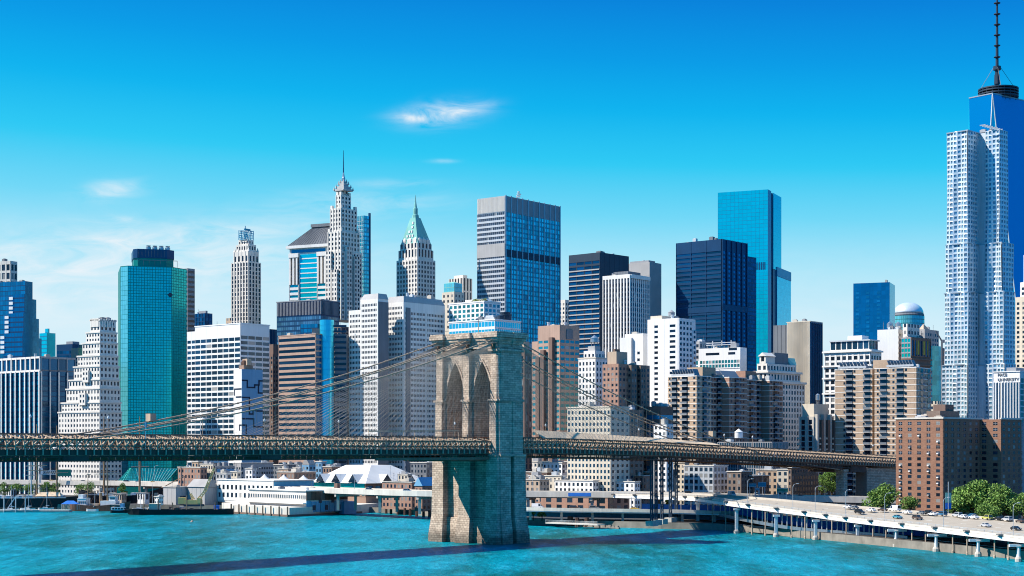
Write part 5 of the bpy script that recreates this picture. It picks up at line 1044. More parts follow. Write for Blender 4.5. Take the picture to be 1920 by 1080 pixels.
# walls below the roadway, flared foot
def ring(m, z0, z1, ex0, ex1, X=6.2, Y=17.6): m.prism([(-X - ex0, -Y - ex0), (X + ex0, -Y - ex0), (X + ex0, Y + ex0), (-X - ex0, Y + ex0)], z0, z1, [(-X - ex1, -Y - ex1), (X + ex1, -Y - ex1), (X + ex1, Y + ex1), (-X - ex1, Y + ex1)])
m.box(-5.2, -16.8, 0, 5.2, 16.8, 35)
for yc in PIER:                                           # buttresses, both faces
    hw = 2.9
    for sx in (-1, 1):
        def bt(z0, z1, o0, o1, h0, h1): 
            q0 = [(sx * 4.9, yc - h0), (sx * (7.1 + o0), yc - h0), (sx * (7.1 + o0), yc + h0), (sx * 4.9, yc + h0)]; q1 = [(sx * 4.9, yc - h1), (sx * (7.1 + o1), yc - h1), (sx * (7.1 + o1), yc + h1), (sx * 4.9, yc + h1)]
            m.prism(q0 if sx > 0 else q0[::-1], z0, z1, q1 if sx > 0 else q1[::-1])
        bt(-3, 3.2, 2.4, 2.2, hw + 1.3, hw + 1.2); bt(3.2, 11, 2.2, 1.1, hw + 1.2, hw + .5); bt(11, 21, 1.1, .9, hw + .5, hw + .45); bt(21, 35.5, .9, .75, hw + .4, hw + .3); bt(35.5, 56, .5, .25, 1.9, 1.8); bt(56, 57.2, .45, .1, 1.9, 1.7); bt(57.2, 77.5, -.1, -.35, 1.7, 1.65)
m.box(-7.0, -18.2, -3, 7.0, 18.2, 2.6); ring(m, 2.6, 10, .6, -.15)
for (x0, x1) in ((-6.6, -.9), (1.1, 6.6)):                 # end faces, two broad piers with a groove between
    for sy in (-1, 1):
        for z0, z1, o0, o1 in ((-3, 3.2, 2.4, 2.2), (3.2, 11, 2.2, 1.1), (11, 21, 1.1, .95), (21, 35.5, .95, .8), (35.5, 56, .35, .1), (56, 57.2, .3, -.1), (57.2, 77.5, -.3, -.55)):
            q0 = [(x0, sy * 16.5), (x1, sy * 16.5), (x1, sy * (18.5 + o0)), (x0, sy * (18.5 + o0))]; q1 = [(x0, sy * 16.5), (x1, sy * 16.5), (x1, sy * (18.5 + o1)), (x0, sy * (18.5 + o1))]
            m.prism(q0 if sy > 0 else q0[::-1], z0, z1, q1 if sy > 0 else q1[::-1])
for yc in PIER:                                            # shafts above the roadway
    m.box(-xi, yc - (2.7 if yc == 0 else 2.6), 35, xi, yc + (2.7 if yc == 0 else 2.6), ZW)
a_ = 5.2; Rr = ((ZA - ZS) ** 2 + a_ * a_) / (2 * a_); NS = 10
for yo in (-7.9, 7.9):                                     # pointed arches
    prof = []
    for i in range(NS + 1):
        y = -a_ + a_ * i / NS; dx = y + a_ - Rr; prof.append((yo + y, ZS + math.sqrt(max(0, Rr * Rr - dx * dx))))
    prof += [(2 * yo - y, z) for y, z in prof[-2::-1]]
    for (y0, z0), (y1, z1) in zip(prof, prof[1:]):
        vs = [(-xi + .02, y0, z0), (-xi + .02, y1, z1), (-xi + .02, y1, ZW), (-xi + .02, y0, ZW), (xi - .02, y0, z0), (xi - .02, y1, z1), (xi - .02, y1, ZW), (xi - .02, y0, ZW)]
        m.add(vs, [(3, 2, 1, 0), (4, 5, 6, 7), (0, 1, 5, 4)])
    for i in range(0, len(prof) - 1):                      # raised archivolt
        (y0, z0), (y1, z1) = prof[i], prof[i + 1]; c = Vector((yo, ZS + 2)); u0 = (Vector((y0, z0)) - c).normalized() * 1.1; u1 = (Vector((y1, z1)) - c).normalized() * 1.1
        for sx in (-1, 1):
            X0, X1 = sx * xi, sx * (xi + .35); m.add([(X0, y0, z0), (X0, y1, z1), (X0, y1 + u1.x, z1 + u1.y), (X0, y0 + u0.x, z0 + u0.y), (X1, y0, z0), (X1, y1, z1), (X1, y1 + u1.x, z1 + u1.y), (X1, y0 + u0.x, z0 + u0.y)], [(4, 5, 6, 7) if sx > 0 else (7, 6, 5, 4), (0, 1, 5, 4), (2, 3, 7, 6)])
    m.box(-xi + 1.6, yo - a_ + .01, 52.6, xi - 1.6, yo - a_ + .35, 53.4); m.box(-xi + 1.6, yo + a_ - .35, 52.6, xi - 1.6, yo + a_ - .01, 53.4)
tw = m.build('tower', 'tower_stone', BR); tw.scale = (1.08, .934, 1)
m = MB()                                                   # cornice in stepped courses following the buttresses
for z0, z1, o in ((77.5, 78.6, .25), (78.6, 79.5, .05), (79.5, 80.6, .6), (80.6, 81.7, 1.3), (81.7, 83.2, 2.0), (83.2, 83.9, 1.7)):
    m.box(-5.4 - o, -17.0 - o, z0, 5.4 + o, 17.0 + o, z1)
    for yc in PIER: m.box(-6.9 - o, yc - 2.0 - o, z0 + .01, 6.9 + o, yc + 2.0 + o, z1 + .06)
    for (x0, x1) in ((-6.5, -1.0), (1.2, 6.5)): m.box(x0 - o * .5, -18.1 - o, z0 + .02, x1 + o * .5, 18.1 + o, z1 + .1)
m.build('cornice', 'tower_stone', tw)
m = MB()
for (z, o) in ((35.2, 1.25), (57, .55), (76.8, .3)):
    for sy in (-1, 1): m.box(-6.9, sy * 16.5, z - .5, 6.9, sy * (18.6 + o), z + .35)
    for yc in PIER:
        for sx in (-1, 1): m.box(sx * 5, yc - 2.6 - o * .4, z - .5, sx * (7.2 + o), yc + 2.6 + o * .4, z + .35)
m.build('string_course', 'tower_stone', tw)
m = MB()
for yc in (-16.0, -1.3, 1.3, 16.0):
    for sx in (-1, 1): MB().box(sx * 6.5, yc - .8, 77.2, sx * 8.3, yc + .8, 79.2).build('saddle', 'bridge_steel', tw)
m = MB()
for k in range(14): m.tube([(-8 + k * 1.2, -19.5, 83.9), (-8 + k * 1.2, -19.5, 85.0)], .06, 4)
m.bar((-8, -19.5, 85), (8, -19.5, 85), .08); m.tube([(0, 0, 83.9), (0, 0, 90)], .12, 5); m.build('roof_rail', 'bridge_dark', tw)

# deck, trusses
S0, S1 = -330, 480
def gaps(s0, s1): return [(s0, s1)]
st = list(range(S0, S1 + 1, 10))
m = MB()
for a, c in zip(st, st[1:]):
    za, zc = bz(a), bz(c); m.add([(a, -13, za + .8), (c, -13, zc + .8), (c, 13, zc + .8), (a, 13, za + .8), (a, -13, za + 1.2), (c, -13, zc + 1.2), (c, 13, zc + 1.2), (a, 13, za + 1.2)], [(3, 2, 1, 0), (4, 5, 6, 7), (0, 1, 5, 4), (2, 3, 7, 6)])
m.build('roadway', 'asphalt', BR)
m = MB()
for a in range(S0, S1, 3):
    if abs(a) < 9: continue
    z = bz(a); m.box(a - .18, -13.6, z - .25, a + .18, 13.6, z + .78)
m.build('floor_beams', 'bridge_dark', BR)
m = MB()
for a, c in zip(st, st[1:]):
    if a in (-10, 0): continue
    za, zc = bz(a), bz(c)
    for y in (-13.95, 13.75): m.add([(a, y, za - .1), (c, y, zc - .1), (c, y, zc + 1.5), (a, y, za + 1.5), (a, y + .2, za - .1), (c, y + .2, zc - .1), (c, y + .2, zc + 1.5), (a, y + .2, za + 1.5)], [(0, 1, 2, 3), (7, 6, 5, 4), (3, 2, 6, 7), (0, 4, 5, 1)])
m.build('fascia_girder', 'bridge_dark', BR); m = MB()
for a in range(S0, S1, 3):
    if -9 < a < 8: continue
    z = bz(a)
    for y in (-14.5, 13.96): m.box(a - .16, y, z - .15, a + .16, y + .54, z + 1.75)
    m.bar((a, -14.3, z + 1.75), (a + 3, -14.3, bz(a + 3) + 1.75), .3, .16)
m.build('girder_stiffener', 'truss_light', BR, kind='stuff')  # ribs added for their sunlit sides, to brighten the dark fascia
for name_, ys, hts, mm in (('outer_truss', (-13.6, 13.6), (0.0, 2.6, 4.6), 'bridge_steel'), ('inner_truss', (-4.6, 4.6), (1.2, 3.6, 6.3), 'bridge_steel')):
    for y in ys:
        m = MB(); lt = MB()
        for a in range(S0, S1, 3):
            if -7 < a < 5 and abs(abs(y) - 13.6) < .1 and abs(y) > 12.6 and abs(y) < 0: continue
            z0, z1 = bz(a), bz(a + 3); c = a + 3; t = .34 if abs(y) > 10 else .28
            for h in hts: m.bar((a, y, z0 + h), (c, y, z1 + h), t + (.26 if h == hts[-1] else .1), t + (.12 if h != 0 else .5))
            lt.bar((a, y, z0 + hts[1] * .6), (a, y, z0 + hts[-1]), .62, .26)
            zm = (hts[1], hts[2]); lt.bar((a, y, z0 + zm[0]), (a + 1.9, y, z1 + zm[1] - .25), .6, .26); m.bar((a + 3, y, z1 + zm[0]), (a + 1.2, y, z1 + zm[1] - .25), .18)
            m.bar((a, y, z0 + hts[1]), (c, y, z1 + hts[0]), .16); m.bar((a, y, z0 + hts[0]), (c, y, z1 + hts[1]), .16)
        t_ = m.build(name_, mm, BR); lt.build('web_members', 'truss_light', t_)
m = MB()
for a in range(S0, S1, 6):                                 # overhead struts and knee braces
    z = bz(a)
    for sy in (-1, 1): m.bar((a, sy * 4.6, z + 6.1), (a, sy * 13.6, z + 4.6), .22); m.bar((a, sy * 4.6, z + 4.2), (a, sy * 8, z + 5.6), .18)
m.build('overhead_strut', 'truss_light', BR, kind='stuff')
m = MB()                                                   # timber walkway above the traffic
for a, c in zip(st, st[1:]):
    za, zc = bz(a) + 4.6, bz(c) + 4.6; m.add([(a, -2.6, za), (c, -2.6, zc), (c, 2.6, zc), (a, 2.6, za), (a, -2.6, za + .25), (c, -2.6, zc + .25), (c, 2.6, zc + .25), (a, 2.6, za + .25)], [(3, 2, 1, 0), (4, 5, 6, 7), (0, 1, 5, 4), (2, 3, 7, 6)])
m.build('walkway', 'timber', BR)
m = MB()
for a in range(S0, S1, 3):
    for y in (-2.6, 2.6):
        z0, z1 = bz(a) + 4.85, bz(a + 3) + 4.85; m.bar((a, y, z0), (a, y, z0 + 1.2), .07)
        for h in (.6, 1.2): m.bar((a, y, z0 + h), (a + 3, y, z1 + h), .06)
m.build('walkway_rail', 'truss_light', BR)
m = MB(); h0 = bl(1000, -3); h1 = bl(1335, -3); stp = 12   # pale hoarding along the walkway, its face tilted to catch the sun
q = [h0 + (h1 - h0) * i / stp for i in range(stp + 1)]
for i in range(stp):
    a, c = q[i], q[i + 1] - .12; ta, tc = 9.4 - 2.0 * i / stp, 9.4 - 2.0 * (i + 1) / stp
    m.add([(a, -8.2, bz(a) + 6.2), (c, -8.2, bz(c) + 6.2), (c, -3.2, bz(c) + tc), (a, -3.2, bz(a) + ta), (a, -8.2, bz(a) + 5.9), (c, -8.2, bz(c) + 5.9), (c, -3.2, bz(c) + tc - .3), (a, -3.2, bz(a) + ta - .3)], [(0, 1, 2, 3), (7, 6, 5, 4), (3, 2, 6, 7), (0, 3, 7, 4), (1, 5, 6, 2)])
m.build('hoarding', 'canvas', BR)
m = MB(); h0 = bl(690, -3); h1 = bl(800, -3)
m.add([(h0, -3.4, bz(0) + 8.0), (h1 + 18, -3.4, bz(0) + 8.6), (h1 + 18, -3.4, bz(0) + 9.0), (h0, -3.4, bz(0) + 8.5), (h0, -2.9, bz(0) + 8.0), (h1 + 18, -2.9, bz(0) + 8.6), (h1 + 18, -2.9, bz(0) + 9.0), (h0, -2.9, bz(0) + 8.5)], [(0, 1, 2, 3), (7, 6, 5, 4), (3, 2, 6, 7), (0, 3, 7, 4), (1, 5, 6, 2), (0, 4, 5, 1)])
for k in range(9): m.bar((h0 + k * (h1 + 18 - h0) / 8, -3.15, bz(0) + 4.8), (h0 + k * (h1 + 18 - h0) / 8, -3.15, bz(0) + 8.2), .15)
m.build('work_boom', 'canvas', BR)
m = MB(); hang = MB(); net = MB()                          # hanging work platform rails under the deck
for a in range(S0, 282, 3):
    if -10 < a < 7: continue
    z0, z1 = bz(a), bz(a + 3)
    for y in (-13.4, 13.4):
        m.bar((a, y, z0 - .75), (a + 3, y, z1 - .75), .25, .3); m.bar((a, y, z0 - 2.0), (a + 3, y, z1 - 2.0), .3, .35)
        hang.bar((a, y, z0 - 2.0), (a, y, z0), .14 if a % 6 else .34)
    net.bar((a + .1, 12.9, z0 - 1.5), (a + 2.9, 12.9, z1 - 1.5), .12, .9)
m.build('platform_rail', 'bridge_dark', BR, kind='stuff'); hang.build('hanger', 'bridge_dark', BR, kind='stuff'); net.build('debris_net', 'bridge_steel', BR)
for px in (140, 505): a = bl(px, -13); MB().box(a - 4.5, -13.9, bz(a) - 1.9, a + 4.5, -5, bz(a) - .4).build('work_platform', 'bridge_dark', BR)
m = MB(); a = bl(700, -13); m.box(a, -14.3, bz(0) - 2.6, -9.6, -13.7, bz(0) - 1.6); m.box(-30, -13, bz(0) - 3.2, -9.6, 13, bz(0) - 2.2); m.build('work_platform', 'bridge_steel', BR)

# main cables
def cabz(s): 
    if s < -7: return max(.0005 * s * s + .3166 * s + 83.3, 33.2)
    if s <= 7: return 81.1
    return .000497 * s * s - .3453 * s + 83.5
def caby(s, y): return y * (1 - .13 * min(1, abs(s) / 200)) if abs(y) > 5 else y * (1 + 1.2 * min(1, abs(s) / 200))
CY = (-15.0, -1.2, 1.2, 15.0); wraps = MB()
for y in CY:
    p = [(s, caby(s, y), cabz(s)) for s in [S0 + 8 * i for i in range(int((-8 - S0) / 8) + 1)] + [-7, 7] + [12 + 8 * i for i in range(33)]]
    c = MB().tube(p, .24, 7).build('main_cable', 'cable', BR, smooth=True); wb = MB(); hr = MB()
    for s in [-280 + 6.2 * i for i in range(88)]:
        if abs(s) < 10 or s > 240: continue
        Y = caby(s, y); MB().tube([(s - .25, Y, cabz(s - .25)), (s + .25, Y, cabz(s + .25))], .36, 7).build('cable_band', 'cable', c)
rp = []
for y in CY:
    for i in range(64):
        for s in (-11 - 4.9 * i, 12 + 4.9 * i):
            Y = caby(s, y); zt = cabz(s); zd = bz(s) + (4.6 if abs(y) > 5 else 6.2)
            if (s < -250 or s > 165) or zt - zd < 1: continue
            rp.append((y, [(s, Y, zt), (s, Y, zd)]))
    for i in range(31):
        for sx in (-1, 1):
            s = sx * (14 + 3.6 * i); zd = bz(s) + (4.6 if abs(y) > 5 else 6.2); rp.append((y, [(sx * 8, y * .99, 79.6), (s, caby(s, y), zd)]))
rp.sort(key=lambda t: (t[0], -(t[1][0][2] - t[1][1][2]))); rest = MB()
for i, (y, p) in enumerate(rp):
    if i < 100: MB().tube(p, .036, 4).build('suspender_rope', 'rope', BR)
    else: rest.tube(p, .036, 4)
rest.build('suspender_rope', 'rope', BR, kind='stuff')
# cable house and work cage on the cables
a = bl(276, 16); MB().box(a - 1.2, 12.6, cabz(a) + .1, a + 1.2, 15.2, cabz(a) + 2.6).build('cable_cage', 'truss_light', BR)
a = bl(1337, -14); MB().box(a - 1.3, caby(a, -15) - 1.2, cabz(a) + .1, a + 1.3, caby(a, -15) + 1.2, cabz(a) + 2.6).build('cable_cage', 'truss_light', BR)
# steel bents under the side span
for px, y in ((1222, -10), (1230, -6), (1241, -2), (1257, 4), (1268, 8)):
    s = bl(px, y); m = MB(); z = bz(s)
    for dx in (-.75, .75): m.bar((s + dx, y, 5.2), (s + dx, y, z - .3), .55)
    for k in range(8): m.bar((s - .75, y, 6 + k * 3.2), (s + .75, y, 9 + k * 3.2), .2)
    c = m.build('support_column', 'black_metal', BR); MB().box(s - 2, y - 2, 2.9, s + 2, y + 2, 5.2).build('footing', 'concrete', c)
# anchorage and stone approach
m = MB(); sa = bl(1583, -13); m.box(sa, -12.6, 2.9, sa + 4, -8, bz(sa + 4) - 2.6); m.box(sa - .5, -13.1, bz(sa) - 4, sa + 4.5, -7.5, bz(sa) - 2.7); m.box(sa + 26, -12, 2.9, sa + 60.2, -8, bz(sa + 60) - .3)
m.box(sa + 60, -12.05, 2.9, S1, 12, bz(S1) - .1); m.build('anchorage', 'tower_stone', BR); MB().box(sa + 25, -12.4, 2.9, sa + 25.9, -6, bz(sa + 26) - 3).build('inner_wall', 'dark_brick', BR)
m = MB(); m.add([(sa + 7, -12.8, bz(sa) - 4.2), (sa + 24, -12.8, bz(sa) - 4.8), (sa + 24, 12.8, bz(sa) - 4.8), (sa + 7, 12.8, bz(sa) - 4.2), (sa + 7, -12.8, bz(sa) - .3), (sa + 24, -12.8, bz(sa + 24) - .3), (sa + 24, 12.8, bz(sa + 24) - .3), (sa + 7, 12.8, bz(sa) - .3)], [(3, 2, 1, 0), (4, 5, 6, 7), (0, 1, 5, 4), (1, 2, 6, 5), (2, 3, 7, 6), (3, 0, 4, 7)]); m.build('girder', 'bridge_dark', BR)
m = MB()
for i in range(12):
    s = 175 + i * 8; m.add([(s, -13.2, bz(s) - .2), (s + 8, -13.2, bz(s + 8) - .2), (s + 8, -13.2, bz(s + 8) - .6 - .22 * (i + 1)), (s, -13.2, bz(s) - .6 - .22 * i), (s, -12.8, bz(s) - .2), (s + 8, -12.8, bz(s + 8) - .2), (s + 8, -12.8, bz(s + 8) - .6 - .22 * (i + 1)), (s, -12.8, bz(s) - .6 - .22 * i)], [(0, 1, 2, 3), (7, 6, 5, 4), (2, 6, 7, 3), (0, 4, 5, 1)])
m.build('side_girder', 'bridge_dark', BR)
def bw(s, y, z): return (BC.x + BA.x * s + BN.x * y, BC.y + BA.y * s + BN.y * y, z)

# lamps on the walkway
def lamp_proto(name, label, h, arm, group, mcol='aluminium', glob=False, cat='street lamp'):
    t = thing(name, label, cat, (0, 0, 0), 0, group); m = MB()
    m.lathe(0, 0, [(.16, -.05), (.16, .6), (.1, .7), (.075, h)], 8)
    if glob: m.lathe(0, 0, [(.07, h), (.3, h + .1), (.3, h + .2)], 8); m.build('pole', mcol, t); MB().lathe(0, 0, [(.18, h + .2), (.36, h + .5), (.36, h + .8), (.12, h + 1.2), (.02, h + 1.5)], 8).build('lantern', 'white_sign', t)
    else:
        m.tube([(0, 0, h - .6), (arm * .15, 0, h + .5), (arm * .5, 0, h + 1.0), (arm, 0, h + 1.1)], [.08, .07, .06, .06], 6); m.build('pole', mcol, t); MB().box(arm - .2, -.2, h + .98, arm + .9, .2, h + 1.2).build('lamp_head', 'white_sign', t)
    return t
lw = lamp_proto('street_lamp', 'lantern post on the bridge walkway left of the stone tower, nearest the left edge', 6.2, 0, 'lantern posts along the bridge walkway', 'truss_light', True)
lamps = [(57, ''), (203, 'lantern post on the bridge walkway in front of the white stepped tower'), (380, 'lantern post on the bridge walkway in front of the white ribbon-window block'), (496, 'lantern post on the bridge walkway right of the slab with black lines'), (635, 'lantern post on the bridge walkway before the dark block left of the white bays'), (853, 'lantern post on the bridge walkway inside the left arch'), (1023, 'lantern post standing up behind the pale hoarding, first right of the stone tower'), (1198, 'lantern post standing up behind the pale hoarding under the cables'), (1358, 'lantern post on the bridge in front of the brown balcony tower'), (1411, 'lantern post on the bridge in front of the dark shaded balcony tower'), (1637, 'lantern post on the bridge in front of the sunlit tan balcony tower')]
for i, (px, lb) in enumerate(lamps):
    s = bl(px, 2.2); p = bw(s, 2.2, bz(s) + 4.9)
    if i == 0: lw.location = p
    else: dup(lw, p, 0, lb)
t = thing('flag_post', 'thin tall blue sign post on the bridge roadway in front of the teal tower', 'post', bw(bl(273, -12), -12, bz(0) + 1.2)); MB().tube([(0, 0, 0), (0, 0, 9)], .13, 6).build('pole', 'sky_blue_paint', t); MB().box(-.4, -.05, 7.6, .4, .05, 9).build('sign_plate', 'sky_blue_paint', t)

# people on the walkway
def make_person(name, label, cloth, legs, stride):
    me = bpy.data.meshes.new('person')
    j = [(0, 0, .95), (0, 0, 1.2), (0, 0, 1.42), (0, 0, 1.52), (.02, 0, 1.63), (.02, 0, 1.72), (0, .1, .92), (stride, .1, .5), (stride * .6, .1, .08), (stride * .6 + .16, .1, .04), (0, -.1, .92), (-stride * .3, -.1, .5), (-stride, -.1, .1), (-stride + .15, -.1, .05), (0, .19, 1.4), (-.05, .24, 1.15), (.1, .25, .92), (0, -.19, 1.4), (.05, -.24, 1.15), (.15, -.25, .92)]
    e = [(0, 1), (1, 2), (2, 3), (3, 4), (4, 5), (0, 6), (6, 7), (7, 8), (8, 9), (0, 10), (10, 11), (11, 12), (12, 13), (2, 14), (14, 15), (15, 16), (2, 17), (17, 18), (18, 19)]
    r = [.14, .15, .15, .06, .1, .085, .1, .075, .05, .04, .1, .075, .05, .04, .065, .05, .035, .065, .05, .035]
    me.from_pydata(j, e, []); o = bpy.data.objects.new('tmp', me); COL.objects.link(o); mo = o.modifiers.new('s', 'SKIN')
    for i, v in enumerate(me.skin_vertices[0].data): v.radius = (r[i], r[i]); v.use_root = (i == 0)
    o.modifiers.new('d', 'SUBSURF').levels = 1
    dg = bpy.context.evaluated_depsgraph_get(); m2 = bpy.data.meshes.new_from_object(o.evaluated_get(dg)); bpy.data.objects.remove(o)
    for mm in (cloth, legs, 'skin', 'dark_brown'): m2.materials.append(MATS[mm])
    for p in m2.polygons: z = p.center.z; p.material_index = 1 if z < .93 else (0 if z < 1.49 else (2 if z < 1.68 and p.center.x > -.02 else 3))
    m2.shade_smooth(); o = bpy.data.objects.new(name, m2); COL.objects.link(o); return tag(o, label, 'person', 'people on the bridge walkway')
cl = ['white_paint', 'blue_paint', 'rust', 'yellow_panel', 'dark_grey', 'sky_blue_paint']
pp_ = [(838, 'yellow_panel', 'person in a yellow top on the walkway at the left arch'), (846, 'white_paint', 'person in white walking on the walkway at the left arch'), (862, 'sky_blue_paint', 'person in pale blue on the walkway right of the lantern in the left arch'), (874, 'dark_grey', 'person in dark grey standing before the middle pier'), (880, 'blue_paint', 'person in blue standing before the middle pier of the stone tower'), (896, 'white_paint', 'person in white on the walkway at the right arch'), (755, 'rust', 'person in a rust coloured top on the walkway in front of the white bay block'), (725, 'dark_grey', 'person in dark grey on the walkway before the gap between the white bays')]
for i, (px, c_, lb) in enumerate(pp_):
    s = bl(px, -2.0); o = make_person('person', lb, c_, 'dark_grey' if i % 2 else 'blue_paint', .22 if i % 3 else .08); o.location = bw(s, -2.0, bz(s) + 4.85); o.rotation_euler = (0, 0, YAW + (math.pi if i % 2 else 0))

# ------------------------------------------------------------------ elevated highways
RY = [(765, 13.9), (712, 13.1), (667, 10.4), (640, 9.2), (588, 8.4), (535, 7.8), (480, 7.4), (400, 7)]
def rz(Y):
    if Y >= 765: return 13.9
    for (ya, za), (yb_, zb_) in zip(RY, RY[1:]):
        if Y >= yb_: return zb_ + (za - zb_) * (Y - yb_) / (ya - yb_)
    return 7
def curve(pts, n=6):
    """smooth polyline through points"""
    P = [Vector(p) for p in pts]; P = [P[0] * 2 - P[1]] + P + [P[-1] * 2 - P[-2]]; out = []
    for i in range(1, len(P) - 2):
        for k in range(n):
            t = k / n; a, b_, c, d = P[i - 1:i + 3]
            out.append(.5 * ((2 * b_) + (c - a) * t + (2 * a - 5 * b_ + 4 * c - d) * t * t + (3 * b_ - a - 3 * c + d) * t ** 3))
    out.append(P[-2]); return out
BX = lambda x0, z0, x1, z1: [(x0, z0), (x1, z0), (x1, z1), (x0, z1)]
# highway along the waterfront on the left, running on behind the bridge tower to the right
A = curve([(-700, 1230, 14.4), (-364, 1128, 14.4), (-230, 1060, 14.4), (-150, 960, 14.4), (-90, 886, 14.4), (-42, 841, 14.4), (8, 834, 14.4), (73, 814, 14.4), (120, 806, 13.6), (175, 796, 12.6), (300, 770, 11)])
ha = thing('highway_viaduct', 'beige elevated highway running along the waterfront behind the ships and under the bridge', 'viaduct', (0, 0, 0))
MB().sweep(A, BX(0, -1.1, -17, 0)).build('road_deck', 'road_concrete', ha); MB().sweep(A, BX(.02, -1.9, .5, .95)).build('parapet', 'pale_concrete', ha); MB().sweep(A, BX(-17.5, -1.6, -17.02, .95)).build('parapet', 'pale_concrete', ha)
MB().sweep(A, BX(-8.8, .0, -8.4, .8)).build('median_barrier', 'pale_concrete', ha); MB().sweep(A, BX(-15, -2.4, -13.5, -1.15)).sweep(A, BX(-2.2, -2.4, -.8, -1.15)).build('girder', 'dark_concrete', ha)
m = MB()
pts_ = A; acc = 0
for p, q in zip(A, A[1:]):
    L_ = (q - p).length; acc += L_
    if acc > 26:
        acc = 0; d = (q - p).normalized(); r = Vector((d.y, -d.x, 0)); c = p - r * 2; c2 = p - r * 14
        m = MB(); m.bar((c.x, c.y, 3), (c.x, c.y, p.z - 2.4), 1.5); m.bar((c2.x, c2.y, 3), (c2.x, c2.y, p.z - 2.4), 1.5); m.bar((p.x, p.y, p.z - 3), (p.x - r.x * 16, p.y - r.y * 16, p.z - 3), 1.4, 1.3); m.build('column_bent', 'concrete', ha)
def panel(m, x0, x1, col):
    out = MB()
    q = [p for p in A if x0 <= p.x <= x1]
    if len(q) > 1: out.sweep(q, BX(.52, -1.3, .62, .4)).build('painted_panel', col, ha)
panel(0, 20, 42, 'blue_paint'); panel(0, 42, 62, 'cyan_frame'); panel(0, 62, 85, 'timber')
# highway on the right, double-decked over the water's edge
EY = [(52, 818, 13.9), (76, 790, 13.9), (88.7, 765, 13.9), (100, 712, 13.1), (118, 667, 10.4), (138.3, 640 - 0, 9.2), (155.7, 588, 8.4), (169.5, 535, 7.8), (182, 480, 7.4), (200, 390, 7)]
EY[4] = (123, 672, 10.8)
E = curve(EY, 5)
hb = thing('highway_viaduct', 'white girdered two level highway over the water at the right, busy with cars', 'viaduct', (0, 0, 0))
def rw(Y): return 13.0 if Y > 770 else (34.0 if Y < 640 else 13 + 21 * ((770 - Y) / 130) ** 1.3)
def vsweep(m, fn):
    vs = []; fs = []; k = None
    for i, p in enumerate(E):
        dd = E[min(i + 1, len(E) - 1)] - E[max(i - 1, 0)]; dd.z = 0; dd.normalize(); r = Vector((dd.y, -dd.x, 0)); sec = fn(p.y); k = len(sec)
        for o, z in sec: vs.append(p + r * o + Vector((0, 0, z)))
    for i in range(len(E) - 1):
        for q in range(k): fs.append((i * k + q, i * k + (q + 1) % k, (i + 1) * k + (q + 1) % k, (i + 1) * k + q))
    fs += [tuple(range(k))[::-1], tuple(range((len(E) - 1) * k, len(E) * k))]; return m.add(vs, fs)
vsweep(MB(), lambda Y: [(0, -.9), (0, 0), (-rw(Y), rw(Y) / 17), (-rw(Y), rw(Y) / 17 - .9)]).build('road_deck', 'road_concrete', hb)
MB().sweep(E, BX(.02, -1.35, .45, -.1)).build('edge_girder', 'white_paint', hb); MB().sweep(E, BX(-.2, .02, .1, .75)).build('kerb_parapet', 'pale_concrete', hb)
m = MB()
for i in range(0, len(E) - 1):
    for t in (0, .5): p = E[i].lerp(E[i + 1], t); m.box(p.x - .06, p.y - .06, p.z + .8, p.x + .06, p.y + .06, p.z + 1.6)
m.sweep(E, BX(-.1, 1.5, .02, 1.62)).sweep(E, BX(-.1, 1.1, .02, 1.18)).build('railing', 'aluminium', hb)
m = MB()
for p in E[::2]: m.box(p.x + .3, p.y - 1.6, p.z + .3, p.x - 1.4, p.y + 1.6, p.z + .75)
m.build('drain_box', 'dark_concrete', hb)
vsweep(MB(), lambda Y: BX(-rw(Y) - .5, rw(Y) / 17 - .9, -rw(Y) - .02, rw(Y) / 17 + .9)).build('far_parapet', 'concrete', hb)
for o in (-8.5, -17, -25.5):
    m = MB(); z0 = 2.0 * abs(o) / 34 + .006
    for i in range(len(E) - 1):
        if abs(o) > rw(E[i].y) - 3: continue
        a_ = E[i].lerp(E[i + 1], .1); c_ = E[i].lerp(E[i + 1], .45); m.sweep([a_, c_], [(o - .09, z0), (o + .09, z0 - .01), (o + .09, z0 + .006), (o - .09, z0 + .012)])
    m.build('lane_marking', 'white_sign', hb)
cols = [(88.7, 765), (100, 712), (111.8, 676), (125, 655), (138.3, 640)]
cp = []
for px, py in ((1308, 989), (1381, 1000), (1455, 1006.7), (1529, 1012), (1608, 1018), (1680, 1025.5), (1755, 1034), (1834, 1043.5), (1910, 1053), (1996, 1066)):
    Y = 38 * 3000 / (py - 840); cp.append((PX(px, Y), Y))
EDGE = curve([(x + 2.2, y + .8, rz(y)) for x, y in [(64, 806), (80, 783)] + cp + [(200, 400)]], 3)
for i, (x, y) in enumerate(cp):
    z = rz(y); m = MB(); m.box(x - .5, y - .5, 1.6, x + .5, y + .5, z - 2.4) if i < 5 else m.lathe(x, y, [(.75, 1.6), (.62, z - 3.2), (1.0, z - 2.6)], 10)
    if i < 5:
        for k in range(2): m.box(x - .8, y - .15 + k * .01, 1.6, x + .8, y + .15, z - 2.4)
    m.box(x - 3.2, y - .45, z - 2.9, x + 4, y + .45, z - 1.95) if i >= 5 else m.box(x - 1.2, y - .7, z - 2.8, x + 1.6, y + .7, z - 1.95)
    c = m.build('column', 'white_paint' if i >= 1 else 'aluminium', hb)
    MB().lathe(x, y, [(1.25, -3), (1.25, 1.0), (.95, 1.6)], 10).build('pile_cap', 'concrete', c)
    x2, y2 = x + 15, y + 6; m = MB().bar((x2, y2, 3), (x2, y2, z - .6), .9); m.bar((x2 + 15, y2 + 5, 3), (x2 + 15, y2 + 5, z - .2), .9); m.build('rear_column', 'dark_concrete', hb)
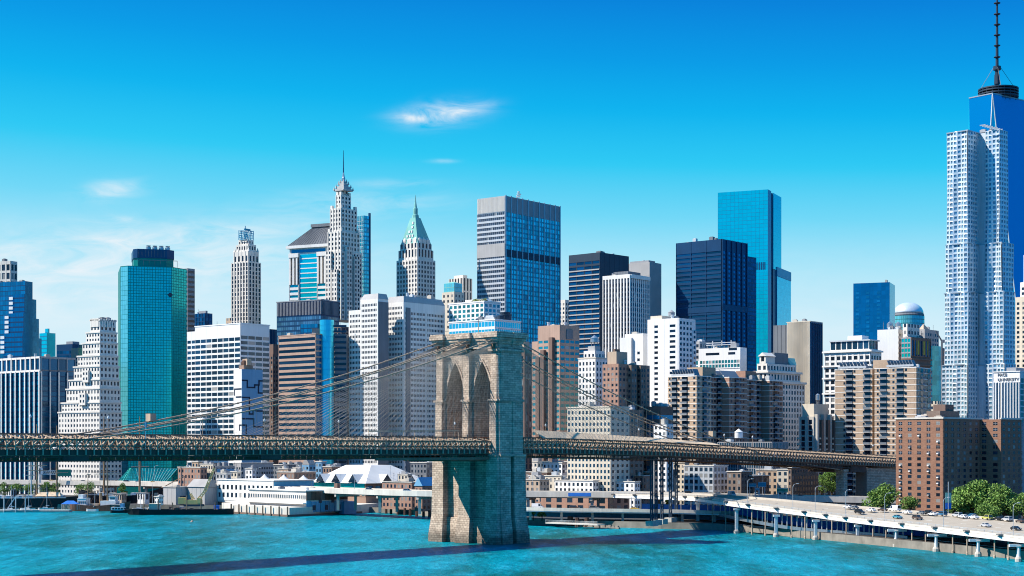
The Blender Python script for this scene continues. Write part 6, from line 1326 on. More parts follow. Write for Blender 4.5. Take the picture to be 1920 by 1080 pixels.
for i in range(len(cp) - 1):      # slim intermediate piles carrying the lower deck
    for t in (.33, .67):
        x, y = cp[i][0] + (cp[i + 1][0] - cp[i][0]) * t + 1.2, cp[i][1] + (cp[i + 1][1] - cp[i][1]) * t; MB().lathe(x, y, [(.42, -3), (.42, .8), (.26, 1.2), (.26, rz(y) - 1.5)], 8).build('slim_pile', 'tan', hb)
lowz = lambda y: 5.6 if y > 700 else (4.8 if y > 640 else 4.0)
LOW = [(x + 5, y + 2, max(3.6, rz(y) - 7.2)) for x, y in cp[:6]]; LW = curve([(60, 806, 6.4)] + LOW, 4)
MB().sweep(LW, BX(0, -.8, -24, 0)).build('lower_deck', 'road_concrete', hb); MB().sweep(LW, BX(.02, -.9, .4, .5)).build('lower_girder', 'steel', hb)
q = [p for p in LW]; MB().sweep(q, BX(-8.6, .02, -8.2, 3.4)).build('blue_wall', 'blue_paint', hb)
m = MB()
for i in range(len(LW) - 1):
    for t in (0, .5): p = LW[i].lerp(LW[i + 1], t); MB().bar((p.x + .1, p.y, p.z + .4), (p.x + .1, p.y, rz(p.y) - .8), .34).build('hanger_post', 'white_paint', hb)
m = MB().sweep([Vector((p.x, p.y, 2.0)) for p in EDGE if p.y < 800], BX(-4.5, -1.5, -40, .3)); m.build('promenade', 'rock', hb)
m = MB()
for p in EDGE[::2]: m.box(p.x + 4.2, p.y - .06, 2.2, p.x + 4.3, p.y + .06, 3.4)
m.sweep([Vector((p.x, p.y, 3.3)) for p in EDGE if p.y < 800], BX(-4.2, 0, -4.1, .12)); m.build('promenade_rail', 'steel', hb)
b = bld('shed', 'long low pale shed with small windows under the right hand highway', 'shed', 1432, 1503, 1506, 981, 735, a=20, G=3.1); b.body('sky_blue_paint', sp(cw=5.5, fh=2.6, pw=.7, bh=.45, dp=.12, top=.5), None); b.done()
# lower beige road just right of the stone tower
Bp = curve([(-30, 815, 8.4), (8, 778, 8.4), (45, 766, 8.2), (80, 758, 8.0), (118, 752, 7.0)], 5)
hc = thing('access_road', 'low beige elevated road with a blue underside right of the stone tower', 'viaduct', (0, 0, 0))
MB().sweep(Bp, BX(0, -.7, -18, 0)).build('road_deck', 'road_concrete', hc); MB().sweep(Bp, BX(.02, -.8, .4, .8)).build('parapet', 'pale_concrete', hc); MB().sweep(Bp, BX(-.2, -1.3, .3, -.82)).build('girder', 'steel', hc)
for i, p in enumerate(Bp[1:-1:2]): MB().bar((p.x + 1, p.y + 3, 2.9), (p.x + 1, p.y + 3, p.z - .7), 1.1).build('column', 'concrete', hc)
m = MB().sweep([p + Vector((0, 13, -.0)) for p in Bp], BX(-4.6, -4.4, -4.3, -.8)); m.build('blue_hoarding', 'sky_blue_paint', hc)

# ------------------------------------------------------------------ riverside: pier, bulkhead and piles
pf = [(-123, 884), (-88, 934), (-70, 985), (-150, 1010), (-175, 965), (-162, 929)]
pr_ = thing('pier', 'concrete pier carrying the white sheds left of the stone tower', 'pier', (0, 0, 0)); MB().prism(pf, -3, 5.0).build('deck', 'pale_concrete', pr_)
m = MB()
for i in range(8): t = i / 7; x, y = -123 - 39 * t, 884 + 45 * t; m.tube([(x - .9, y - .8, -2), (x - .9, y - .8, 5.6)], .45, 6)
m.build('fender_pile', 'timber', pr_, kind=None)
m = MB().sweep([Vector((-162.4, 928.4, 0)), Vector((-123.2, 883.2, 0)), Vector((-87.6, 933.4, 0))], BX(0.05, -1, .35, 1.1)); m.build('waterline_stain', 'dark_brown', pr_)
b = bld('pier_shed', 'low white pier shed with a broken blue and rust side, nearest the water', 'warehouse', 467, 574, 652, 921, 897, a=46, G=5.0)
b.tier(0, 0, b.wr, b.wl, 0, b.H, 'limestone'); b.grid((0, 0), (0, 1), (-1, 0), b.wl, b.H - 4.6, b.H - 2.4, sp(cw=1.8, fh=2.2, pw=.4, bh=.1, dp=.15, g='glass_slate'), 'limestone', b.H - 2.3, 'window_wall'); b.box('eave', 'white', -.8, -.8, b.H, b.wr + .3, b.wl + .5, b.H + .5); b.box('ledge', 'bright_white', -2.2, 0, b.H - 7.2, -.02, b.wl, b.H - 6.6)
rn = random.Random(8)
for i in range(9):
    x0, x1 = b.wr * i / 9, b.wr * (i + .92) / 9
    b.box('upper_cladding', 'rust' if i % 3 else 'dark_brown', x0, -.35, b.H - 5.2, x1, -.02, b.H - .4); b.box('side_panel', rn.choice(['sky_blue_paint', 'shade_blue', 'shade_blue']), x0 + .1, -.4, -3, x1, -.03, b.H - 5.4 + rn.uniform(-.6, .3))  # blue of the shaded side put into the panel colours
for i in range(5): b.box('doorway', 'black_metal', b.wr * (.14 + .15 * i), -.55, -2 + (i % 2) * 4, b.wr * (.14 + .15 * i) + 2, -.42, .8 + (i % 2) * 3)
b.box('chimney', 'dark_brown', b.wr - 6, 2, b.H, b.wr - 4, 5, b.H + 4); b.tier(b.wr * .86, -2, b.wr * 1.16, 12, -4.8, b.H - 6.4, 'shade_blue', wname='lean_to'); b.clutter(6, seed=120, hm=2.2); b.done()
b = bld('pier_shed', 'long white pier shed with rows of small windows, behind the nearer shed', 'warehouse', 408, 513, 588, 902, 948, a=44, G=5.0)
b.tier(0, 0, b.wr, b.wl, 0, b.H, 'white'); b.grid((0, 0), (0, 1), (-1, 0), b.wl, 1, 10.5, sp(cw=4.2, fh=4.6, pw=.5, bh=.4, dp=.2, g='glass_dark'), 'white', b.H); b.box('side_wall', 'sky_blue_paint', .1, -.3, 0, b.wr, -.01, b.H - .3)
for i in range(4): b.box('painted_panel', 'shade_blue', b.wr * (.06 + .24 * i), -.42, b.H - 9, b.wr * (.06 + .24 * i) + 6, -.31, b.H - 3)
b.box('roof', 'roof_white', -.6, -.8, b.H, b.wr + .4, b.wl + .4, b.H + .5); b.done()
def tentroof(px, pyb, pyt, wpx, Y, lb):
    t = thing('peaked_tent', lb, 'tent', (PX(px, Y), Y, PZ(pyb, Y))); r_ = wpx / 2 / F * Y; h = (pyb - pyt) / F * Y
    MB().lathe(0, 0, [(r_ * 1.15, 0), (r_ * .62, h * .38), (r_ * .3, h * .68), (.15, h)], 8).build('canopy', 'roof_white', t); m = MB()
    for k in range(8): m.bar((r_ * 1.1 * math.cos(k * .785), r_ * 1.1 * math.sin(k * .785), -10), (r_ * 1.1 * math.cos(k * .785), r_ * 1.1 * math.sin(k * .785), .05), .25)
    m.build('tent_pole', 'aluminium', t)
tentroof(496, 901, 889, 26, 975, 'white peaked tent roof above the long shed, leftmost'); tentroof(532, 902, 890, 28, 977, 'white peaked tent roof above the long shed, middle one'); tentroof(569, 902, 891, 26, 979, 'white peaked tent roof above the long shed, rightmost')

# row of piles
tl = [(712, 962), (724, 963), (733, 964), (746, 965), (759, 966), (769, 967), (781, 968), (794, 969), (805, 970)]
o0 = None
for i, (px, py) in enumerate(tl):
    Y = 38 * 3000 / (py - 840); h = (py - 953) / F * Y
    if o0 is None:
        m = MB()
        for k in range(5): m.tube([(.5 * math.cos(k * 1.26), .5 * math.sin(k * 1.26), -2), (.35 * math.cos(k * 1.26), .35 * math.sin(k * 1.26), 4.0)], .42, 6)
        o0 = m.build('mooring_pile', 'bridge_dark'); o = tag(o0, 'dark timber mooring pile standing in the water in the row left of the stone tower', 'pile', 'mooring piles left of the stone tower')
    else: o = o0.copy(); COL.objects.link(o)
    o.location = (PX(px, Y), Y, 0)
for px, py, lb, s_ in ((1069, 987, 'thick cluster of dark dolphin piles right of the stone tower, leftmost of three', 1.5), (1082, 988, 'cluster of dark dolphin piles right of the stone tower, middle of three', 1.1), (1100, 988.5, 'cluster of dark dolphin piles right of the stone tower, rightmost of three', 1.2)):
    Y = 38 * 3000 / (py - 840); o = o0.copy(); COL.objects.link(o); o['label'] = lb; o['group'] = 'dolphin piles right of the stone tower'; o.location = (PX(px, Y), Y, 0); o.scale = (1.3 * s_, 1.3 * s_, .9 + s_ * .2)
    o.name = 'dolphin_pile'
m = MB(); rn = random.Random(4)
for k in range(300):
    t = rn.random(); x = -25 + 75 * t; y = 846 - 92 * t + rn.uniform(-4, 1) ; s_ = rn.uniform(.5, 1.7); m.lathe(x, y, [(s_ * .7, -.8), (s_, .2), (s_ * .6, s_ * .9)], 5)
o = m.build('rocks', 'rock'); o['kind'] = 'stuff'; o['label'] = 'pale rocks along the river bank right of the stone tower'; o['category'] = 'rocks'
t = thing('jetty', 'low white railed jetty on the river bank right of the stone tower', 'jetty', (0, 0, 0)); J = [Vector((18, 772, 2.2)), (Vector((42, 752, 2.2)))]
MB().sweep(J, BX(-3, -.5, 3, 0)).build('deck', 'pale_concrete', t); m = MB()
for k in range(14): p = J[0].lerp(J[1], k / 13); m.bar((p.x - 2, p.y - 2, 2.2), (p.x - 2, p.y - 2, 3.5), .12)
m.bar((16, 770, 3.4), (40, 750, 3.4), .1).bar((16, 770, 2.9), (40, 750, 2.9), .08); m.build('railing', 'white_paint', t)

# ------------------------------------------------------------------ low-rise seaport
def low(name, label, xl, xc, xr, yt, Y, wm, a=40, S=None, Sr=None, roof=None, pr=True, cl_=3, G=3.05, ret=False):
    b = bld(name, label, 'building', xl, xc, xr, yt, Y, a=a, G=G); S = S or sp(cw=3.0, fh=3.4, pw=.5, bh=.45, dp=.22, top=1.2, frame=None)
    b.body(wm, S, Sr or S)
    if pr: b.parapet('pale_concrete', .5)
    b.box('roof', roof or 'roof_grey', .6, .6, b.H + .005, b.wr - .6, b.wl - .6, b.H + .2)
    b.clutter(cl_, z=b.H + .2, hm=2.4, seed=int(xl))
    if ret: return b
    return b.done()
low('brick_building', 'pink brick row building with many small windows below the blank slab', 334, 376, 388, 877, 1010, 'pink_brick')
low('brick_building', 'narrow cream fronted house between the pink brick row and the low mural block', 376, 400, 404, 871, 1015, 'cream', S=sp(cw=2.4, fh=3.3, pw=.45, bh=.4, dp=.25, top=1))
low('brick_building', 'narrow tan taller house top left of the pink brick row', 360, 372, 380, 866, 1040, 'tan_brick')
b = low('warehouse', 'low block with a sky blue mural wall beside the cream fronted house', 396, 404, 440, 875, 1045, 'stone_grey', ret=True); b.box('mural', 'roof_blue', 1, -.42, 1, b.wr - 1, -.36, b.H - 1.5); b.box('mural_hill', 'leaf', 2, -.5, 1, b.wr * .4, -.43, b.H * .35); b.done()
low('office_block', 'long grey-white low office with a cornice and small windows behind the long pier shed', 438, 452, 512, 869, 1060, 'stone_grey', S=sp(cw=2.2, fh=3.4, pw=.4, bh=.5, dp=.3, top=2.5))
low('brick_building', 'dark shaded block behind the white tents', 510, 530, 575, 872, 1090, 'dark_grey')
low('brick_building', 'cluster of white gabled roofs behind the tents, left of the market hall', 520, 552, 592, 886, 1005, 'brown', roof='roof_white', cl_=7)
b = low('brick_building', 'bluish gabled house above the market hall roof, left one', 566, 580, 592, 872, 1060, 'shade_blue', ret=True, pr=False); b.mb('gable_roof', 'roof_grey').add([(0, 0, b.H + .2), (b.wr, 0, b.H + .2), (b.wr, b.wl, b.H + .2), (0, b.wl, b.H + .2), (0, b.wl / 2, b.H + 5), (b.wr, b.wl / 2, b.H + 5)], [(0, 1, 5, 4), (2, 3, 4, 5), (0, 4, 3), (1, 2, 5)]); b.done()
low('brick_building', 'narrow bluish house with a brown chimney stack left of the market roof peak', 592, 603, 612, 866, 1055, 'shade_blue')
low('brick_building', 'brown low house with a row of chimneys behind the market hall', 606, 622, 650, 876, 1040, 'brown', cl_=6)
# market hall with a big pale folded roof
Ym = 955; mk = bld('market_hall', 'market hall with a big white folded roof and dark gables', 'market hall', 588, 686, 802, 902, Ym, a=44, G=3.05)
mk.tier(0, 0, mk.wr, mk.wl, 0, mk.H - 1.5, 'brown'); mk.grid((0, 0), (0, 1), (-1, 0), mk.wl, 6, mk.H - 8, sp(cw=4.2, fh=5.5, pw=.35, bh=.3, dp=.4, g='window_teal'), 'brown_band', mk.H - 6, 'wall')
mk.grid((0, 0), (1, 0), (0, -1), mk.wr, 6, mk.H - 3, sp(cw=6, fh=5.5, pw=.3, bh=.3, dp=.4, g='glass_navy', mode='g'), 'dark_brown', mk.H - 1.6, 'side_wall'); mk.box('clerestory', 'glass_teal', -.3, 1, mk.H - 5, -.05, mk.wl - 1, mk.H - 1.6)
H = mk.H; rH = mk.z(873); w, l = mk.wr, mk.wl
mk.mb('roof', 'roof_white').add([(-1.8, -1.8, H - 1.4), (w + 1, -1.8, H - 1.4), (w + 1, l + 1.8, H - 1.4), (-1.8, l + 1.8, H - 1.4), (w * .30, l * .26, rH), (w * .62, l * .26, rH), (w * .62, l * .74, rH), (w * .30, l * .74, rH)], [(0, 1, 5, 4), (1, 2, 6, 5), (2, 3, 7, 6), (3, 0, 4, 7), (4, 5, 6, 7)])
for f, us in (('L', (.2, .52, .82)), ('R', (.3, .68))):
    for u in us:
        c = (l if f == 'L' else w) * u; hw = 4.6; zt = H + 4; g = MB()
        if f == 'L': vs = [(-2.2, c - hw, H - 1.3), (-2.2, c + hw, H - 1.3), (-2.2, c, zt), (w * .2, c, zt)]
        else: vs = [(c - hw, -2.2, H - 1.3), (c + hw, -2.2, H - 1.3), (c, -2.2, zt), (c, l * .2, zt)]
        g.add([vs[0], vs[2], vs[3], vs[1]], [(0, 1, 2), (3, 2, 1)]); d_ = g.build('dormer', 'roof_white', mk.o); e = [Vector(v) for v in vs[:3]]; n_ = Vector((-.12, 0, 0)) if f == 'L' else Vector((0, -.12, 0)); ctr = (e[0] + e[1] + e[2]) / 3
        MB().add([ctr + (v - ctr) * .8 + n_ for v in e] + [ctr + (v - ctr) * .8 + n_ * .1 for v in e], [(0, 1, 2), (5, 4, 3), (0, 3, 4, 1), (1, 4, 5, 2), (2, 5, 3, 0)]).build('gable_window', 'glass_dark', d_)
for k in range(5): MB().tube([(2 + k * w * .2, 3 + (k % 2) * 9, H), (2 + k * w * .2, 3 + (k % 2) * 9, H + 9)], .13, 5).build('flagpole', 'aluminium', mk.o)
mk.done()
low('brick_building', 'red-brown row house with dormers right of the market hall, beside the bridge tower', 717, 772, 806, 905, 905, 'pink_brick', roof='roof_tar', cl_=5)
b = low('brick_building', 'small brick house with a blue metal gable roof beside the bridge tower', 778, 792, 830, 912, 880, 'pink_brick', ret=True, pr=False); b.mb('gable_roof', 'roof_blue').add([(-.5, -.5, b.H + .2), (b.wr, -.5, b.H + .2), (b.wr, b.wl + .5, b.H + .2), (-.5, b.wl + .5, b.H + .2), (-.5, b.wl / 2, b.H + 5), (b.wr, b.wl / 2, b.H + 5)], [(0, 1, 5, 4), (2, 3, 4, 5), (0, 4, 3), (1, 2, 5)]); b.done()
low('office_block', 'dark bluish block behind the market hall under the bridge deck', 770, 800, 832, 868, 1060, 'dark_grey')
# right of the tower, under the deck
rows = [('white house with a stepped roof below the deck, first right of the stone tower', 985, 1008, 1030, 866, 985, 'limestone', 'roof_grey'), ('big plain white gabled store below the deck near the stone tower', 1018, 1054, 1072, 868, 960, 'bright_white', 'roof_white'),
        ('blue walled block with rounded tanks below the deck', 1050, 1066, 1108, 866, 975, 'sky_blue_paint', 'roof_grey'), ('dark blue flat-roofed block below the deck, right of the rounded tanks', 1062, 1068, 1142, 884, 930, 'dark_grey', 'roof_tar'),
        ('cream five-storey house below the deck right of the blue block', 1108, 1150, 1160, 864, 1000, 'cream', 'roof_grey'), ('white rooftop house below the deck left of the black columns', 1168, 1196, 1208, 872, 960, 'bright_white', 'roof_white'),
        ('pale house behind the black columns below the deck', 1190, 1218, 1250, 866, 985, 'limestone', 'roof_grey'), ('long pink brick terrace in front of the cream house', 1135, 1206, 1222, 893, 905, 'pink_brick', 'roof_grey'),
        ('brown brick gabled house just left of the black columns', 1205, 1222, 1240, 886, 915, 'brown', 'roof_tar'), ('low white terrace with flat roof right of the stone tower', 1040, 1112, 1122, 902, 880, 'white', 'roof_white'),
        ('small white house row left of the black columns', 1118, 1190, 1200, 904, 876, 'bright_white', 'roof_white'), ('cream low house beside the stone tower with three tall windows', 1022, 1052, 1060, 893, 895, 'cream', 'roof_grey'),
        ('dark roofed brown store hugging the stone tower', 985, 1026, 1040, 886, 915, 'dark_brown', 'roof_tar'), ('low tan store beside the elevated highway right of the stone tower', 985, 1012, 1030, 900, 880, 'tan', 'roof_tar'),
        ('dark gabled house immediately behind the black columns', 1210, 1238, 1270, 882, 935, 'dark_brown', 'roof_tar'), ('cream block with tall windows right of the black columns', 1262, 1284, 1292, 868, 960, 'cream', 'roof_grey')]
for i, (lb, xl, xc, xr, yt, Y, wm, rf) in enumerate(rows): low('brick_building' if wm != 'bright_white' else 'warehouse', lb, xl, xc, xr, yt, Y, wm, roof=rf, cl_=4, S=sp(cw=3.1, fh=3.3, pw=.5 + .05 * (i % 3), bh=.42, dp=.2, top=1.1))
low('office_block', 'white gridded office block with tan spandrels right of the black columns', 1283, 1338, 1364, 874, 890, 'aluminium', S=sp(cw=3.3, fh=3.4, pw=.35, bh=.36, dp=.35, top=.8, g='window_glass'))
low('brick_building', 'dark brown brick terrace with small windows left of the green highway signs', 1364, 1390, 1410, 885, 875, 'dark_brick', roof='roof_tar')
low('brick_building', 'flat dark warehouse behind the green highway signs', 1405, 1412, 1442, 893, 880, 'dark_brown', roof='roof_white')
low('brick_building', 'tan brick house with white window surrounds right of the green highway signs', 1418, 1458, 1462, 882, 900, 'tan_brick', a=30)
low('brick_building', 'cream house with six windows and a dark side wall', 1457, 1478, 1484, 881, 890, 'cream', a=30)
low('brick_building', 'dark brown brick block with shaded side near the bridge anchorage', 1478, 1484, 1534, 878, 888, 'dark_brick', roof='roof_tar')
low('brick_building', 'blue-grey rooftop block behind the brown terrace under the deck', 1380, 1400, 1440, 872, 960, 'steel', cl_=7)
low('brick_building', 'long low brown block beneath the deck by the anchorage', 1440, 1452, 1500, 872, 970, 'brown')
low('market_hall', 'low brick arcade with white arches behind the low beige road', 1000, 1140, 1180, 929, 850, 'pink_brick', S=sp(cw=7, fh=4.2, pw=.5, bh=.3, dp=.3, top=1.4), cl_=2)
b = low('shed', 'grey metal shed with an open dark door on the wharf left of the crane', 306, 330, 352, 914, 985, 'stone_grey', cl_=2, ret=True, S=sp(cw=4, fh=20, pw=.06, bh=0, dp=.15, mode='n')); b.box('doorway', 'black_metal', 3, -.45, 0, b.wr - 2, -.4, b.H * .5); b.done()  # shade inside the open door put in as a black panel
b = low('shed', 'grey gable shed behind the yellow crane left of the long pier shed', 352, 384, 409, 914, 980, 'stone_grey', cl_=0, ret=True, pr=False, S=sp(cw=4, fh=20, pw=.06, bh=0, dp=.15, mode='n')); b.mb('gable_roof', 'roof_grey').add([(-.5, -.5, b.H + .2), (b.wr, -.5, b.H + .2), (b.wr, b.wl + .5, b.H + .2), (-.5, b.wl + .5, b.H + .2), (b.wr / 2, -.5, b.H + 5), (b.wr / 2, b.wl + .5, b.H + 5)], [(0, 1, 4), (2, 3, 5), (1, 2, 5, 4), (3, 0, 4, 5)]); b.done()
low('kiosk', 'small white hut on the wharf behind the black barge', 290, 298, 306, 932, 975, 'bright_white', S=sp(cw=2, fh=3, pw=.6, bh=.5, dp=.1), cl_=1)

# more of the old low houses, sheds and yards behind the waterfront
rn = random.Random(77)
EX = [(440, 885, 1000, 'small cream house just above the long pier shed roof'), (470, 880, 1030, 'small white-walled house behind the long pier shed'), (536, 880, 1040, 'small tan house behind the middle tent'), (560, 878, 1075, 'small brown house behind the rightmost tent'), (420, 888, 985, 'low grey store between the mural wall and the long pier shed'), (690, 880, 1075, 'low tan house behind the market hall roof'), (735, 884, 1030, 'low grey house behind the right end of the market hall'), (760, 890, 960, 'small cream house between the market hall and the row house'),
      (1010, 878, 1010, 'little white house high behind the stone tower edge'), (1040, 884, 1000, 'little tan house behind the white gabled store'), (1095, 876, 1020, 'little cream house above the blue walled block'), (1130, 888, 945, 'little white house in front of the cream five-storey house'), (1160, 882, 965, 'little brown house right of the cream five-storey house'), (1185, 890, 935, 'little pink brick house left of the black columns'), (1075, 896, 905, 'little cream house over the low white terrace'), (1150, 898, 890, 'little tan house over the small white house row'), (1005, 893, 905, 'little white shed beside the tan store'), (1280, 880, 975, 'little white house behind the cream block with tall windows')]
for i, (px, py, Y, lb) in enumerate(EX):
    w_ = rn.uniform(14, 24); low('brick_building', lb, px - w_ * .6, px + w_ * .2, px + w_ * .55, py, Y, {'cream': 'cream', 'white': 'bright_white', 'tan': 'tan', 'brown': 'brown', 'grey': 'stone_grey', 'pink': 'pink_brick'}[next(k for k in ('cream', 'white', 'tan', 'brown', 'grey', 'pink') if k in lb.split()[0] + lb.split()[1] + lb.split()[2])], roof=rn.choice(['roof_grey', 'roof_tar', 'roof_white']), cl_=4, S=sp(cw=2.8, fh=3.2, pw=.5, bh=.42, dp=.2, top=.9))

b = low('office_block', 'low grey block with a glazed parapet and a roof tank just behind the bridge deck', 1345, 1448, 1478, 829, 932, 'grey', S=sp(cw=1.6, fh=4, pw=.25, bh=.1, g='glass_slate', dp=.2, top=.3), cl_=2, pr=False, ret=True)
b.tank(b.wr * .2, b.ly(1384, 3), b.H, 2.4, 3.6, 'white_paint'); b.done()
# ------------------------------------------------------------------ trees
def tree(label, px, yt, yb, wpx, Y, group, leaf='leaf', n=1500, seed=0, G=3.0, name='tree'):
    rn = random.Random(seed * 31 + int(px)); t = thing(name, label, 'tree', (PX(px, Y), Y, G), rn.random() * 6, group); zt, zb = PZ(yt, Y) - G, max(PZ(yb, Y) - G, 1.5); r_ = wpx / 2 / F * Y
    tr = MB(); H = zt - zb; tr.tube([(0, 0, -.3), (.1, .05, zb * .6), (.2, .1, zb + H * .3), (.1, 0, zb + H * .6)], [.05 * r_ + .18, .04 * r_ + .14, .03 * r_ + .1, .06], 7)
    lobes = []
    for k in range(11):
        a_ = k * 2.4 + rn.random(); q = r_ * rn.uniform(.25, .68); z = zb + H * rn.uniform(.22, .84); q *= math.sqrt(max(.12, 1 - ((z - zb) / H) ** 2.2)); c = (q * math.cos(a_), q * math.sin(a_), z); lobes.append((c, r_ * rn.uniform(.26, .46))); tr.tube([(.15, .08, zb + H * .15 * rn.random()), (c[0] * .5, c[1] * .5, (zb + z) / 2), c], [.03 * r_ + .08, .05 + .015 * r_, .03], 5)
    lobes.append(((0, 0, zt - r_ * .33), r_ * .34)); cr = MB(); k = max(.28, r_ * .048)
    for c, q in lobes: leafball(cr, c, (q, q, q * .82), int(n * 1.5) // len(lobes), rn, k)
    tr.build('trunk', 'bark', t); cr.build('crown', leaf, t); return t
GT = 'trees beside the right hand highway'
tree('round green tree left of the red brick block by the highway', 1652, 909, 958, 82, 700, GT, n=3000, seed=1)
tree('small low tree in front of the left corner of the red brick block', 1705, 932, 964, 54, 680, GT, n=1800, seed=2)
tree('large bright green tree in front of the right half of the red brick block', 1826, 904, 966, 108, 655, GT, n=4600, seed=3)
tree('broad green tree at the right, left neighbour of the tree cut by the frame', 1884, 910, 970, 84, 640, GT, n=3600, seed=4)
tree('green tree cut by the right edge of the picture', 1918, 922, 972, 62, 625, GT, n=1800, seed=5)
tree('small tree in the gap left of the large bright green tree', 1788, 938, 962, 34, 665, GT, n=1100, seed=6)
tree('bushy tree low in front of the large bright green tree, by the parked cars', 1850, 942, 972, 60, 625, GT, n=1600, seed=16)
tree('leafy tree behind the back road left of the bridge anchorage', 1560, 878, 928, 62, 935, 'trees near the bridge anchorage', n=2200, seed=7)
tree('smaller leafy tree beside the brown block near the bridge anchorage', 1540, 888, 930, 36, 930, 'trees near the bridge anchorage', n=1200, seed=8)
tree('small tree under the highway by the blue hoarding right of the black columns', 1252, 932, 948, 14, 800, None, n=500, seed=9)
for i, (px, w_, lb) in enumerate(((8, 26, 'park tree behind the ships cut by the left edge'), (30, 34, 'park tree below the elevated highway at far left, behind the black hull'), (56, 32, 'park tree below the elevated highway just left of the twin masts'), (88, 30, 'park tree below the elevated highway right of the twin masts'), (105, 24, 'small park tree below the highway left of the tall wooden mast'), (150, 28, 'park tree below the highway right of the tall wooden mast'), (168, 30, 'park tree below the highway beside the thin short mast'), (230, 22, 'park tree below the highway left of the mast by the glass atrium'))):
    tree(lb, px, 902 + (i % 3) * 2, 932, w_ * 1.15, 1040 + (i % 2) * 12, 'park trees along the waterfront', n=1100, seed=20 + i)
for px, yt, w_, lb in ((1000, 948, 26, 'pale scrubby bush on the bank hugging the stone tower'), (1016, 956, 22, 'low pale bush on the bank right of the scrubby one')):
    t = tree(lb, px, yt, 972, w_, 785, 'bushes on the river bank', leaf='leaf_pale', n=900, seed=40 + px, G=2.6, name='bush'); t['category'] = 'bush'

# ------------------------------------------------------------------ vehicles
def make_car(name, label, cat, L=4.6, Wd=1.85, H=1.48, kind='car', col='white_paint', group='cars on the right hand highway'):
    t = thing(name, label, cat, (0, 0, 0), 0, group); h = L / 2; b_ = MB(); c = MB(); g = MB()
    if kind == 'car': prof = [(-h, .35), (-h + .02, .75), (-h + .25, .92), (-h + 1.0, .95), (h - 1.25, .92), (h - .2, .75), (h, .5), (h - .05, .3)]; cab = [(-h + .55, .93), (-h + 1.05, H - .06), (h - 2.2, H), (h - 1.3, .93)]
    elif kind == 'suv': prof = [(-h, .4), (-h + .02, 1.0), (h - 1.1, 1.02), (h - .1, .85), (h, .6), (h - .05, .35)]; cab = [(-h + .05, 1.01), (-h + .35, H), (h - 2.0, H), (h - 1.2, 1.01)]
    else: prof = [(-h, .4), (-h, 1.1), (h - .5, 1.1), (h, .9), (h, .4)]; cab = [(-h, 1.11), (-h + .1, H), (h - 1.5, H), (h - .55, 1.11)]
    def ext(m, p, w0, w1=None):
        w1 = w1 or w0; n = len(p); zmx = max(z for _, z in p); zmn = min(z for _, z in p); wf = lambda z: w0 + (w1 - w0) * (z - zmn) / max(1e-6, zmx - zmn)
        m.add([(x, -wf(z) / 2, z) for x, z in p] + [(x, wf(z) / 2, z) for x, z in p], [tuple(range(n)), tuple(range(n, 2 * n))[::-1]] + [(i, n + i, n + (i + 1) % n, (i + 1) % n) for i in range(n)])
    ext(b_, prof, Wd); b_.build('body', col, t); ext(c, cab, Wd * .94, Wd * .76); 
    cb = c.build('cabin', col, t); zz0, zz1 = cab[0][1] + .06, H - .12; n_ = len(cab)
    wd = lambda z: Wd * .94 + (Wd * .76 - Wd * .94) * (z - cab[0][1]) / (H - cab[0][1])
    for sy in (-1, 1):
        x0, x1, x2, x3 = cab[0][0] + .25, cab[1][0] + .2, cab[2][0] - .05, cab[3][0] - .3
        if kind == 'van': x0 = x1 = cab[3][0] - 1.6
        vs = [(x0, sy * (wd(zz0) / 2 + .012), zz0), (x3, sy * (wd(zz0) / 2 + .012), zz0), (x2, sy * (wd(zz1) / 2 + .012), zz1), (x1, sy * (wd(zz1) / 2 + .012), zz1)]; g.add(vs + [(x, y - sy * .03, z) for x, y, z in vs], [(0, 1, 2, 3), (7, 6, 5, 4), (0, 4, 5, 1), (1, 5, 6, 2), (2, 6, 7, 3), (3, 7, 4, 0)])
    for (xa, za), (xb, zb_) in ((cab[2], cab[3]), (cab[1], cab[0])):
        s_ = .015 if xb > xa else -.015; p0 = (xa + (xb - xa) * .12 + s_, za + (zb_ - za) * .12); p1 = (xa + (xb - xa) * .92 + s_, za + (zb_ - za) * .92); vs = [(p0[0], -Wd * .35, p0[1] + .01), (p0[0], Wd * .35, p0[1] + .01), (p1[0], Wd * .41, p1[1] + .01), (p1[0], -Wd * .41, p1[1] + .01)]; g.add(vs + [(x - 2 * s_, y, z - .02) for x, y, z in vs], [(0, 1, 2, 3), (7, 6, 5, 4), (0, 4, 5, 1), (1, 5, 6, 2), (2, 6, 7, 3), (3, 7, 4, 0)])
    g.build('window', 'car_glass', cb)
    for sx in (-1, 1):
        for sy in (-1, 1):
            m = MB(); cx = sx * (h - .85); n = 12
            vs = [(cx + .33 * math.cos(k * 6.283 / n), sy * (Wd / 2 + (.02 if q else -.2)), .33 + .33 * math.sin(k * 6.283 / n)) for q in (0, 1) for k in range(n)]; m.add(vs, [tuple(range(n)), tuple(range(n, 2 * n))[::-1]] + [(k, (k + 1) % n, n + (k + 1) % n, n + k) for k in range(n)]); m.build('wheel', 'tyre', t)
    for sy in (-.62, .62): MB().box(h - .12, sy * Wd / 2 - .16, .58, h + .02, sy * Wd / 2 + .16, .74).build('headlight', 'white_sign', t); MB().box(-h - .02, sy * Wd / 2 - .14, .66, -h + .06, sy * Wd / 2 + .14, .84).build('tail_light', 'rust', t)
    return t
for nm, c_, r_ in (('car_black', (.012, .013, .016), .25), ('car_silver', (.45, .47, .5), .3), ('car_white', (.8, .8, .8), .3), ('car_blue', (.02, .12, .24), .3), ('car_teal', (.03, .22, .32), .3), ('car_brown', (.09, .06, .05), .3), ('car_yellow', (.45, .46, .10), .35), ('car_grey', (.15, .17, .19), .3), ('car_taxi', (.6, .38, .05), .35)): mat(nm, c_, rough=r_, var=.03, streak=0, spec=.5)
PROTO = {}
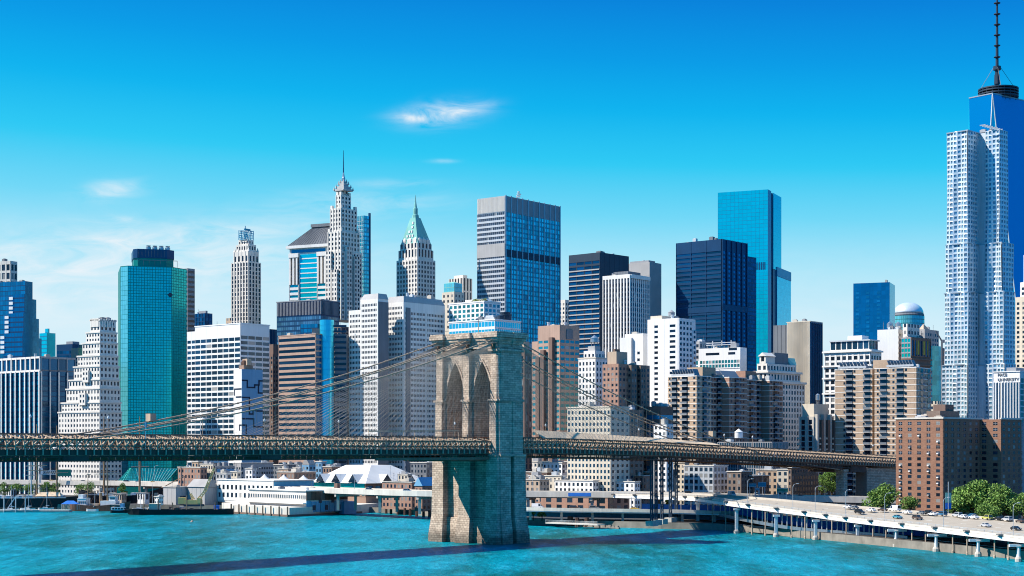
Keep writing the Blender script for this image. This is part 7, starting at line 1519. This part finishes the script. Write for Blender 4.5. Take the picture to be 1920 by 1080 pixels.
def road_point(px, py, lane=True):
    z = 9.0
    for _ in range(30):
        Y = (38 - z) * 3000 / (py - 840); x = PX(px, Y); e = min(E, key=lambda p: (p.x - x) ** 2 + (p.y - Y) ** 2); i = E.index(e); d = (E[min(i + 1, len(E) - 1)] - E[max(i - 1, 0)]); d.z = 0; d.normalize(); r = Vector((d.y, -d.x, 0)); o = max(0, -((x - e.x) * r.x + (Y - e.y) * r.y)); z = .5 * z + .5 * (rz(Y) + 2 * o / 34)
    return (x, Y, z + .02), math.atan2(d.y, d.x)
CARS = [(1372, 930.5, 'van', 'car_silver', 'pale grey van alone at the high left end of the right hand highway', 0), (1612, 963, 'suv', 'car_black', 'dark suv near the left tree on the right hand highway', 0), (1633, 959, 'car', 'car_white', 'white saloon behind the dark suv by the left tree', 1), (1678, 958.5, 'van', 'car_white', 'white van parked below the left tree', 1), (1655, 958.5, 'car', 'car_brown', 'brown car half hidden left of the white van', 1), (1701, 963, 'car', 'car_white', 'white car right of the white van, below the small low tree', 1), (1728, 964.5, 'car', 'car_grey', 'grey car in the far lane before the middle of the brick block', 1), (1739, 965, 'suv', 'car_black', 'black suv in the far lane before the middle of the brick block', 1), (1749, 966.5, 'car', 'car_white', 'white car in the far lane right of the black suv', 1), (1766, 967, 'suv', 'car_blue', 'blue estate car in the far lane below the blue green banner', 1), (1683, 972, 'car', 'car_teal', 'teal car in the near lanes left of the dark brown suv', 0), (1720, 974, 'suv', 'car_brown', 'dark brown suv in the middle of the right hand highway', 0), (1795, 969, 'suv', 'car_silver', 'silver suv below the large bright green tree', 1), (1806, 971.5, 'car', 'car_white', 'white car just right of the silver suv in far lane', 1), (1826, 972.5, 'car', 'car_white', 'low white car between silver suv and lime car', 1), (1822, 969.5, 'car', 'car_blue', 'navy car roof behind the low white car', 1), (1851, 974, 'suv', 'car_yellow', 'lime green car in the far lane', 1), (1873, 975, 'car', 'car_black', 'black car right of the lime green car', 1), (1889, 977, 'suv', 'car_silver', 'silver estate car right of the black car in the far lane', 1), (1914, 980, 'car', 'car_brown', 'brown car cut by the right edge in the far lane', 1), (1849, 988, 'car', 'car_silver', 'silver saloon alone in the near lanes', 0), (1905, 994, 'car', 'car_black', 'black saloon in the nearest lane at the right edge', 0), (1590, 953, 'car', 'car_white', 'white car left of the dark suv', 1), (1601, 954.5, 'car', 'car_grey', 'grey car just behind the dark suv', 1)]
DIM = {'car': (4.6, 1.85, 1.46), 'suv': (4.9, 1.95, 1.85), 'van': (5.6, 2.1, 2.5)}
for px, py, kd, col, lb, back in CARS:
    loc, ang = road_point(px, py); ang += math.pi if back else 0
    if kd not in PROTO: t = make_car({'car': 'car', 'suv': 'suv', 'van': 'van'}[kd], lb, kd if kd != 'suv' else 'car', *DIM[kd], kind=kd, col=col); t.location = loc; t.rotation_euler = (0, 0, ang); PROTO[kd] = t
    else: dup(PROTO[kd], loc, ang, lb, {'body': col, 'cabin': col})
def onA(px, lane):
    best = None
    for p, q in zip(A, A[1:]):
        for t_ in (0, .25, .5, .75):
            c = p.lerp(q, t_); d = (q - p).normalized(); r = Vector((d.y, -d.x, 0)); c = c - r * lane
            e = abs(c.x - PX(px, c.y))
            if best is None or e < best[0]: best = (e, c, math.atan2(d.y, d.x))
    return (best[1].x, best[1].y, best[1].z + .02), best[2]
for px, lane, kd, col, lb in ((240, 3, 'suv', 'car_black', 'dark suv on the left waterfront highway before the glass atrium'), (262, 4, 'car', 'car_blue', 'blue car on the left waterfront highway near the mast by the atrium'), (288, 3.5, 'car', 'car_taxi', 'yellow taxi on the left waterfront highway right of the atrium'), (152, 3, 'car', 'car_black', 'black car on the left waterfront highway before the white stepped tower'), (104, 4, 'car', 'car_taxi', 'yellow taxi on the left waterfront highway at the foot of the white stepped tower'), (695, 4, 'suv', 'car_grey', 'grey suv on the highway right of the pier shed'), (764, 3, 'suv', 'car_blue', 'blue pickup-like suv on the highway near the stone tower'), (1350, 5, 'car', 'car_blue', 'blue car on the back road below the white gridded office'), (1296, 4, 'suv', 'car_black', 'black suv on the back road right of the black columns'), (1424, 6, 'suv', 'car_white', 'white suv on the back road behind the green signs'), (1480, 5, 'car', 'car_blue', 'blue car on the back road below the cream house'), (1500, 4, 'car', 'car_black', 'black car on the back road below the dark brown block')):
    loc, ang = onA(px, lane); d = dup(PROTO[kd], loc, ang, lb, {'body': col, 'cabin': col}); d['group'] = 'cars on the highway behind the bridge tower'
def onB(px, o):
    best = min(((abs(p.lerp(q, t_).x - PX(px, p.lerp(q, t_).y)), p.lerp(q, t_)) for p, q in zip(Bp, Bp[1:]) for t_ in (0, .3, .6)), key=lambda v: v[0]); c = best[1]; return (c.x, c.y + o, c.z + .02)
for px, o, kd, col, lb in ((1012, 8, 'van', 'car_white', 'white van on the low beige road next to the stone tower'), (1078, 9, 'suv', 'car_brown', 'brown suv on the low beige road left of the grey suv'), (1112, 9, 'suv', 'car_grey', 'dark grey suv in the middle of the low beige road'), (1190, 6, 'car', 'car_taxi', 'yellow taxi on the low beige road left of the black columns')):
    d = dup(PROTO[kd], onB(px, o), R(-15), lb, {'body': col, 'cabin': col}); d['group'] = 'cars on the low beige road'
for px, y, kd, col, lb in ((262, -10, 'van', 'car_brown', 'brown van on the bridge roadway in front of the teal tower'), (276, -10, 'car', 'car_grey', 'grey car on the bridge roadway behind the brown van'), (112, -10, 'car', 'car_white', 'white car on the bridge roadway before the white stepped tower'), (420, -10, 'car', 'car_taxi', 'yellow taxi on the bridge roadway before the white ribbon-window block'), (1560, -10, 'car', 'car_teal', 'teal car on the bridge roadway right of the concrete block'), (1370, -10, 'suv', 'car_blue', 'blue suv on the bridge roadway in front of the brown balcony tower'), (1450, -10, 'van', 'car_white', 'white van on the bridge roadway under the dark balcony tower')):
    s = bl(px, y); d = dup(PROTO[kd], bw(s, y, bz(s) + 1.22), YAW, lb, {'body': col, 'cabin': col}); d['group'] = 'vehicles on the bridge'

# street lamps on the highways
LB = [(1366, 'arc', 'curved street lamp above the white gridded office, left of a pair'), (1398, 'x', 'street lamp at the high left end of the right hand highway'), (1485, 'x', 'street lamp on the right hand highway in front of the cream house'), (1526, 'x', 'tall street lamp on the right hand highway by the dark brown block'), (1581, 'x', 'street lamp on the right hand highway by the bridge anchorage'), (1659, 'x', 'street lamp on the right hand highway before the left tree'), (1768, 'x', 'street lamp on the right hand highway before the brick block'), (1894, 'x', 'street lamp on the right hand highway nearest the right edge')]
ls = lamp_proto('street_lamp', LB[1][2], 10.5, 2.6, 'curved street lamps along the highways')
first = True
for px, k_, lb in LB[1:]:
    p = min((E[i].lerp(E[i + 1], t_) for i in range(len(E) - 1) for t_ in (0, .2, .4, .6, .8)), key=lambda c: abs(c.x - PX(px, c.y))); loc = (p.x + .6, p.y + .4, p.z)
    if first: ls.location = loc; ls.rotation_euler = (0, 0, R(35)); first = False
    else: dup(ls, loc, R(35), lb)
for px, lane, lb in ((1300, 14, 'street lamp on the back road at the corner of the white gridded office'), (1338, 1, 'street lamp on the back road in front of the white gridded office'), (1348, 14, 'second street lamp on the back road at the right end of the white gridded office'), (1384, 1, 'street lamp on the back road before the dark brown terrace'), (1432, 14, 'street lamp on the back road behind the green signs'), (1000, 1, 'street lamp on the highway right against the stone tower'), (1150, 1, 'street lamp on the highway left of the black columns'), (290, 14, 'street lamp on the left waterfront highway above the glass atrium'), (458, 1, 'street lamp rising behind the long pier shed'), (483, 1, 'street lamp rising behind the white tents'), (638, 1, 'street lamp before the market hall, left one'), (664, 1, 'street lamp before the market hall, right one')):
    loc, a_ = onA(px, lane); dup(ls, loc, a_ + R(90), lb)
# green overhead signs
def sign(label, px, py, w, h, Y, col, legs=True, z0=3):
    t = thing('highway_sign', label, 'road sign', (PX(px, Y), Y, z0), 0, 'green overhead highway signs'); k = Y / F; zc = PZ(py, Y) - z0; m = MB().box(-w * k / 2, -.1, zc - h * k / 2, w * k / 2, .1, zc + h * k / 2); p = m.build('sign_panel', col, t)
    MB().box(-w * k / 2 + .2, -.14, zc - h * k / 2 + .2, w * k / 2 - .2, -.11, zc - h * k / 2 + .35).box(-w * k / 2 + .2, -.14, zc + h * k / 2 - .35, w * k / 2 - .2, -.11, zc + h * k / 2 - .2).build('border', 'white_sign', p)
    if legs: MB().bar((-w * k * .35, .3, 0), (-w * k * .35, .3, zc), .3).bar((w * k * .35, .3, 0), (w * k * .35, .3, zc), .3).build('post', 'aluminium', t)
    return t
sign('small cyan highway sign, left of the three at the back road', 1411, 910, 14, 7, 800, 'cyan_frame', z0=13); sign('cyan highway sign with pale lower half, middle of the three', 1429, 908.5, 15, 9, 799, 'cyan_frame', z0=13); sign('dark green highway sign, right of the three at the back road', 1467, 919, 21, 9, 770, 'green_sign', z0=3); sign('small teal highway sign low under the others', 1420, 917, 8, 5, 795, 'cyan_frame', z0=3)
t = thing('sign_gantry', 'white truss sign gantry carrying a green sign over the left waterfront highway', 'sign gantry', (PX(76, 1105), 1105, 14)); k = 1105 / F; m = MB()
for z in (2.6 + 10, 12.6 - 2.8): m.bar((0, 0, z - 4), (40 * k, 0, z - 4), .35)
for i in range(10): m.bar((i * 4 * k, 0, 5.8), ((i + 1) * 4 * k, 0, 8.6), .28); m.bar(((i + .99) * 4 * k, 0, 5.8), (i * 4 * k + .1, 0, 8.6), .2)
m.bar((-.3, 0, 0), (-.3, 0, 11), .8); m.box(-1, -.4, 6, 1.5, .4, 10); m.build('truss', 'white_paint', t); MB().box(29 * k, -.7, 4.6, 57 * k, -.4, 9.2).build('sign_panel', 'green_sign', t); MB().bar((57 * k, 0, 0), (57 * k, 0, 9), .4).build('post', 'aluminium', t)
t = thing('banner_pole', 'tall pole with a green and blue banner in front of the brick block', 'pole', (*road_point(1778, 964)[0],)); MB().tube([(0, 0, 0), (0, 0, 13)], .14, 6).build('pole', 'aluminium', t); MB().box(-1.2, -.06, 4.6, 1.2, .06, 8.6).build('banner', 'copper_green', t); MB().box(-1.2, -.06, 2, 1.2, .06, 4.5).build('banner', 'blue_paint', t)

# ------------------------------------------------------------------ boats
def hull_mesh(L, B, H, bow=.28, stern=.12, sheer=1.0, n=18, under=1.5):
    """lofted hull, bow at +x, keel below the waterline; returns MB"""
    m = MB(); secs = []; 
    for i in range(n + 1):
        t = i / n; x = -L / 2 + L * t; w = B / 2 * min(1, (t / stern + .35) ** .6 if t < stern else 1) * (1 if t < 1 - bow else max(.02, 1 - ((t - 1 + bow) / bow) ** 1.8)); zt = H + sheer * (abs(t - .45) / .55) ** 2; rake = (L * .035 if t > 1 - bow else 0) * ((t - 1 + bow) / bow if t > 1 - bow else 0)
        secs.append([(x - rake, -w * .55, -under), (x, -w * .93, 0), (x + rake, -w, zt), (x + rake, -w + .2, zt), (x + rake, -w * .98 + .22, zt - .7), (x + rake, w * .98 - .22, zt - .7), (x + rake, w - .2, zt), (x + rake, w, zt), (x, w * .93, 0), (x - rake, w * .55, -under)])
    k = len(secs[0])
    for s in secs: m.v += s
    for i in range(n):
        for j in range(k): m.f.append((i * k + j, i * k + (j + 1) % k, (i + 1) * k + (j + 1) % k, (i + 1) * k + j)); m.mi.append(0)
    m.f.append(tuple(range(k))[::-1]); m.f.append(tuple(range(n * k, (n + 1) * k))); m.mi += [0, 0]; return m
def boat(name, label, cat, pxa, pxb, py, B, H, hullm, Y=None, rz_=None, bow=.28, sheer=1.0, stern=.12, group=None):
    """hull between photo columns pxa (stern) and pxb (bow), waterline at row py"""
    Y = Y or 38 * 3000 / (py - 840); xa, xb = PX(pxa, Y), PX(pxb, Y); L = abs(xb - xa); t = thing(name, label, cat, ((xa + xb) / 2, Y, 0), (0 if xb > xa else math.pi) + (rz_ or 0), group)
    hull_mesh(L, B, H, bow, stern, sheer).build('hull', hullm, t); return t, L, H
def mast(t, x, h, z=0, r_=.35, yards=(), m_='mast_wood', boomw=14, y=0):
    o = MB().tube([(x, y, z), (x, y, z + h * .55), (x, y, z + h)], [r_ * 1.25, r_ * 1.0, r_ * .45], 8).build('mast', m_, t); a_ = R(48)
    for f, w_ in yards: MB().tube([(x + .4 - w_ * .5 * math.sin(a_) * .6, y - w_ * .5, z + h * f), (x + .4, y, z + h * f), (x + .4 + w_ * .5 * math.sin(a_) * .6, y + w_ * .5, z + h * f)], [.2, .34, .2], 6).build('yard', 'truss_light' if m_ == 'mast_wood' else m_, o)
    rg = MB()
    for sx in (-4, 4):
        for sy in (-3, 3): rg.tube([(x + sx, y + sy, z), (x, y, z + h * .6)], .05, 3)
    rg.build('rigging', 'bridge_dark', o); return o
G_ = 'sailing ships at the seaport'
t, L, H = boat('tall_ship', 'long black hulled tall ship at the left edge with three tall masts', 'ship', -70, 147, 949, 12, 6.6, 'hull_black', Y=1000, group=G_, sheer=1.6)
mast(t, L / 2 - 8 - 5.5, 49, 3, .55, ((.55, 15), (.40, 18), (.66, 12))); mast(t, L / 2 - 26, 50, 3, .55, ((.56, 15), (.42, 18), (.48, 16))); mast(t, L / 2 - 29.5, 36, 3, .4, ((.5, 12), (.66, 10)), 'aluminium')
m = MB(); rn = random.Random(2)
for k in range(9): x = -L / 2 + 8 + k * L * .09; w_ = rn.uniform(2, 5); m = MB().box(x, -3, 5.6, x + w_, 3, 5.6 + rn.uniform(2, 3.4)).box(x - .2, -3.2, 8.2, x + w_ + .2, 3.2, 8.4); m.build('deckhouse', rn.choice(['white_paint', 'cream', 'white_paint', 'aluminium']), t)
MB().box(-L / 2, -6.15, 6.9, L / 2 - 6, -6.02, 7.25).build('rail', 'white_paint', t); MB().tube([(L / 2 - 2, 0, 7.5), (L / 2 + 14, 0, 12)], [.35, .12], 6).build('bowsprit', 'mast_wood', t)
MB().add([(L / 2 - 26, -4, 8), (L / 2 - 10, -4, 8), (L / 2 - 12, 0, 10.6), (L / 2 - 24, 0, 10.6), (L / 2 - 26, 4, 8), (L / 2 - 10, 4, 8)], [(0, 1, 2, 3), (4, 3, 2, 5), (0, 3, 4), (1, 5, 2), (0, 4, 5, 1)]).build('awning', 'canvas', t)
t, L, H = boat('tall_ship', 'dark hulled sailing ship behind with upswept bow pointing right at the atrium', 'ship', 150, 306, 940, 12, 7.2, 'hull_black', Y=1020, group=G_, sheer=6.5, bow=.35)
xx = lambda px: PX(px, 1020) - (PX(150, 1020) + PX(306, 1020)) / 2
mast(t, xx(195), 55, 3, .6, ((.51, 17), (.545, 14), (.36, 22))); mast(t, xx(262), 55, 3, .6, ((.57, 12), (.42, 16), (.6, 11))); m = MB()
for k in range(6): MB().box(-L / 2 + 12 + k * 7, -3, 6.5, -L / 2 + 15.5 + k * 7, 3, 9.5).build('deckhouse', ('white_paint', 'cream', 'tan')[k % 3], t)
MB().tube([(L / 2 - 1, 0, 12.5), (L / 2 + 15, 0, 21)], [.4, .14], 6).build('bowsprit', 'mast_wood', t); MB().box(-L / 2 + 2, -6.2, 8.2, L / 2 - 16, -6.05, 8.5).build('rail', 'white_paint', t)
t, L, H = boat('old_steamer', 'rusty brown hulled old vessel with white wheelhouse and thin mast', 'ship', 131, 244, 957, 9, 3.4, 'rust', Y=965, sheer=2.6, bow=.3, rz_=R(-9))
xx = lambda px: PX(px, 965) - (PX(131, 965) + PX(244, 965)) / 2
MB().box(xx(147), -3, 2.6, xx(164), 3, 7.5).box(xx(148), -2.5, 7.5, xx(157), 2.5, 10).box(xx(146.5), -3.2, 7.4, xx(164.5), 3.2, 7.65).build('deckhouse', 'white_paint', t); MB().box(xx(192), -3, 2.6, xx(222), 3, 6.2).box(xx(208), -2.4, 6.2, xx(220), 2.4, 9).box(xx(207), -2.7, 8.9, xx(221), 2.7, 9.15).build('wheelhouse', 'white_paint', t)
m = MB()
for k in range(5): m.box(xx(210 + k * 2), -2.5, 7.2, xx(211.3 + k * 2), -2.41, 8.3)
for k in range(4): m.box(xx(149 + k * 4), -3.1, 4.6, xx(151 + k * 4), -3.01, 6)
m.build('window', 'glass_dark', t); MB().lathe(xx(189), 0, [(1, 2.6), (.9, 11)], 10).build('funnel', 'mast_wood', t); mast(t, xx(163.5), 21, 2.6, .28, ((.92, 3),)); mast(t, xx(202), 36, 2.6, .32, ((.55, 20),)); MB().box(xx(170), -2, 2.6, xx(186), 2, 4.4).build('hatch', 'tan', t)
t, L, H = boat('ferry_boat', 'small white and blue ferry boat moored beside the rusty vessel', 'boat', 208, 241, 963, 6, 1.5, 'hull_black', Y=938, sheer=.5)
MB().box(-L / 2 + .6, -2.6, .9, L / 2 - 2.4, 2.6, 3.4).build('cabin', 'white_paint', t); MB().box(L * .08, -2.3, 3.4, L / 2 - 2.8, 2.3, 5.4).build('wheelhouse', 'roof_blue', t); m = MB()
for k in range(5): m.box(-L / 2 + 1.4 + k * 1.7, -2.7, 2.1, -L / 2 + 2.5 + k * 1.7, -2.61, 3)
m.build('window', 'glass_dark', t); MB().tube([(0, 0, 3.4), (0, 0, 8)], .1, 5).build('mast', 'aluminium', t); MB().box(-L / 2 + .6, -2.5, 4.6, L * .02, 2.5, 4.75).build('awning', 'aluminium', t)
t, L, H = boat('work_boat', 'cluttered grey work boat between the rusty vessel and the ferry', 'boat', 190, 214, 956, 5, 1.4, 'dark_grey', Y=965); MB().box(-3, -1.6, .8, 1.5, 1.6, 3.6).build('cabin', 'white_paint', t); m = MB()
for k in range(5): m.bar((-4 + k * 1.6, -1.5, .8), (-4 + k * 1.6, -1.5, 5 + k % 2), .1)
m.build('stanchion', 'aluminium', t)
t, L, H = boat('barge', 'long flat black barge with deck gear in front of the wharf', 'barge', 437, 243, 966.5, 11, 2.9, 'hull_black', Y=915, sheer=.5, bow=.1, rz_=R(5)); rn = random.Random(12)
for k in range(14):
    x = rn.uniform(-L / 2 + 4, L / 2 - 8); w_ = rn.uniform(.8, 3); m = MB().box(x, rn.uniform(-4, 0), 2.2, x + w_, rn.uniform(1, 4), 2.2 + rn.uniform(.8, 2.6)); m.build('deck_gear', rn.choice(['dark_brown', 'timber', 'tan', 'grey', 'concrete']), t)
MB().box(L * .2, -3, 2.2, L * .2 + 6, 3, 6).box(L * .2 - .3, -3.3, 5.9, L * .2 + 6.3, 3.3, 6.2).build('cabin', 'cream', t); MB().box(-L * .36, -3, 2.2, -L * .36 + 3, 0, 5.2).build('container', 'blue_paint', t)
for k in range(6): MB().tube([(-L / 2 + 10 + k * 8, 4.5, 2), (-L / 2 + 10 + k * 8, 4.5, 7 + (k % 3) * 2)], .35, 6).build('spud_pile', 'timber', t)
# floating pontoon in front of the tall ship
t = thing('pontoon', 'low floating pontoon with railings in front of the black hulled tall ship', 'pontoon', (PX(60, 945), 948, 0)); w_ = PX(128, 945) - PX(-70, 945); MB().box(-w_ * .65, -3, -.8, w_ * .35, 4, 1.4).box(-w_ * .65, -3.3, .5, w_ * .35, -3.02, 1.0).build('float', 'concrete', t); m = MB()
for k in range(30): m.bar((-w_ * .65 + k * w_ / 30, -2.8, 1.4), (-w_ * .65 + k * w_ / 30, -2.8, 2.7), .12)
m.bar((-w_ * .65, -2.8, 2.6), (w_ * .35, -2.8, 2.6), .12).bar((-w_ * .65, -2.8, 2.0), (w_ * .35, -2.8, 2.0), .08); m.build('railing', 'truss_light', t)
for px in (48, 30, 8): x = PX(px, 945) - PX(60, 945); MB().tube([(x, -3.6, -2), (x, -3.6, 9)], .3, 6).build('guide_pile', 'aluminium', t)
MB().bar((PX(10, 945) - PX(60, 945), 1, 2), (PX(24, 945) - PX(60, 945), 2, 9), .5).bar((PX(24, 945) - PX(60, 945), 2, 9), (PX(30, 945) - PX(60, 945), 2, 9), .5).build('gangway', 'white_paint', t)
t = thing('canopy_tent', 'bright blue canopy tent on the pontoon beside the rusty vessel', 'tent', (PX(132, 952), 952, 1.4)); MB().add([(-5, -2.5, 3.3), (5, -2.5, 3.3), (5, 2.5, 3.3), (-5, 2.5, 3.3), (-2, 0, 5.3), (2, 0, 5.3)], [(0, 1, 5, 4), (1, 2, 5), (2, 3, 4, 5), (3, 0, 4), (3, 2, 1, 0)]).build('canopy', 'blue_paint', t); m = MB()
for x in (-4.6, 4.6):
    for y in (-2.2, 2.2): m.bar((x, y, 0), (x, y, 3.3), .15)
m.build('tent_pole', 'white_paint', t)
# yellow lattice crane on the wharf
t = thing('crawler_crane', 'yellow lattice boom crane on the wharf behind the black barge', 'crane', (PX(366, 960), 960, 3.05)); k = 960 / F
def lattice(parent, name, a_, b_, w, m_):
    a_, b_ = Vector(a_), Vector(b_); m = MB(); d = (b_ - a_); n = max(4, int(d.length / 2)); u = d.normalized(); s_ = Vector((0, 1, 0)) * w / 2; v = u.cross(Vector((0, 1, 0))) * w / 2; c = [s_ + v, s_ - v, -s_ - v, -s_ + v]
    for q in c: m.bar(a_ + q, b_ + q * .6, .34)
    for i in range(n):
        p0, p1 = a_ + d * i / n, a_ + d * (i + 1) / n
        for j in range(4): m.bar(p0 + c[j] * (1 - .4 * i / n), p1 + c[(j + 1) % 4] * (1 - .4 * (i + 1) / n), .22)
    m.build(name, m_, parent)
lattice(t, 'boom', (2, 0, 4), (18 * k, 0, 28 * k), 1.6, 'yellow_paint'); lattice(t, 'jib', (-1, 0, 4), (-9 * k, 0, 24 * k), 1.3, 'yellow_paint'); lattice(t, 'fore_boom', (18 * k, 0, 28 * k), (36 * k, 0, 72 * k), 1.3, 'yellow_paint')
MB().box(-10, -1.8, 1.4, -5.5, 1.8, 5.2).build('counterweight', 'yellow_paint', t); MB().box(-6, -2, 1.2, 4, 2, 3.8).box(1.5, -2.2, 2, 4.2, -.4, 5).build('cab', 'yellow_paint', t); MB().box(-6.5, -2.6, 0, 5, -1.2, 1.2).box(-6.5, 1.2, 0, 5, 2.6, 1.2).build('crawler_track', 'black_metal', t)
t = thing('buoy', 'small orange buoy floating off the black barge', 'buoy', (PX(360, 820), 820, 0)); MB().lathe(0, 0, [(.1, -.7), (.75, -.3), (.8, .2), (.5, .7), (.15, .95)], 12).build('float', 'brown_band', t); MB().tube([(0, 0, .9), (0, 0, 1.7)], .06, 5).build('top_ring', 'dark_grey', t)
# small craft among the big ships
sl = [(20, 954, 'small white sailing yacht moored before the tall ship, leftmost'), (52, 952, 'small white sailing yacht moored below the twin masts'), (86, 951, 'small white sailing yacht moored right of the twin masts'), (176, 949, 'small white sailing yacht behind the rusty vessel'), (262, 948, 'small white sailing yacht left of the wharf hut'), (284, 949, 'small white sailing yacht just left of the wharf hut')]
y0_ = None
for i, (px, py, lb) in enumerate(sl):
    Y = 962 + (i % 3) * 8
    if y0_ is None:
        y0_, L, H = boat('sailing_yacht', lb, 'boat', px - 14, px + 14, py, 2.6, 1.3, 'white_paint', Y=Y, sheer=.4, group='small sailing yachts'); MB().add([(-2, -.9, 1), (1.6, -.7, 1), (1.6, .7, 1), (-2, .9, 1), (-1.8, -.7, 2), (1, -.5, 1.8), (1, .5, 1.8), (-1.8, .7, 2)], [(0, 1, 5, 4), (1, 2, 6, 5), (2, 3, 7, 6), (3, 0, 4, 7), (4, 5, 6, 7)]).build('cabin', 'white_paint', y0_); mast(y0_, .6, 15, 1, .12, ((.12, 3),), 'aluminium')
    else: dup(y0_, (PX(px, Y), Y, 0), R((-1) ** i * 8), lb)
for px, py, Y, w_, h_, m_, lb in ((160, 940, 990, 16, 7, 'cream', 'low cream ticket hut on the quay behind the rusty vessel'), (228, 936, 1005, 22, 9, 'tan', 'low tan hut on the quay behind the ferry boat'), (272, 934, 1000, 20, 9, 'bright_white', 'low white hut on the quay left of the grey metal shed'), (20, 926, 1045, 26, 8, 'bright_white', 'low white pavilion under the highway at far left')):
    b = bld('kiosk', lb, 'kiosk', px - w_ * .7, px, px + w_ * .4, py - h_, Y, a=40); b.body(m_, sp(cw=2.2, fh=b.H, pw=.4, bh=.45, dp=.1, top=.5), sp(cw=2.2, fh=b.H, pw=.4, bh=.45, dp=.1, top=.5)); b.box('roof', 'roof_grey', -.5, -.5, b.H, b.wr + .5, b.wl + .5, b.H + .3); b.done()
